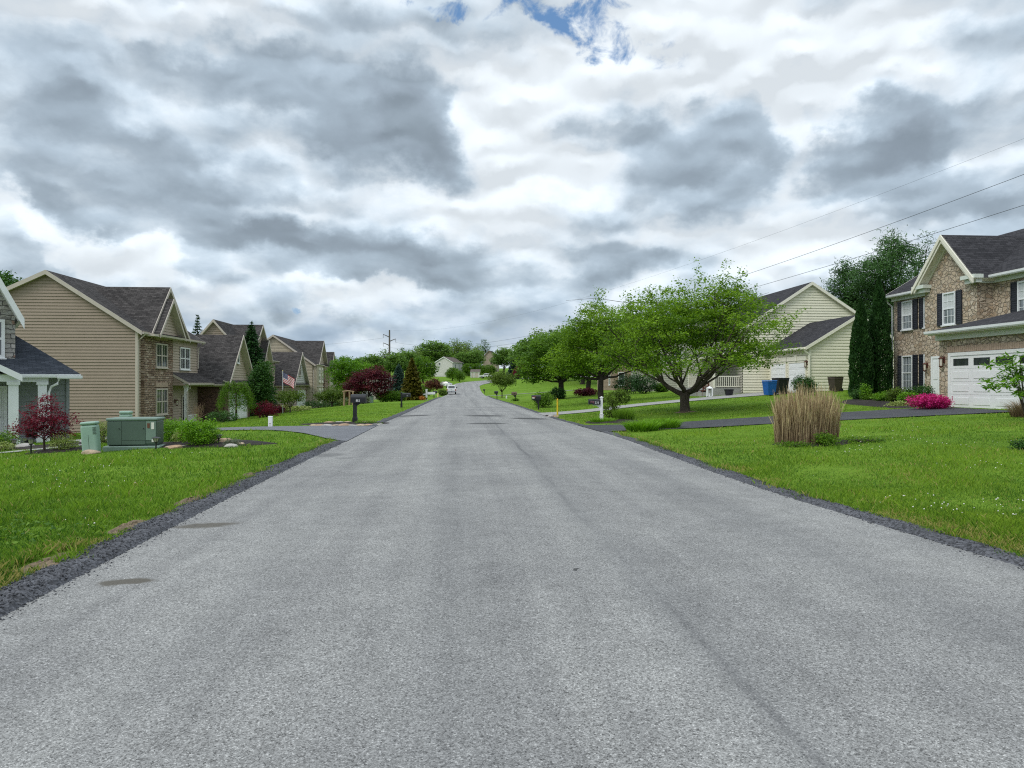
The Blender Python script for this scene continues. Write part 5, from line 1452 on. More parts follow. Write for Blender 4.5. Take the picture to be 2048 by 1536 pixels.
# --- trees on the left
g = G(10, 66)
tree('oak_tree', 'leafy green tree top above the grey ledgestone house', 'tree', g.x, g.y,
     [(0,0,9,4,4,3),(.6,0,11.3,1.9,1.9,1.6),(-1,0,12,2.2,2.4,1.5),(.6,0,9.6,1.8,1.6,1.6)], .35, 5, 900, 24, .26, LF['dark'], (.36,.36,.24), .5, .6, 41)
g = G(395, 84); conifer('spruce_tree', 'small spruce tip showing above the tan house garage roof', 'tree', g.x, g.y, CH+(768-630)/F*84-g.z, 2.6, 36, LF['spruce'], .26, 46, 51)
g = G(503, 70); conifer('spruce_tree', 'tall dark spruce rising behind the tan house garage gable', 'tree', g.x, g.y, CH+(768-645)/F*70-g.z, 2.5, 44, LF['spruce'], .24, 70, 52, .18, bpw=13)
def weeping(px, Y, label, seed):
    r = np.random.default_rng(seed); g = G(px, Y); root = empty('weeping_tree', (g.x, g.y, g.z-.05), 0, label, 'tree')
    mb = MB(); mb.tube([(0,0,0),(.02,0,1.0),(0,0,1.9)], [.09,.065,.06], 8); Cs = []
    for i in range(60):
        a = r.random()*6.28; R = .35+.8*r.random()**.6; top = 2.25+.35*r.random()-R*.25; bot = .75+.5*r.random()
        p0 = Vector((0,0,1.85)); p1 = Vector((math.cos(a)*R*.6, math.sin(a)*R*.6, top+.15)); p2 = Vector((math.cos(a)*R, math.sin(a)*R, top-.25)); p3 = Vector((math.cos(a)*R*1.06, math.sin(a)*R*1.06, bot))
        if i < 24: mb.tube([p0, p1, p2, p3], [.022,.014,.008,.003], 5)
        t = np.linspace(0, 1, 9)[:, None]; Cs.append(np.array(p1)*(1-t)**2 + np.array(p2)*2*t*(1-t) + np.array(p3)*t**2)
    C = np.concatenate(Cs) + r.normal(0, .05, (540, 3))
    V, Fa, T = leaves_on(r, C, 17, (.08,.08,.08), .085, .2, .42, np.clip(.4+r.normal(0,.15,540), 0, .8), droop=.12)
    np_mesh('crown', V, Fa, LF['mid'], T, root); mb.build('trunk', BARK, root, smooth=True)
weeping(472, 48.5, 'small weeping tree with umbrella crown by the tan house garage', 61)
g = G(520, 50.5)
tree('pear_tree', 'narrow upright green tree with thin trunk beside the red barberry', 'tree', g.x, g.y,
     [(0,0,2.3,.85,.8,1.2),(.25,0,3.0,.65,.6,.8),(-.3,0,2.0,.6,.6,.7),(.45,0,1.9,.5,.5,.7)], .06, .9, 420, 18, .13, LF['dark'], (.14,.14,.12), .4, .6, 62)
g = G(531, 49.5); shrub('barberry', 'low wine red barberry mound beyond the driveway', 'shrub', g.x, g.y, .85, .8, 1.15, 420, .075, LF['red'], 63)
def vase(px, Y, label, wid, h_, seed, mat, dens_=150):
    g = G(px, Y); r = np.random.default_rng(seed); L = []
    for i in range(9):
        a = 2*math.pi*i/9 + r.random()*.5; L.append((math.cos(a)*wid*.34, math.sin(a)*wid*.34, h_*(.58+.2*r.random()), wid*.24, wid*.24, h_*.17))
    L.append((0, 0, h_*.78, wid*.32, wid*.3, h_*.2))
    return tree('ornamental_tree', label, 'tree', g.x, g.y, L, wid*.022, h_*.22, dens_, 16, .13*wid/2.4, mat, (.13*wid/2.4,)*3, .4, .55, seed, BARK, True, .2, 60)
vase(580, 69, 'small vase shaped tree standing in front of the flagpole', 2.5, 2.25, 64, LF['olive'], 190)
vase(664, 88, 'wide olive green small tree on the lawn below the fresh green tree', 3.6, 2.2, 65, LF['olive'], 230)
vase(1004, 115, 'vase shaped green tree standing alone on the lawn near the road bend', 3.9, 4.1, 66, LF['olive'], 420)
g = G(697, 98)
tree('honeylocust_tree', 'fresh yellow green tree behind the wine red maple', 'tree', g.x, g.y,
     [(0,0,4.6,2.6,2.4,1.5),(-1.3,0,4.0,1.8,1.8,1.2),(1.5,0,4.6,1.8,1.8,1.1),(0,0,2.6,2.2,2,1.6),(-.6,0,5.6,1.4,1.4,.7)], .14, 1.3, 620, 20, .2, LF['bright'], (.26,.26,.14), .5, .6, 67)
g = G(738, 88)
tree('japanese_maple', 'wide wine red maple behind the black mailbox numbered 234', 'tree', g.x, g.y,
     [(0,0,2.6,2.2,2,1.2),(-1.6,0,2.2,1.4,1.4,1.0),(1.5,0,2.8,1.5,1.4,1.1),(.8,0,3.7,1.2,1.2,.7),(-.6,0,3.3,1.2,1.2,.7),(-1.9,0,1.5,1.1,1.1,.8),(1.4,0,1.6,1.3,1.2,.9)], .13, .9, 640, 20, .19, LF['maroon'], (.24,.24,.12), .5, .5, 68, BARK2)
for px, Y, rx, h_, sd, lab in ((766, 88, .85, 1.25, 71, 'rounded green shrub at the near end of the clipped row by the red maple'), (784, 88.5, 1.1, 1.45, 72, 'large rounded green shrub in the middle of the row by the red maple'),
                               (799, 89, .8, 1.2, 73, 'rounded green shrub nearest the gold cypress in the row')):
    g = G(px, Y); shrub('shrub', lab, 'shrub', g.x, g.y, rx, rx, h_, 420, .12, LF['mid'], sd, spread=.08)
g = G(797, 104); conifer('spruce_tree', 'blue green spruce standing against the gold cypress', 'tree', g.x, g.y, CH+(768-729)/F*104-g.z, 1.7, 30, LF['blue'], .34, 70, 74, .1, bpw=12, asp=.4)
g = G(824, 95); conifer('cypress_tree', 'gold tipped cypress beside the curving road', 'tree', g.x, g.y, CH+(768-717)/F*95-g.z, 1.5, 34, LF['gold'], .30, 90, 75, .1, droop=.12, bpw=13, asp=.45)
g = G(868, 128)
tree('japanese_maple', 'small rust red tree on the verge before the parked white pickup', 'tree', g.x, g.y,
     [(0,0,2.1,1.3,1.2,.8),(-.8,0,2.2,.9,.9,.6),(.8,0,2.0,.9,.9,.6),(0,0,2.7,.8,.8,.4)], .07, .8, 260, 16, .2, LF['rust'], (.2,.2,.12), .5, .5, 76, BARK2, True, .3, 60)
g = G(848, 134); shrub('shrub', 'leafy green shrub behind the rust red tree', 'shrub', g.x, g.y, 1.6, 1.5, 2.4, 420, .2, LF['mid'], 77, spread=.12)
g = G(884, 146); shrub('shrub', 'low dark shrub beside the parked white pickup', 'shrub', g.x, g.y, .9, .9, 1.4, 200, .2, LF['olive'], 78, spread=.12)
# low planting before the tan houses
for px, Y, rx, h_, m, sd, lab in ((640, 92, 2.4, .9, 'dark', 81, 'low dark hedge under the cream window bay'), (566, 74, .9, .8, 'varieg', 82, 'low yellow green shrub at the foot of the flagpole'),
                                  (598, 78, 1.3, .5, 'varieg', 83, 'low pale green ground shrub before the white garage door'), (546, 72, 1.2, 1.0, 'maroon', 84, 'dark maroon shrub before the flagpole house'),
                                  (680, 93, 1.6, 1.0, 'olive', 85, 'olive shrub between the cream bay and the tan posts'), (726, 84, .9, .9, 'sage', 86, 'small grey green shrub beside the mint pedestal')):
    g = G(px, Y); shrub('shrub', lab, 'shrub', g.x, g.y, rx, rx*.7, h_, 260, .14, LF[m], sd, spread=.09)
# grey house garden and the transformer bed
g = G(88, 20.8)
tree('japanese_maple', 'small bright wine red maple in front of the grey house porch', 'tree', g.x, g.y,
     [(0,0,1.05,.55,.5,.34),(-.45,0,.72,.42,.4,.22),(.52,0,.98,.42,.4,.2),(.08,0,1.42,.34,.34,.24),(.3,0,.62,.42,.4,.22),(-.12,0,.8,.5,.45,.3)], .032, .42, 330, 15, .062, LF['red'], (.075,.075,.04), .5, .42, 91, BARK, True, .2, 70)
g = G(127, 20.7); shrub('variegated_shrub', 'pale edged shrub at the foot of the small wine red maple', 'shrub', g.x, g.y, .36, .34, .56, 330, .036, LF['varieg'], 92, spread=.03)
g = G(207, 23.4); shrub('variegated_shrub', 'pale edged shrub between the mint pedestal and the transformer', 'shrub', g.x, g.y, .34, .34, .80, 330, .04, LF['varieg'], 93, spread=.035)
g = G(6, 25.2); shrub('shrub', 'green shrub at the left edge before the white porch post', 'shrub', g.x, g.y, .55, .5, .72, 300, .06, LF['mid'], 94, spread=.05)
g = G(2, 24.2); shrub('variegated_shrub', 'yellowish low shrub at the left edge beside the path', 'shrub', g.x, g.y, .35, .35, .36, 160, .05, LF['varieg'], 95, spread=.04)
g = G(398, 20.3); shrub('shrub', 'bright green rounded shrub in the mulch next to the rocks', 'shrub', g.x, g.y, .52, .5, .78, 620, .058, LF['bright'], 96, spread=.045)
g = G(346, 22.6); shrub('shrub', 'mid green shrub touching the transformer cabinet end', 'shrub', g.x, g.y, .48, .45, .74, 420, .055, LF['bright'], 97, spread=.045)
g = G(372, 21.3); shrub('shrub', 'olive shrub filling the gap between the two bright green shrubs', 'shrub', g.x, g.y, .36, .36, .5, 240, .05, LF['varieg'], 98, spread=.045)
g = G(464, 19.9); shrub('lavender_clump', 'small grey green lavender tuft among the garden rocks', 'plant', g.x, g.y, .20, .18, .24, 160, .05, LF['sage'], 99, asp=.25, up=.1, spread=.03)
g = G(445, 43.5); shrub('shrub', 'low dark shrub in front of the weeping tree', 'shrub', g.x, g.y, .9, .7, .7, 220, .09, LF['dark'], 100, spread=.06)
def bare_shrub(px, Y, h_, label, seed):
    g = G(px, Y); r = np.random.default_rng(seed); root = empty('bare_shrub', (g.x, g.y, g.z-.03), 0, label, 'shrub'); mb = MB()
    for i in range(22):
        a = r.random()*6.28; R = h_*.45*r.random(); e = (math.cos(a)*R, math.sin(a)*R, h_*(.7+.3*r.random()))
        pts = limb(mb, (0, 0, 0), e, .012, .004, r, .0, 4, 4, .1)
        for q in range(3):
            s_ = pts[2+q % 2]; limb(mb, s_, s_ + Vector((r.normal(0, .2), r.normal(0, .2), .3))*h_*.5, .006, .002, r, 0, 2, 3)
    mb.build('stem', pm('twig_tan', (.25,.17,.11), .9, .15), root)
bare_shrub(395, 40.0, 1.25, 'leafless twiggy shrub before the tan house porch', 101)

# --- planting on the right
g = G(1228, 34.6)
tree('rhododendron', 'open leggy shrub with bare stems beside the white mailbox post', 'shrub', g.x, g.y,
     [(-.1,0,1.0,.42,.4,.32),(.45,0,1.05,.32,.3,.28),(-.2,0,.45,.38,.35,.36),(.25,0,1.28,.34,.3,.2)], .02, .1, 300, 9, .085, LF['olive'], (.06,.06,.05), .4, .45, 111, BARK, False, .3, 30, multi=9)
g = G(1247, 33.6); grass_clump('iris_clump', 'upright dark green iris leaves behind the daylilies', 'plant', g.x, g.y, .75, .6, .62, 520, LF['mid'], 112, .026, .3)
g = G(1205, 32.2); grass_clump('daylily_clump', 'low fresh green clump at the foot of the white mailbox post', 'plant', g.x, g.y, .85, .6, .36, 620, LF['bright'], 113, .02, .55, arch=.25)
for px, Y, rx, sd, lab in ((1284, 26.0, .85, 114, 'arching daylily clump at the road end of the dark driveway'), (1328, 26.9, .85, 115, 'arching daylily clump farther from the road on the dark driveway edge')):
    g = G(px, Y); grass_clump('daylily_clump', lab, 'plant', g.x, g.y, rx, .75, .62, 1000, LF['bright'], sd, .020, .62, arch=.32, group='daylilies at the driveway edge')
g = G(1612, 19.1); grass_clump('plume_grass', 'tall dry tan ornamental grass clump standing in the lawn', 'grass clump', g.x, g.y, .90, .78, 1.58, 3400, STRAW, 116, .009, .05, arch=.05, core=.86, top=1.6, tint=(.05, .95), ragged=1.0)
for i, (px, Y, rx, h_, sd, lab) in enumerate(((1652, 18.35, .24, .30, 117, 'leafy green weed at the foot of the dry plume grass'), (1590, 18.3, .5, .13, 118, 'low dark weeds along the front of the dry plume grass'), (1732, 18.5, .75, .13, 119, 'flat dark green weed patch beside the dry plume grass'))):
    g = G(px, Y); shrub('weed_patch', lab, 'plant', g.x, g.y, rx, .35, h_, 260, .05, LF['mid'], sd, spread=.04, stems=5)
g = G(1086, 56); shrub('shrub', 'loose green shrub behind the black mailbox on the right verge', 'shrub', g.x, g.y, .85, .85, 1.25, 420, .10, LF['mid'], 121, spread=.07)
g = G(1116, 78.5); shrub('yew', 'nearly black rounded yew at the foot of the dense green tree', 'shrub', g.x, g.y, .95, .9, 1.35, 520, .11, LF['arbor'], 122, spread=.07)
g = G(1031, 84); shrub('shrub', 'small green tuft at the base of the brown mailbox', 'shrub', g.x, g.y, .45, .4, .35, 120, .08, LF['mid'], 123, spread=.05)
for px, Y, rx, h_, m, sd, lab in ((1255, 80, 1.7, 2.3, 'arbor', 124, 'dark evergreen shrub left of the grey house wall'), (1290, 78, 1.5, 2.1, 'arbor', 125, 'dark evergreen shrub against the grey house wall'),
                                  (1172, 86, 1.5, .9, 'maroon', 126, 'low maroon shrub on the lawn beyond the tree trunks'), (1322, 79, .7, .9, 'mid', 127, 'small green shrub under the grey house wall')):
    g = G(px, Y); shrub('shrub', lab, 'shrub', g.x, g.y, rx, rx*.8, h_, 420, .15, LF[m], sd, spread=.1)
g = G(1609, 46.2); shrub('holly_bush', 'round dark green bush before the cream house garage corner', 'shrub', g.x, g.y, .72, .7, 1.28, 620, .085, LF['dark'], 128, spread=.06)
# stone house beds
g = G(1862, 30.4); shrub('azalea', 'bright pink azalea mound by the white garage door', 'shrub', g.x, g.y, .84, .7, .66, 900, .058, LF['pink'], 131, 7, asp=.8, up=.6, spread=.04)
for px, Y, rx, h_, m, sd, lab in ((1722, 39.8, .55, .55, 'dark', 132, 'dark green low plant at the foot of the shorter arborvitae'), (1744, 38.6, .5, .35, 'mid', 133, 'hosta like green plant before the arborvitae columns'),
                                  (1770, 37.2, .6, .5, 'bright', 134, 'fresh green plant in the middle of the stone house bed'), (1795, 36.4, .6, .75, 'olive', 135, 'olive green spiky shrub under the ground floor windows'),
                                  (1818, 34.6, .5, .62, 'bright', 136, 'green leafy plant just behind the pink azalea'), (1800, 33.6, .5, .2, 'varieg', 137, 'yellow flowering ground plant beside the pink azalea'),
                                  (1836, 35.8, .6, .85, 'dark', 138, 'dark shrub below the window next to the entry')):
    g = G(px, Y); shrub('bed_plant', lab, 'plant', g.x, g.y, rx, rx*.8, h_, 260, .085, LF[m], sd, spread=.055, stems=5)
g = G(1731, 38.8); shrub('sapling', 'thin light green sapling rising in front of the arborvitae', 'plant', g.x, g.y, .26, .24, 1.0, 90, .085, LF['bright'], 139, spread=.05, stems=3)
# right edge, before the garage
def bamboo(px, Y, label, seed):
    g = G(px, Y); r = np.random.default_rng(seed); root = empty('nandina', (g.x, g.y, g.z-.03), 0, label, 'shrub'); mb = MB(); Cs = []
    for i in range(44):
        a = r.random()*6.28; R = .8*r.random()**.6; z0 = .8+1.25*r.random()
        p0 = Vector((0,0,0)); p1 = Vector((math.cos(a)*R*.4, math.sin(a)*R*.4, z0)); p2 = Vector((math.cos(a)*R*1.5, math.sin(a)*R*1.5, z0+.05-.2*R))
        mb.tube([p0, p1*.6, p1, p2], [.012,.009,.006,.002], 5)
        t = np.linspace(.0, 1, 10)[:, None]; Cs.append(np.array(p1)*(1-t) + np.array(p2)*t + r.normal(0, .02, (10, 3)))
    C = np.concatenate(Cs); n = len(C)*3; C3 = np.repeat(C, 3, 0) + r.normal(0, .05, (n, 3))
    A = r.normal(0, 1, (n, 3)); A[:, 2] = -.35; A = unit(A); U = r.normal(0, .4, (n, 3)); U[:, 2] += 1; B = unit(np.cross(unit(U), A))
    V, Fa = leaf_quads(C3, A, B, .21*(.6+.7*r.random(n)), .28, -.05, r)
    np_mesh('foliage', V, Fa, LF['bright'], r.random(n)*.7, root); mb.build('stem', BARK, root)
bamboo(2054, 22.0, 'feathery bright green shrub at the right edge before the garage door', 141)
g = G(2052, 24.2); grass_clump('fountain_grass', 'rusty brown fountain grass at the right edge before the garage door', 'grass clump', g.x, g.y, .7, .6, .85, 900, STRAW, 142, .009, .6, arch=.3, tint=(.0, .5))
g = G(2046, 15.4); shrub('weed_patch', 'small dark green weed at the right edge of the lawn', 'plant', g.x, g.y, .22, .2, .24, 140, .045, LF['dark'], 143, spread=.035, stems=5)

# --- the trees of the far rise
def far_proto(seed, L, tr, fork, n, per, leaf, mat, spread, inner, twigs, nm='deciduous_tree'):
    return tree(nm, 'proto', 'tree', 0, 0, L, tr, fork, n, per, leaf, mat, spread, .4, .6, seed, BARK2, True, inner, twigs, z=0)
R1 = far_proto(201, [(0,0,6.2,3.6,3.4,2.6),(-2,0,5,2.4,2.4,1.8),(2.1,0,5.2,2.4,2.4,1.8),(0,0,8.3,2.4,2.2,1.5),(1.2,0,7.2,2.2,2,1.6),(-1.3,0,7.4,2,2,1.5)], .3, 2.4, 520, 12, .46, LF['far'], (.4,.4,.25), .35, 50)
R2 = far_proto(202, [(0,0,6.5,2.6,2.4,2.6),(-1.4,0,5,1.8,1.8,2.2),(1.3,0,5.6,1.8,1.8,2.2),(.3,0,9,1.7,1.6,1.7),(-.9,0,8.2,1.5,1.5,1.6)], .26, 2.2, 300, 9, .42, LF['farpale'], (.45,.45,.4), .1, 120)
R3 = far_proto(203, [(0,0,5,3.2,3,2.4),(-2,0,4,2.2,2.2,1.8),(2,0,4,2.2,2.2,1.8),(0,0,3,3.2,3,2.0)], .26, 1.2, 460, 12, .44, LF['mid'], (.4,.4,.25), .4, 20)
R4 = far_proto(204, [(0,0,7.5,1.8,1.8,2.6),(-.9,0,6,1.3,1.3,2.2),(1.0,0,6.2,1.3,1.3,2.2),(.2,0,9.8,.9,.9,1.2)], .25, 2.6, 90, 8, .4, LF['dark'], (.4,.4,.4), .1, 200)
PROT = {'r': R1, 'p': R2, 'b': R3, 'n': R4}; HT = {'r': 9.9, 'p': 10.6, 'b': 7.4, 'n': 11.2}
used = set()
FARS = [  # kind, px, Y, top, width factor, label
 ('p', 668, 235, 714, 1.0, 'pale feathery tree just right of the far tan roof'), ('p', 690, 250, 712, 1.1, 'pale thin tree second to the right of the far tan roof'),
 ('r', 722, 250, 712, 1.0, 'rounded green tree left of the transmission pole'), ('r', 745, 240, 706, 1.1, 'broad green tree directly left of the transmission pole foot'),
 ('p', 770, 262, 700, 1.1, 'pale tree right behind the transmission pole'), ('r', 792, 246, 703, 1.2, 'green tree right of the transmission pole'),
 ('r', 812, 255, 699, 1.2, 'green tree above the gold cypress tip'), ('n', 806, 285, 692, 1.0, 'thin dark topped tree rising above the row near the pole'),
 ('p', 832, 268, 696, 1.1, 'pale leafy tree left of the tall round crown'), ('b', 846, 232, 712, 1.0, 'bushy dark tree left of the white house sunroom'),
 ('r', 866, 318, 679, 1.35, 'tallest round green crown behind the white house'), ('r', 884, 340, 684, 1.1, 'dark round crown right behind the white house roof'),
 ('p', 912, 330, 680, 1.3, 'tall feathery pale tree right of the white house'), ('p', 934, 345, 684, 1.2, 'second feathery pale tree right of the white house'),
 ('r', 925, 315, 702, 1.2, 'green tree masking the right side of the white house'), ('r', 950, 320, 698, 1.2, 'green tree above the small far garage'),
 ('n', 971, 372, 676, 1.1, 'half bare ivy clad tree left of the steep tan house'), ('p', 956, 360, 690, 1.0, 'sparse pale tree behind the small far garage'),
 ('b', 938, 306, 726, 1.15, 'dark bushy tree left of the small far garage'), ('b', 957, 308, 726, 1.15, 'bushy tree right behind the small far garage'),
 ('b', 978, 305, 729, 1.25, 'spreading low tree in front of the steep tan house'), ('r', 1008, 312, 693, 1.1, 'dense dark green tree right of the steep tan house'),
 ('b', 905, 262, 734, 1.15, 'olive rounded small tree at the far road edge below the white house'), ('b', 919, 250, 740, 1.15, 'yellow green small tree at the outer edge of the road bend'),
 ('r', 1050, 265, 680, 1.2, 'green tree rising beyond the dormer house'), ('r', 1072, 245, 668, 1.3, 'tall green tree left of the dense verge tree'), ('p', 1078, 300, 660, 1.2, 'pale feathery top above the dense verge tree'),
 ('r', 1100, 215, 662, 1.2, 'green crown behind the dense verge tree'), ('p', 1036, 330, 698, 1.1, 'pale tree low behind the dormer house roof'), ('r', 1130, 190, 655, 1.1, 'green crown behind the verge trees toward the cherry'),
 ('r', 1165, 180, 652, 1.1, 'green crown hidden behind the cherry trees'), ('n', 1102, 260, 654, 1.0, 'thin dark treetop sticking out above the verge trees'),
 ('r', 640, 260, 722, 1.0, 'green tree between the far tan roofs'), ('b', 990, 255, 752, 1.0, 'low green bush at the far end of the right lawn'),
 ('r', 1230, 170, 650, 1.2, 'broad green tree behind the second cherry trunk'), ('r', 1290, 165, 655, 1.2, 'broad green tree behind the grey house roof'), ('r', 600, 250, 724, 1.0, 'green tree top beyond the flagpole house roof')]
for i, (kk, px, Y, top, wf, lab) in enumerate(FARS):
    g = G(px, Y); h_ = max(1.5, CH+(768-top)/F*Y - g.z); s_ = h_/HT[kk]
    pr = PROT[kk]
    a = random.random()*6.28
    if kk not in used: used.add(kk); o = pr; o.location = (g.x, g.y, g.z-.1); o.rotation_euler = (0, 0, a); o.scale = (s_*wf, s_*wf, s_)
    else: o = dup(pr, (g.x, g.y, g.z-.1), a, (s_*wf, s_*wf, s_))
    o['label'] = lab; o['group'] = 'trees of the far rise'
g = G(1026, 262); conifer('spruce_tree', 'blue green spruce before the dormer house', 'tree', g.x, g.y, CH+(768-721)/F*262-g.z, 2.6, 26, LF['blue'], .6, 50, 211, .12, asp=.45)
g = G(1040, 255)
tree('japanese_maple', 'far wine red tree in front of the dormer house', 'tree', g.x, g.y, [(0,0,3.2,1.8,1.7,1.4),(.9,0,4.6,1.3,1.2,.9),(-1,0,2.4,1.2,1.2,1)], .12, 1, 200, 12, .4, LF['red'], (.4,.4,.3), .5, .6, 212, BARK2, True, .2, 20)
# ------------------------------------------------------------------ street furniture and small things
def text_obj(s, size, mat, parent, loc, rot, name='number', depth=.002, italic=0.0):
    cu = bpy.data.curves.new('lettering', 'FONT'); cu.body = s; cu.size = size; cu.extrude = depth; cu.align_x = 'CENTER'; cu.align_y = 'CENTER'; cu.shear = italic
    t = bpy.data.objects.new('lettering', cu); COL.objects.link(t)
    dg = bpy.context.evaluated_depsgraph_get(); me = bpy.data.meshes.new_from_object(t.evaluated_get(dg))
    bpy.data.objects.remove(t); me.name = name; me.materials.clear(); me.materials.append(mat)
    o = bpy.data.objects.new(name, me); COL.objects.link(o); o.parent = parent; o.location = loc; o.rotation_euler = rot
    return o
def bend_x(w):      # half-round top of a mailbox in its x-z section
    pts = [(-w, 0), (w, 0), (w, w*1.25)]
    for i in range(1, 8): a = math.pi*i/8; pts.append((w*math.cos(a), w*1.25 + w*math.sin(a)))
    return pts + [(-w, w*1.25)]
def mailbox(px, Y, label, h=1.05, col=BLACKP, postc=BLACKP, arm=1, number=None, style='plain', face=0.0, script=None, group='mailboxes along the street', blen=.50, bw=.11, cap=False):
    """post with a box; arm = +1 / -1: the box reaches toward +x / -x (the road); its length runs along local x"""
    g = G(px, Y)
    root = empty('mailbox', (g.x, g.y, g.z-.02), face, label, 'mailbox', group)
    p = MB()
    if style == 'bulky':
        p.bbox(-.075, .075, -.075, .075, 0, h+.02, .012, 1); p.bbox(-.10, .10, -.10, .10, 0, .28, .012, 1); p.bbox(-.09, .09, -.09, .09, .28, .31, .006, 1)
        p.prism([(-.06, -.05, h-.22), (.30*arm, -.05, h), (-.06, -.05, h)] if arm > 0 else [(.06, -.05, h-.22), (.06, -.05, h), (-.30, -.05, h)], (0, .10, 0))
    elif cap:
        p.bbox(-.055, .055, -.055, .055, 0, h+.30, .006, 1); p.bbox(-.075, .075, -.075, .075, 0, .30, .008, 1); p.box(-.085, .085, -.085, .085, .30, .325)
        p.box(-.075, .075, -.075, .075, h+.30, h+.325)
        p.add([(-.07, -.07, h+.325), (.07, -.07, h+.325), (.07, .07, h+.325), (-.07, .07, h+.325), (0, 0, h+.37)], [(0,1,4),(1,2,4),(2,3,4),(3,0,4)])
        p.box(.055*arm if arm > 0 else -.40, .40 if arm > 0 else -.055, -.04, .04, h-.045, h-.004)
        q = [(arm*.056, -.02, h-.30), (arm*.056, -.02, h-.05), (arm*.26, -.02, h-.05), (arm*.13, -.02, h-.12)]
        p.prism(q, (0, .04, 0))
    else:
        p.bbox(-.05, .05, -.05, .05, 0, h+.0, .006, 1); p.box(-.12 if arm > 0 else -.36, .36 if arm > 0 else .12, -.04, .04, h-.055, h-.003)
        p.prism([(arm*.05, -.02, h-.3), (arm*.05, -.02, h-.06), (arm*.25, -.02, h-.06)], (0, .04, 0))
    p.build('post', postc, root)
    x0 = (.07 if cap else -.16)*arm; x1 = x0 + blen*arm
    b = MB(); sec = bend_x(bw); b.prism([(x0, a, h+z) for a, z in sec], (x1-x0, 0, 0)); box = b.build('box', col, root)
    lid = MB(); sec2 = [(a*1.06, z*1.03-.004) for a, z in sec]; lid.prism([(x1, a, h+z) for a, z in sec2], (.022*arm, 0, 0)); lid.box(x1+.022*arm-.012, x1+.022*arm+.012, -.03, .03, h+bw*1.9, h+bw*2.1); lid.build('door', col, root)
    f = MB(); f.box(x0+.33*arm-.012, x0+.33*arm+.012, -bw-.012, -bw-.002, h+.02, h+.17); f.box(x0+.20*arm-.03, x0+.345*arm+.0, -bw-.013, -bw-.002, h+.155, h+.19) if arm > 0 else f.box(x0-.345, x0-.20, -bw-.013, -bw-.002, h+.155, h+.19)
    f.build('flag', BLACKM, root)
    mx = (x0+x1)/2
    if number:
        if style == 'bulky':
            q = MB(); q.box(mx-.075, mx+.075, -bw-.006, -bw-.001, h+.05, h+.14); q.build('number_plate', NUMW, root); text_obj(number, .085, BLACKM, root, (mx, -bw-.009, h+.095), (math.pi/2, 0, 0))
        else: text_obj(number, .11 if not cap else .10, NUMW, root, (mx+(.08 if cap else 0), -bw-.004, h+.085), (math.pi/2, 0, 0))
    if script: text_obj(script, .085, SCRIPTR, root, (mx-.11, -bw-.004, h+.085), (math.pi/2, 0, 0), 'name_lettering', italic=.35)
    return root
mailbox(710, 32, 'bulky black moulded mailbox with a white plate reading 234 in a rock ringed bed', .92, number='234', style='bulky', blen=.62, bw=.16)
m = mailbox(803, 58, 'black mailbox reading 232 hung from a square capped post', .86, number='232', cap=True, bw=.13, blen=.6)
mailbox(1203, 34, 'white mailbox post with a black box reading 235 beside the leggy shrub', .76, WHITE, WHITE, -1, cap=True)
r_ = [o for o in bpy.data.objects if o.get('label', '').startswith('white mailbox post')][0]
for c in r_.children:
    if c.name.startswith(('box', 'door')): c.data.materials[0] = BLACKP
text_obj('235', .13, NUMW, r_, (-.22, -.116, .84), (math.pi/2, 0, 0)); q = MB(); q.tube([(-.53, -.116, .875), (-.49, -.116, .865), (-.45, -.116, .878), (-.41, -.116, .866), (-.37, -.116, .882), (-.345, -.116, .86), (-.365, -.116, .835), (-.385, -.116, .815)], .012, 5); q.build('emblem', pm('faded_pink', (.42,.16,.20), .6, .1), r_)
mailbox(1077, 52, 'black mailbox with a white and red sticker on its end by the loose shrub', .72, arm=-1, bw=.14, blen=.62)
r_ = [o for o in bpy.data.objects if o.get('label', '').startswith('black mailbox with a white')][0]
q = MB(); q.box(-.44, -.28, -.148, -.142, .80, .88); q.build('sticker', LABELP, r_); q = MB(); q.box(-.44, -.2, -.148, -.142, .885, .92); q.build('sticker', SCRIPTR, r_)
mailbox(1031, 86, 'brown wooden mailbox with a pale roof on the right verge', .68, pm('weathered_brown', (.14,.10,.075), .8, .15), BLACKM, -1, bw=.16, blen=.6)
mailbox(994, 100, 'small dark mailbox with a thin post under the vase shaped tree', .85, arm=-1, bw=.13)
mailbox(868, 112, 'dark mailbox on a thin post before the rust red tree', .8, arm=1, bw=.14, blen=.6)
mailbox(969, 165, 'tiny dark mailbox farthest away on the right verge of the bend', .8, arm=-1)

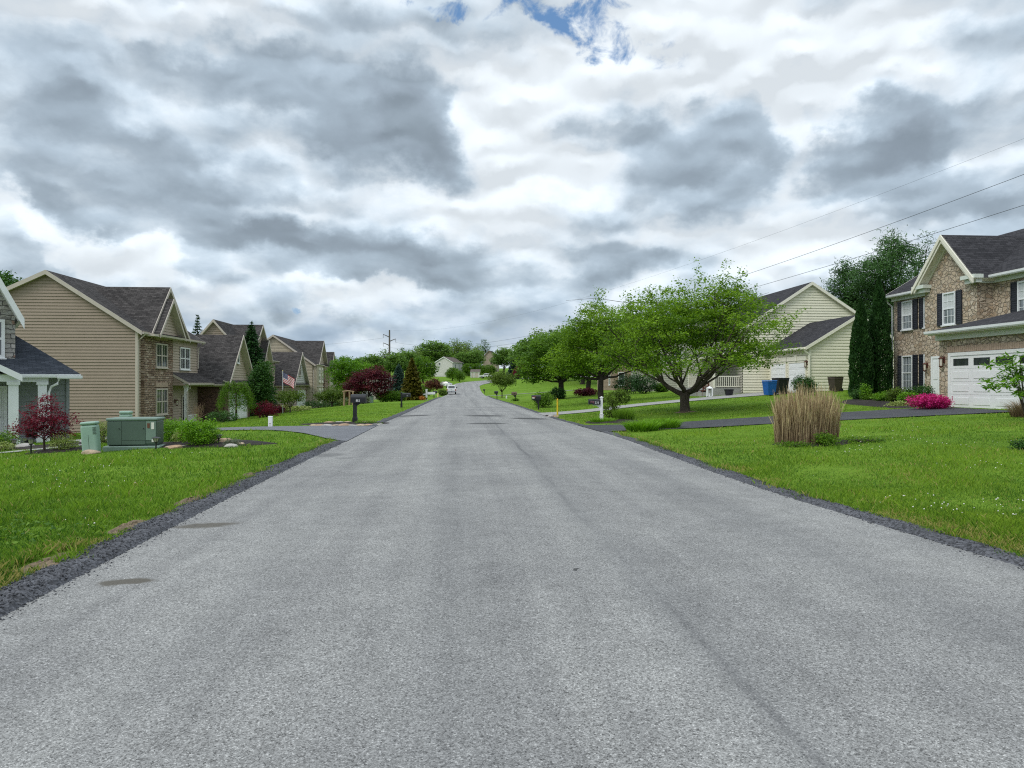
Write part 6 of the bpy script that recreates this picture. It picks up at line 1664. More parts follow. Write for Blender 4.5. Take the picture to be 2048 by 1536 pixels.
def transformer():
    g = G(272, 20.2); root = empty('transformer', (g.x, g.y, g.z), TH+.10, 'large dull green electrical transformer cabinet with labels on a flat base', 'transformer')
    b = MB(); b.bbox(-.70, .72, -.42, .42, -.10, .10, .02, 1); b.build('base', METAL_GREEN_L, root)
    t = MB(); t.bbox(-.62, .62, -.36, .36, .10, .80, .07, 3); t.build('tank', METAL_GREEN, root)
    d = MB(); d.box(-.595, -.245, -.376, -.362, .14, .75); d.build('door', METAL_GREEN, root)
    d = MB(); d.box(-.235, .34, -.376, -.362, .25, .75); d.build('door', METAL_GREEN, root)
    d = MB(); d.box(-.235, .34, -.374, -.362, .14, .242); d.build('sill_panel', METAL_GREEN, root)
    l = MB(); l.bbox(-.635, .645, -.385, .38, .765, .84, .03, 3); l.build('lid', METAL_GREEN_L, root)
    e = MB(); e.box(.35, .60, -.372, -.362, .25, .755); e.build('end_panel', METAL_GREEN_L, root)
    q = MB(); q.box(.39, .45, -.379, -.374, .57, .70); q.build('warning_label', LABELB, root)
    q = MB(); q.box(.49, .56, -.379, -.374, .54, .72); q.build('label', LABELP, root)
    q = MB(); q.box(.50, .55, -.379, -.374, .20, .27); q.build('label', LABELP, root)
    for x in (-.30, .30):
        k = MB(); k.tube([(x, -.376, .56), (x, -.395, .56)], .014, 8); k.build('bolt', BLACKM, root)
transformer()
def pedestal(px, Y, label, h, r, lean=0.0):
    g = G(px, Y); root = empty('utility_pedestal', (g.x, g.y, g.z-.03), .2, label, 'utility box', 'mint utility pedestals'); root.rotation_euler = (0, lean, .2)
    b = MB(); b.bbox(-r, r, -r*.8, r*.8, 0, h*.90, r*.28, 3); b.build('body', MINT, root)
    c = MB(); c.bbox(-r*1.05, r*1.05, -r*.85, r*.85, h*.90, h, r*.25, 3); c.build('cap', MINT, root)
    v = MB()
    for i in range(5): v.box(r*.55, r*1.01, -r*.83, -r*.81, h*.62+i*h*.045, h*.645+i*h*.045)
    v.box(-r*.06, -r*.02, -r*.815, -r*.80, h*.05, h*.6); v.build('vent_slot', METAL_GREEN, root)
pedestal(184, 19.2, 'pale mint utility pedestal leaning slightly on the left lawn edge', .84, .19, -.07)
pedestal(252, 24.0, 'mint utility pedestal peeping over the transformer lid', 1.02, .17)
pedestal(743, 88, 'small mint utility pedestal beside the clipped green shrubs', .85, .45*.5, 0)
def lamp(px, Y, h, label):
    g = G(px, Y); root = empty('path_light', (g.x, g.y, g.z-.02), 0, label, 'garden light', 'black garden path lights')
    s = MB(); s.tube([(0, 0, 0), (0, 0, h*.6)], .02, 8); s.lathe([(.02, h*.56), (.05, h*.6), (.05, h*.63)]); s.build('stem', BLACKM, root)
    c = MB(); c.lathe([(.115, h*.88), (.10, h*.905), (.05, h*.96), (.015, h*.985), (.012, h)], n=10); c.build('cap', BLACKM, root)
    b = MB()
    for k in range(6): a = k*math.pi/3; b.tube([(.05*math.cos(a), .05*math.sin(a), h*.62), (.085*math.cos(a), .085*math.sin(a), h*.89)], .005, 4)
    b.build('cage', BLACKM, root); gl = MB(); gl.lathe([(.042, h*.64), (.072, h*.87)], n=10); gl.build('lamp_glass', LAMPGLASS, root)
lamp(62, 20.3, .50, 'largest black path light in front of the small wine red maple')
lamp(28, 24.6, .40, 'black path light nearest the left edge in the mulch strip')
lamp(50, 27.0, .36, 'black path light between the porch chair and the garden rock')
lamp(312, 19.3, .38, 'black path light standing against the transformer corner')
lamp(437, 20.6, .33, 'black path light among the rocks beside the bright green shrub')

def rock(px, Y, sx, sy, sz, seed, mat, label, group):
    g = G(px, Y); b = bmesh.new(); bmesh.ops.create_icosphere(b, subdivisions=3, radius=1); r = np.random.default_rng(seed)
    k = r.normal(0, 1, (5, 3)); ph = r.random(5)*6
    pl = unit(r.normal(0, 1, (6, 3))); dd = .62+.25*r.random(6)
    for v in b.verts:
        p = np.array(v.co)
        for a, d in zip(pl, dd):
            e = p.dot(a)-d
            if e > 0: p = p - a*e*.85
        p = p*(1 + .05*sum(math.sin(p.dot(k[i])*3+ph[i]) for i in range(5))/2)
        v.co = (p[0]*sx, p[1]*sy, p[2]*sz)
    mb = MB(); mb.bm(b); o = mb.build('rock', mat, None, (g.x, g.y, g.z+sz*.25), r.random()*.8-.4)
    tag(o, label, 'rock', group)
GR = 'rocks edging the black mailbox bed'
spots = [(628,30.5,.14),(640,30.2,.16),(655,30.0,.19),(672,29.95,.16),(688,30.0,.20),(704,30.1,.13),(722,30.2,.18),(738,30.3,.15),(752,30.6,.14),(650,31.6,.17),(662,32.2,.22),(678,32.6,.18),(730,32.7,.14),(745,32.2,.16),(757,31.4,.14),(695,32.8,.15)]
words = ['outermost rock at the lawn end of the mailbox bed','second flat rock on the driveway side of the mailbox bed','tan rock third along the driveway side of the bed','flat rock fourth along the driveway side of the mailbox bed',
 'largest tan rock on the driveway side of the mailbox bed','small rock in front of the bulky black mailbox post','pale rock just road side of the black mailbox post','tan rock two along from the mailbox post toward the road',
 'small rock nearest the kerb in the mailbox bed','rock at the back corner of the mailbox bed on the lawn','large pale rock along the back of the mailbox bed','orange rock along the back of the mailbox bed','flat rock behind the mailbox post toward the road',
 'back row rock close to the kerb','last rock where the mailbox bed meets the kerb','low rock in the back row directly behind the mailbox post']
for i, ((px, Y, s_), wd) in enumerate(zip(spots, words)):
    rock(px, Y, s_*1.5, s_*.8, s_*.42, 300+i, (ROCK, ROCK2, ROCKG)[i % 3], wd, GR)
GR = 'rocks in the transformer bed'
for i, (px, Y, s_, wd) in enumerate([(444,20.9,.26,'largest orange tan rock beside the path light in the bed'),(474,20.4,.17,'tan rock at the lawn tip of the transformer bed'),(462,19.75,.15,'low rock before the lavender tuft'),
                                     (352,19.75,.15,'flat rock in the mulch under the bright green shrubs'),(338,19.9,.10,'small pale rock by the transformer base corner'),(370,20.1,.10,'small flat rock between the two bright shrubs'),
                                     (452,21.6,.18,'pale rock behind the largest orange tan rock'),(182,18.9,.17,'flat pale stone at the foot of the leaning mint pedestal'),(48,25.2,.27,'orange tan boulder in the mulch before the porch')]):
    rock(px, Y, s_*1.35, s_*.9, s_*.55, 330+i, (ROCK2, ROCK, ROCKG)[i % 3], wd, GR)
GR = 'stones at the yellow post'
for i, (px, Y, s_, wd) in enumerate([(1103, 39.6, .17, 'pale stone at the road edge by the yellow post'), (1112, 39.4, .14, 'grey stone right at the foot of the yellow post'), (1096, 40.4, .12, 'dark stone on the road side of the yellow post')]):
    rock(px, Y, s_*1.3, s_, s_*.6, 350+i, (ROCKG, ROCK, MULCH)[i], wd, GR)

g = G(1115, 40.4); root = empty('marker_post', (g.x, g.y, g.z-.05), 0, 'slim yellow pipeline marker post at the driveway corner', 'marker post')
m = MB(); m.tube([(0,0,0),(0,0,.95),(0,0,1.0)], [.045,.045,.035], 10); m.build('post', YELLOW, root); m = MB(); m.tube([(0,0,.80),(0,0,.94)], .047, 10); m.build('cap', pm('yellow_cap', (.6,.38,.03), .5, .1), root)
def marker(px, Y, w_, h, label):
    g = G(px, Y); root = empty('utility_marker', (g.x, g.y, g.z-.03), .05, label, 'utility box')
    m = MB(); m.bbox(-w_, w_, -w_*.7, w_*.7, 0, h, .02, 2); m.build('body', WHITE, root)
    m = MB(); m.bbox(-w_*1.04, w_*1.04, -w_*.74, w_*.74, h*.9, h*1.02, .015, 1); m.build('cap', WHITE, root)
    m = MB(); m.box(-w_*.5, w_*.4, -w_*.72, -w_*.703, h*.35, h*.42); m.box(-w_*.5, w_*.2, -w_*.72, -w_*.703, h*.22, h*.28); m.build('label', ROCKG, root)
marker(541, 30.2, .085, .46, 'small white utility marker box on the lawn beyond the driveway')
marker(1013, 104, .09, .42, 'tiny pale marker on the lawn near the vase shaped tree')
g = G(876, 124); root = empty('fire_hydrant', (g.x, g.y, g.z-.02), 0, 'pale yellow fire hydrant on the verge before the pickup', 'fire hydrant')
m = MB(); m.lathe([(.16,0),(.16,.05),(.10,.06),(.10,.45),(.13,.47),(.13,.52),(.10,.60),(.04,.68),(.03,.72)], n=12); m.build('barrel', YELLOWH, root)
for s_ in (-1, 1): m = MB(); m.tube([(s_*.09,0,.36),(s_*.19,0,.36)], .055, 8); m.build('nozzle', YELLOWH, root)

g = G(735, 31.3); shrub('ground_plant', 'low green ground plant inside the rock ringed mailbox bed', 'plant', g.x, g.y, .55, .4, .16, 200, .05, LF['mid'], 402, spread=.04, stems=5)
# split rail corner fence with flowers
g = G(853, 95); root = empty('rail_fence', (g.x, g.y, g.z-.03), TH, 'short white corner fence with two rails next to the gold cypress', 'fence')
m = MB(); m.bbox(-.11, .11, -.11, .11, 0, 1.35, .01, 1); m.box(-.14, .14, -.14, .14, 1.35, 1.42); m.build('post', WHITE, root)
m = MB(); m.box(.11, 1.1, -.05, .05, .75, 1.05); m.build('rail', WHITE, root); m = MB(); m.box(-1.1, -.11, -.05, .05, .68, .86); m.build('rail', WHITE, root)
g = G(844, 94); shrub('flower_clump', 'little orange flower clump at the foot of the white corner fence', 'plant', g.x, g.y, .35, .3, .55, 120, .12, leaf_mat('petals_orange', (.35,.10,.02), (.8,.40,.10), .2), 401, spread=.06, stems=4)
# tan posts behind the 234 mailbox
g = G(698, 86); root = empty('rustic_arbor', (g.x, g.y, g.z-.05), TH, 'rustic tan arbor of peeled posts below the red maple', 'arbor')
for x in (-.55, .05, .45): m = MB(); m.tube([(x,0,0),(x+.02,0,.8),(x,0,1.6+.1*x)], [.12,.10,.09], 8); m.build('post', TANWOOD, root)
m = MB(); m.tube([(-.75,0,1.62),(-.2,.0,1.7),(.6,0,1.62)], [.07,.08,.06], 8); m.build('beam', TANWOOD, root)

# flag
def flag():
    g = G(565.5, 70.5); root = empty('flagpole', (g.x, g.y, g.z-.05), 0, 'white flagpole with a drooping United States flag', 'flagpole')
    H = CH+(768-741)/F*70.5-g.z
    m = MB(); m.tube([(0,0,0),(0,0,H)], [.035,.025], 8); m.build('pole', WHITE, root); m = MB(); m.lathe([(.01,H-.01),(.05,H+.03),(.05,H+.06),(.01,H+.1)]); m.build('finial', YELLOWH, root)
    L, Hh, n, rows_ = 1.25, .92, 26, 13
    fm = MB(); vs = []; 
    for j in range(rows_+1):
        for i in range(n+1):
            u = i/n; v = j/rows_
            x = .03 + L*u*.86*(1-.06*v); y = .07*math.sin(u*9+v*1.5)*u; z = H-.12 - Hh*v - L*.50*u**1.15 - .03*math.sin(u*7)*v
            vs.append((x, y, z))
    for th_ in (0, .008):
        o = len(fm.v); fm.v += [(a, b+th_, c) for a, b, c in vs]
        for j in range(rows_):
            for i in range(n):
                a = o+j*(n+1)+i; q = (a, a+1, a+n+2, a+n+1)
                fm.f.append(q if th_ == 0 else q[::-1]); fm.m.append(2 if (i < n*.42 and j < 7) else (0 if j % 2 == 0 else 1))
    for rI in range(9):
        for cI in range(6 if rI % 2 == 0 else 5):
            u = (.42/6)*(cI+.5+(0 if rI % 2 == 0 else .5)); v = (7/13)*(rI+.7)/9.4
            x = .03 + L*u*.86*(1-.06*v); y = .07*math.sin(u*9+v*1.5)*u; z = H-.12 - Hh*v - L*.50*u**1.15 - .03*math.sin(u*7)*v
            for yy in (y-.004, y+.012): fm.add([(x+.016*math.cos(a), yy, z+.016*math.sin(a)) for a in [k*2*math.pi/5 for k in range(5)]], [(0,1,2,3,4)], 1)
    fm.build('flag', [FLAGR, FLAGW, FLAGB], root, smooth=False)
flag()

# rubbish bins
def bin_(px, Y, col, lidc, label, h=1.05, w_=.33):
    g = G(px, Y); root = empty('wheeled_bin', (g.x, g.y, g.z), -1.3, label, 'bin', 'wheeled bins by the cream house')
    b = MB(); t0, t1 = w_*.78, w_
    v = [(-t0,-t0,.06),(t0,-t0,.06),(t0,t0,.06),(-t0,t0,.06),(-t1,-t1,h*.80),(t1,-t1,h*.80),(t1,t1,h*.80),(-t1,t1,h*.80)]
    b.add(v, [(0,3,2,1),(0,1,5,4),(1,2,6,5),(2,3,7,6),(3,0,4,7),(4,5,6,7)]); b.bbox(-t1*1.06, t1*1.06, -t1*1.06, t1*1.06, h*.80, h*.90, .02, 1); b.build('body', col, root)
    l = MB(); l.bbox(-t1*1.1, t1*1.1, -t1*1.1, t1*1.12, h*.905, h*.97, .03, 2); l.tube([(-t1*.7, t1*1.18, h*.90), (t1*.7, t1*1.18, h*.90)], .022, 8); l.build('lid', lidc, root)
    for s_ in (-1, 1): k = MB(); k.tube([(s_*t0-.03*s_, t0*.95, .12), (s_*t0+.04*s_, t0*.95, .12)], .12, 14); k.build('wheel', TYRE, root)
bin_(1539, 49.6, BLUEBIN, pm('blue_bin_lid', (.04,.17,.50), .4, .08), 'blue recycling bin standing before the cream house garage')
bin_(1561, 50.3, BLACKP, BLACKP, 'black rubbish bin between the blue bin and the garage door', 1.15, .38)
bin_(1671, 47.8, BROWNBIN, BROWNBIN, 'brown rubbish bin beside the cream garage side wall', 1.0, .32)

# porch things
g = G(1458, 54.6); root = empty('flower_pot', (g.x, g.y, tz(g.x, g.y)), 0, 'black flower tub on the walk before the cream porch', 'flower pot')
m = MB(); m.lathe([(.24,0),(.34,.42),(.37,.43),(.37,.48),(.31,.47),(.28,.36)], n=16); m.build('pot', BLACKP, root)
g = G(1857, 32.8); root = empty('flower_pot', (g.x, g.y, tz(g.x, g.y)), 0, 'black planter beside the stone house entry', 'flower pot')
m = MB(); m.lathe([(.17,0),(.25,.5),(.28,.51),(.28,.56),(.23,.55),(.2,.45)], n=16); m.build('pot', BLACKP, root)
V_, F__, T_ = leaves_on(np.random.default_rng(7), np.random.default_rng(8).normal(0, .09, (40, 3))+np.array([0, 0, .68]), 6, (.06,)*3, .08, .4, .5, np.full(40, .4)); np_mesh('foliage', V_, F__, LF['dark'], T_, root)
g = G(1405, 57.5); root = empty('porch_bench', (g.x, g.y, tz(g.x, g.y)+.0), TH-math.pi/2, 'red brown wooden bench by the cream house porch', 'bench')
m = MB(); m.box(-.7,.7,-.25,.25,.42,.47); m.build('seat', REDWOOD, root); m = MB()
for i in range(3): m.box(-.7,.7,.26,.30,.55+i*.17,.66+i*.17)
m.build('backrest', REDWOOD, root)
for x in (-.62,.62):
    for y in (-.2,.26): m = MB(); m.box(x-.04,x+.04,y-.04,y+.04,0,.42 if y < 0 else 1.0); m.build('leg', REDWOOD, root)
g = G(1419, 54.8); root = empty('porch_lantern', (g.x, g.y, tz(g.x, g.y)), 0, 'white lantern box beside the red brown bench', 'lantern')
m = MB()
for x in (-.17,.17):
    for y in (-.17,.17): m.box(x-.03,x+.03,y-.03,y+.03,0,.6)
m.box(-.2,.2,-.2,.2,0,.06); m.box(-.2,.2,-.2,.2,.6,.66); m.add([(-.2,-.2,.66),(.2,-.2,.66),(.2,.2,.66),(-.2,.2,.66),(0,0,.8)], [(0,1,4),(1,2,4),(2,3,4),(3,0,4)]); m.build('frame', WHITE, root)
m = MB(); m.lathe([(.06,.07),(.06,.3)]); m.build('candle', NUMW, root)
# adirondack chair on the grey house porch
hx, hy = -19.15, 30.4
root = empty('porch_chair', (hx, hy, -.72), -.25, 'black slatted garden chair on the grey house porch', 'chair')
m = MB()
for i in range(5): m.prism([(-.26+i*.11,-.30,.40),(-.17+i*.11,-.30,.40),(-.17+i*.11,.25,.28),(-.26+i*.11,.25,.28)], (0,0,.025))
m.build('seat', BLACKP, root); m = MB()
for i in range(5): m.prism([(-.28+i*.115,.22,.28),(-.185+i*.115,.22,.28),(-.185+i*.125,.55,.98+.05*(2-abs(i-2))),(-.28+i*.125,.55,.98+.05*(2-abs(i-2)))], (0,.03,0))
m.build('backrest', BLACKP, root)
for s_ in (-1,1):
    m = MB(); m.box(s_*.34-.06,s_*.34+.06,-.35,.38,.55,.58); m.build('armrest', BLACKP, root)
    m = MB(); m.box(s_*.32-.03,s_*.32+.03,-.33,-.24,0,.55); m.build('leg', BLACKP, root); m = MB(); m.prism([(s_*.32-.02,-.2,.36),(s_*.32-.02,-.2,.24),(s_*.32-.02,.52,.0),(s_*.32-.02,.6,.0),(s_*.32-.02,.25,.30)], (.04,0,0)); m.build('leg', BLACKP, root)

# vehicles
def wheel(root, x, y, r, w_):
    t = MB(); pr = [(r*.62,-w_/2),(r*.92,-w_/2),(r,-w_*.32),(r,w_*.32),(r*.92,w_/2),(r*.62,w_/2)]
    n = 20; vs = []; fs = []
    for rr, xx in pr:
        for k in range(n): a = 2*math.pi*k/n; vs.append((x+xx, y+rr*math.cos(a), r+rr*math.sin(a)))
    for i in range(len(pr)-1):
        for k in range(n): a = i*n+k; b = i*n+(k+1) % n; fs.append((a, b, b+n, a+n))
    t.add(vs, fs); wh = t.build('wheel', TYRE, root)
    m = MB(); s_ = 1 if x > 0 else -1; m.tube([(x-w_*.3, y, r), (x+w_*.38, y, r)] if s_ > 0 else [(x+w_*.3, y, r), (x-w_*.38, y, r)], r*.63, 16); q = m.build('rim', CHROME, wh)
def section_body(prof, w0, w1=None, taper=None):
    """side profile (y, z) swept across the width with rounded shoulders"""
    m = MB(); n = len(prof); secs = [(-1, .94), (-.94, 1.0), (.94, 1.0), (1, .94)]; vs = []; fs = []
    zc = sum(p[1] for p in prof)/n; yc = sum(p[0] for p in prof)/n
    for sx, k in secs:
        for y, z in prof: vs.append((sx*w0*(taper(z) if taper else 1), yc+(y-yc)*(.985 if k < 1 else 1), zc+(z-zc)*k))
    for i in range(3):
        for j in range(n): a = i*n+j; b = i*n+(j+1) % n; fs.append((a, b, b+n, a+n))
    fs.append(tuple(range(n))[::-1]); fs.append(tuple(3*n+j for j in range(n))); m.add(vs, fs); return m
def pickup(x, y, rz, label, detail=True):
    root = empty('parked_pickup', (x, y, tz(x, y)+.10), rz, label, 'pickup truck')
    body = section_body([(-2.75,.62),(2.7,.62),(2.78,.85),(2.72,1.08),(1.35,1.16),(1.2,1.18),(-2.7,1.18),(-2.78,1.0)], .98); body.build('body', CARWHITE, root)
    cab = section_body([(-.95,1.17),(1.35,1.17),(.75,1.78),(.45,1.86),(-.65,1.86),(-.88,1.80)], .94, taper=lambda z: 1-.16*max(0, z-1.17)/.7); cab.build('cab', CARWHITE, root)
    m = MB(); m.prism([(-.70,-.985,1.27),(.70,-.985,1.27),(.64,-.94,1.72),(-.64,-.94,1.72)], (0,.05,0)); m.build('rear_window', GLASS, root)
    m = MB(); m.prism([(-.7,1.20,1.30),(.7,1.20,1.30),(.62,.80,1.74),(-.62,.80,1.74)], (0,.06,.02)); m.build('windscreen', GLASS, root)
    for s_ in (-1,1): m = MB(); m.prism([(s_*.905,-.75,1.28),(s_*.905,1.0,1.28),(s_*.845,.6,1.72),(s_*.845,-.7,1.72)], (s_*.03,0,0)); m.build('side_window', GLASS, root)
    m = MB(); m.box(-.80,.80,-2.80,-2.755,.72,1.17); m.build('tailgate', CARWHITE, root)
    m = MB(); m.box(-.15,.15,-2.815,-2.801,1.02,1.06); m.build('tailgate_handle', CARDARK, root)
    m = MB(); m.bbox(-.98,.98,-2.95,-2.70,.45,.66,.03,2); m.build('rear_bumper', CHROME, root)
    m = MB(); m.box(-.16,.16,-2.958,-2.951,.50,.62); m.build('number_plate', pm('plate_dark', (.12,.12,.14), .5, .1), root)
    m = MB(); m.bbox(-.97,.97,2.60,2.88,.42,.66,.03,2); m.build('front_bumper', CHROME, root)
    m = MB(); m.box(-.9,.9,-2.6,2.5,.40,.62); m.build('chassis', CARDARK, root)
    for s_ in (-1,1):
        m = MB(); m.bbox(s_*.90-.09,s_*.90+.09,-2.82,-2.70,.72,1.14,.015,1); m.build('tail_light', TAIL, root)
        m = MB(); m.bbox(s_*1.12-.11,s_*1.12+.11,.78,.95,1.24,1.48,.03,2); m.box(min(s_*.9, s_*1.03),max(s_*.9, s_*1.03),.84,.9,1.28,1.33); m.build('mirror', CARDARK, root)
        for yy in (-1.75, 1.75): wheel(root, s_*.86, yy, .40, .26)
    return root
p_ = pickup(-12.95, 160.5, .072, 'white pickup truck parked at the left kerb with its tailgate this way')
def car(x, y, rz, label):
    root = empty('parked_car', (x, y, tz(x, y)+.02), rz, label, 'car')
    section_body([(-2.15,.30),(2.1,.30),(2.2,.55),(2.1,.78),(1.0,.95),(-1.5,1.0),(-2.1,.95),(-2.2,.6)], .88).build('body', CARWHITE, root)
    section_body([(-1.7,.98),(1.0,.93),(.35,1.40),(-.9,1.45),(-1.3,1.38)], .84, taper=lambda z: 1-.2*max(0, z-.95)/.5).build('cabin', GLASS, root)
    m = MB(); m.prism([(-.62,-1.0,1.44),(.62,-1.0,1.44),(.62,.3,1.41),(-.62,.3,1.41)], (0,0,.035)); m.build('roof', CARWHITE, root)
    for s_ in (-1,1):
        for yy in (-1.35,1.35): wheel(root, s_*.80, yy, .32, .2)
        m = MB(); m.bbox(s_*.68-.12,s_*.68+.12,-2.22,-2.08,.62,.78,.02,1); m.build('tail_light', TAIL, root)
        m = MB(); m.bbox(s_*.66-.13,s_*.66+.13,2.08,2.2,.55,.68,.02,1); m.build('headlight', LAMPGLASS, root)
g = G(888, 205); car(g.x, g.y, 1.2, 'white car on the driveway behind the parked pickup and rust red tree')
g = G(974, 283); pickup(g.x, g.y, 1.35, 'far white pickup parked sideways at the end of the visible road')

# transmission pole and its wires
def power_pole(x, y, top, label):
    zb = tz(x, y); root = empty('transmission_pole', (x, y, zb), .35, label, 'utility pole', 'transmission poles')
    H = top-zb
    m = MB(); m.tube([(0,0,-.3),(0,0,H)], [.42,.24], 12); m.build('pole', GALV, root)
    arms = [(-1, H-1.5), (1, H-2.9), (-1, H-4.3)]
    for s_, z in arms:
        m = MB(); m.tube([(0,0,z-.9),(s_*1.2,0,z-.35),(s_*2.1,0,z)], [.16,.12,.09], 8); m.build('arm', GALV, root)
        m = MB(); m.tube([(s_*2.1,0,z),(s_*2.1,0,z-1.2)], .05, 6)
        for k in range(5): m.lathe([(.03,z-.2-k*.2),(.12,z-.25-k*.2),(.03,z-.3-k*.2)], s_*2.1, 0, 8)
        m.build('insulator', GALV, root)
    return [Vector((x,y,zb)) + Matrix.Rotation(.35, 3, 'Z') @ Vector((s_*2.1, 0, z-1.2)) for s_, z in arms] + [Vector((x, y, zb+H))]
g = G(779, 250)
A_ = power_pole(g.x, g.y, CH+(768-660)/F*250, 'tall transmission pole with three arms rising behind the far houses')
# the near span ends at a second pole beyond the right edge of the view
B_ = power_pole(50.5, 40.0, 27.0, 'tall transmission pole out beyond the stone house')
def wire(a, b, sag, label, r=.021):
    m = MB(); pts = []
    for i in range(49):
        t = i/48; p = a.lerp(b, t); p.z -= sag*4*t*(1-t); pts.append(p)
    m.tube(pts, r, 5); tag(m.build('power_line', WIRE), label, 'power line', 'power lines')
wire(A_[1], Vector((50.5, 40, 21.9)), 7.2, 'upper dark power line climbing to the right over the cherry tree')
wire(A_[2], Vector((52.0, 41.0, 19.4)), 6.6, 'lower dark power line passing behind the stone house gable')
wire(A_[3], Vector((49.5, 38, 23.6)), 6.0, 'thin topmost wire of the power lines', .008)
wire(A_[0], A_[0] + Vector((-120, 60, 6)), 4.5, 'power line leaving the pole to the left')
# ------------------------------------------------------------------ sky, sun, camera
w = bpy.data.worlds.new('World'); S.world = w; w.use_nodes = True
nt = w.node_tree
for n in list(nt.nodes): nt.nodes.remove(n)
SUN_EL, SUN_AZ = math.radians(46), math.radians(232)      # azimuth clockwise from +Y
sky = nd(nt, 'ShaderNodeTexSky', sky_type='NISHITA', sun_disc=False, sun_elevation=SUN_EL, sun_rotation=SUN_AZ, altitude=100.0, air_density=1.0, dust_density=.6, ozone_density=1.5)
dirv = nd(nt, 'ShaderNodeTexCoord').outputs['Generated']
sep = nd(nt, 'ShaderNodeSeparateXYZ', {0: dirv})
dx, dy, dz = sep.outputs
az = math_(nt, 'ARCTAN2', dx, dy); el = math_(nt, 'ARCSINE', dz)
ae = nd(nt, 'ShaderNodeCombineXYZ', {0: az, 1: el, 2: 0.0}).outputs[0]
# cloud layer coordinates: the layer seen in perspective
den = math_(nt, 'ADD', math_(nt, 'MAXIMUM', dz, 0.0), .34)
cl = nd(nt, 'ShaderNodeCombineXYZ', {0: math_(nt, 'DIVIDE', dx, den), 1: math_(nt, 'DIVIDE', dy, den), 2: 0.0}).outputs[0]
def noise2(v, sc, de, ro, di): return nd(nt, 'ShaderNodeTexNoise', {'Vector': v, 'Scale': sc, 'Detail': de, 'Roughness': ro, 'Distortion': di}, noise_dimensions='2D').outputs[0]
n1 = noise2(cl, 2.0, 8, .56, .15)
n2 = noise2(mapping(nt, cl, loc=(3.1, 1.7, 0), scale=(1, .9, 1)), 6.0, 7, .58, .15)
wc = nd(nt, 'ShaderNodeTexNoise', {'Vector': mapping(nt, ae, scale=(1, 1.3, 1)), 'Scale': 6.5, 'Detail': 7, 'Roughness': .56}, noise_dimensions='2D').outputs['Color']
wv = nd(nt, 'ShaderNodeVectorMath', {0: wc, 1: (.5, .5, .5)}, operation='SUBTRACT').outputs[0]
wv = nd(nt, 'ShaderNodeVectorMath', {0: wv, 1: (.20, .15, 0)}, operation='MULTIPLY').outputs[0]
aew = nd(nt, 'ShaderNodeVectorMath', {0: ae, 1: wv}, operation='ADD').outputs[0]
def blob(px, py, rx, ry, tilt=0.0, vec=None):
    a = (px-1024)/F; b = (768-py)/F; A = math.atan(a); E = math.atan(b/math.sqrt(1+a*a))
    ca = math.cos(A)
    mp = mapping(nt, vec or aew, loc=(A, E, 0), rot=(0, 0, math.radians(-tilt)), scale=(rx/F*ca*ca*1.55, ry/F*ca*1.55, 1), typ='TEXTURE')
    g = nd(nt, 'ShaderNodeTexGradient', {0: mp}, gradient_type='SPHERICAL').outputs['Fac']
    return nd(nt, 'ShaderNodeMapRange', {0: g, 1: 0.0, 2: .75}, interpolation_type='SMOOTHSTEP').outputs[0]
# heavy grey cloud masses (+) and bright breaks (-): photo x, y, radii, tilt, weight
CL = [(840,240,95,90,10,.55), (690,235,250,75,16,.52), (430,180,200,85,12,.30), (90,160,170,75,12,.34), (290,315,250,62,14,.46), (60,300,130,50,8,.18),
      (400,455,380,48,8,.42), (640,485,170,42,4,.30), (110,420,130,40,14,.26), (700,70,120,80,10,.30), (1400,285,180,85,4,.62), (1215,255,85,70,20,.30),
      (1740,300,130,80,-4,.60), (1860,260,120,50,-14,.32), (1960,120,140,70,-18,.20), (2040,340,130,150,0,.22), (1820,400,260,50,-4,.34), (1290,405,260,45,4,.28),
      (1210,515,115,42,6,.36), (870,530,140,45,0,.32), (740,565,190,26,4,.30), (340,510,150,26,10,.26), (500,590,130,24,6,.26), (1080,580,150,24,0,.22),
      (1290,545,110,30,4,.28), (600,660,260,22,0,.22), (260,130,110,60,0,.16),
      (960,400,170,55,0,-.30), (1010,220,70,120,0,-.30), (1570,250,45,110,10,-.34), (1640,455,130,40,-4,-.34), (200,505,120,28,14,-.34), (560,430,90,26,8,-.22), (1250,180,260,70,0,-.30), (1650,120,260,90,-6,-.26),
      (80,440,120,24,12,-.30), (1080,330,90,40,0,-.22), (300,40,300,50,0,-.22), (830,110,130,50,0,-.26), (730,600,140,18,6,-.24), (340,570,110,20,10,-.26), (1480,440,120,30,0,-.20)]
acc = None
for c in CL:
    g = blob(*c[:5]); 
    acc = math_(nt, 'MULTIPLY', g, c[5]) if acc is None else math_(nt, 'MULTIPLY_ADD', g, c[5], acc)
# thickness of the cloud
lowm = nd(nt, 'ShaderNodeMapRange', {0: el, 1: .02, 2: .22, 3: 1.0, 4: 0.0}).outputs[0]
def puff(vec, scale, sm):
    return nd(nt, 'ShaderNodeTexVoronoi', {'Vector': vec, 'Scale': scale, 'Smoothness': sm, 'Randomness': 1.0}, feature='SMOOTH_F1', voronoi_dimensions='2D').outputs['Distance']
aes = nd(nt, 'ShaderNodeVectorMath', {0: wv, 1: (.45, .45, 0), 2: ae}, operation='MULTIPLY_ADD').outputs[0]
pv = mapping(nt, aes, scale=(1, 1.9, 1)); pv2 = mapping(nt, aes, loc=(.31, .17, 0), scale=(1, 2.1, 1))
n3 = noise2(mapping(nt, ae, scale=(1.0, 2.3, 1)), 11.0, 6, .58, .1)
p1 = puff(pv, 6.0, .5); p2 = puff(pv2, 14.0, .5)
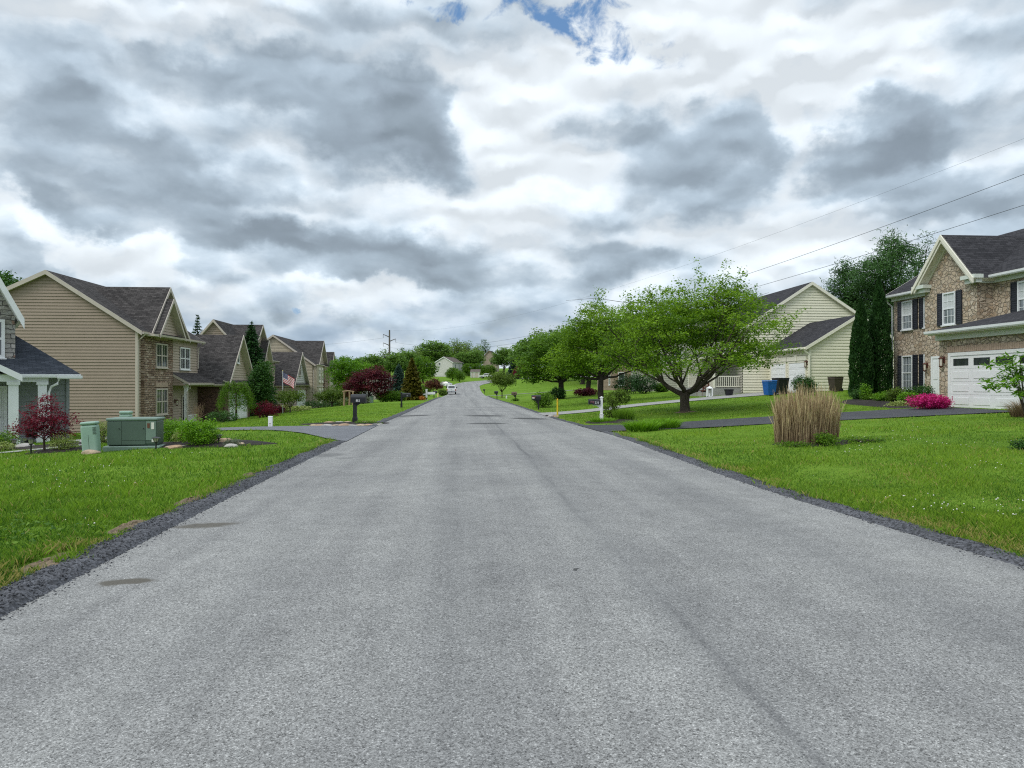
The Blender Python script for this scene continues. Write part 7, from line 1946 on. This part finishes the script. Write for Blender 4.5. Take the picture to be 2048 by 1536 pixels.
# the same puffs seen slightly lower: their difference lights the tops and shades the bases
q1 = puff(mapping(nt, aes, loc=(0, -.034, 0), scale=(1, 1.9, 1)), 6.0, .5); q2 = puff(mapping(nt, aes, loc=(.31, .152, 0), scale=(1, 2.1, 1)), 14.0, .5)
relief = math_(nt, 'ADD', math_(nt, 'SUBTRACT', p1, q1), math_(nt, 'MULTIPLY', math_(nt, 'SUBTRACT', p2, q2), .8))
pw = math_(nt, 'MULTIPLY_ADD', lowm, .5, .25)
th = math_(nt, 'MULTIPLY_ADD', math_(nt, 'SUBTRACT', n1, .5), 1.0, .30)
th = math_(nt, 'MULTIPLY_ADD', math_(nt, 'SUBTRACT', n2, .5), .6, th)
th = math_(nt, 'MULTIPLY_ADD', math_(nt, 'SUBTRACT', .38, p1), .34, th)
th = math_(nt, 'MULTIPLY_ADD', math_(nt, 'SUBTRACT', .38, p2), math_(nt, 'MULTIPLY', pw, .7), th)
th = math_(nt, 'MULTIPLY_ADD', math_(nt, 'SUBTRACT', n3, .5), math_(nt, 'MULTIPLY_ADD', lowm, .45, .12), th)
th = math_(nt, 'MULTIPLY_ADD', acc, 1.0, th)
th = math_(nt, 'MULTIPLY_ADD', lowm, .13, th)
th = math_(nt, 'MULTIPLY_ADD', th, .82, -.07)
k = 10.0     # cloud radiances are divided by the world strength below
def K(r, g, b): return (r*k, g*k, b*k)
cloud = ramp(nt, th, [(.0, K(.775,.835,.88)), (.15, K(.69,.765,.83)), (.29, K(.54,.63,.71)), (.44, K(.42,.505,.585)), (.60, K(.345,.42,.49)), (.80, K(.29,.35,.41)), (1.0, K(.255,.31,.36))])
shade = math_(nt, 'MULTIPLY_ADD', relief, .7, 1.0); shade = math_(nt, 'MINIMUM', math_(nt, 'MAXIMUM', shade, .86), 1.2)
cloud = mixc(nt, 1.0, cloud, nd(nt, 'ShaderNodeCombineXYZ', {0: shade, 1: shade, 2: shade}).outputs[0], 'MULTIPLY')
# unseen sky overhead, made brighter towards the zenith to add light on the ground
zen = nd(nt, 'ShaderNodeMapRange', {0: el, 1: .55, 2: 1.3, 3: 1.0, 4: 1.9}).outputs[0]
cloud = mixc(nt, 1.0, cloud, nd(nt, 'ShaderNodeCombineXYZ', {0: zen, 1: zen, 2: zen}).outputs[0], 'MULTIPLY')
# rain-blue air under the cloud base near the horizon
bl_ = math_(nt, 'MULTIPLY', nd(nt, 'ShaderNodeMapRange', {0: el, 1: .0, 2: .16, 3: 1.0, 4: 0.0}, interpolation_type='SMOOTHSTEP').outputs[0],
            ramp(nt, n3, [(.40, .85), (.62, .05)]))
cloud = mixc(nt, math_(nt, 'MULTIPLY', bl_, .8), cloud, K(.27,.38,.54))
# holes of blue sky
gap = math_(nt, 'ADD', math_(nt, 'ADD', blob(1180,58,140,40,22), math_(nt, 'MULTIPLY', blob(960,2,190,22,4), .95)), math_(nt, 'MULTIPLY', blob(610,603,14,9), .8))
gn = noise2(mapping(nt, ae, scale=(1, 1.3, 1)), 20.0, 5, .62, .3)
gm = nd(nt, 'ShaderNodeMapRange', {0: math_(nt, 'MULTIPLY_ADD', math_(nt, 'SUBTRACT', gn, .53), 3.4, math_(nt, 'MULTIPLY', gap, .92)), 1: .35, 2: 1.35}, interpolation_type='SMOOTHSTEP').outputs[0]
gm = math_(nt, 'MULTIPLY', gm, math_(nt, 'MINIMUM', math_(nt, 'MULTIPLY', gap, 2.0), 1.0))
blue = mixc(nt, .55, sky.outputs[0], K(.15,.33,.64))
col = mixc(nt, gm, cloud, blue)
col = mixc(nt, .06, col, sky.outputs[0])
bg = nd(nt, 'ShaderNodeBackground', {0: col, 1: .1})
out = nd(nt, 'ShaderNodeOutputWorld', {0: bg.outputs[0]})
w.cycles.sampling_method = 'MANUAL'; w.cycles.sample_map_resolution = 512

sd = bpy.data.lights.new('sun', 'SUN'); sd.energy = 1.5; sd.angle = math.radians(24); sd.color = (1.0, .965, .91)
so = bpy.data.objects.new('sun', sd); COL.objects.link(so)
dvec = Vector((math.sin(SUN_AZ)*math.cos(SUN_EL), math.cos(SUN_AZ)*math.cos(SUN_EL), math.sin(SUN_EL)))
so.rotation_euler = dvec.to_track_quat('Z', 'Y').to_euler(); so.location = (0, 0, 60)

cd = bpy.data.cameras.new('camera'); cd.sensor_width = 36; cd.lens = F/2048*36; cd.clip_end = 6000; cd.clip_start = .05
co = bpy.data.objects.new('camera', cd); COL.objects.link(co)
co.location = (0, 0, CH); co.rotation_euler = (math.radians(90), 0, 0)
S.camera = co
S.view_settings.view_transform = 'Standard'; S.view_settings.look = 'None'; S.view_settings.exposure = 0.15; S.view_settings.gamma = 1.0
S.cycles.use_denoising = False; S.cycles.pixel_filter_type = 'BLACKMAN_HARRIS'; S.cycles.filter_width = 1.15
S.cycles.max_bounces = 6; S.cycles.diffuse_bounces = 3; S.cycles.glossy_bounces = 3; S.cycles.transmission_bounces = 4; S.cycles.transparent_max_bounces = 8
S.cycles.caustics_reflective = False; S.cycles.caustics_refractive = False
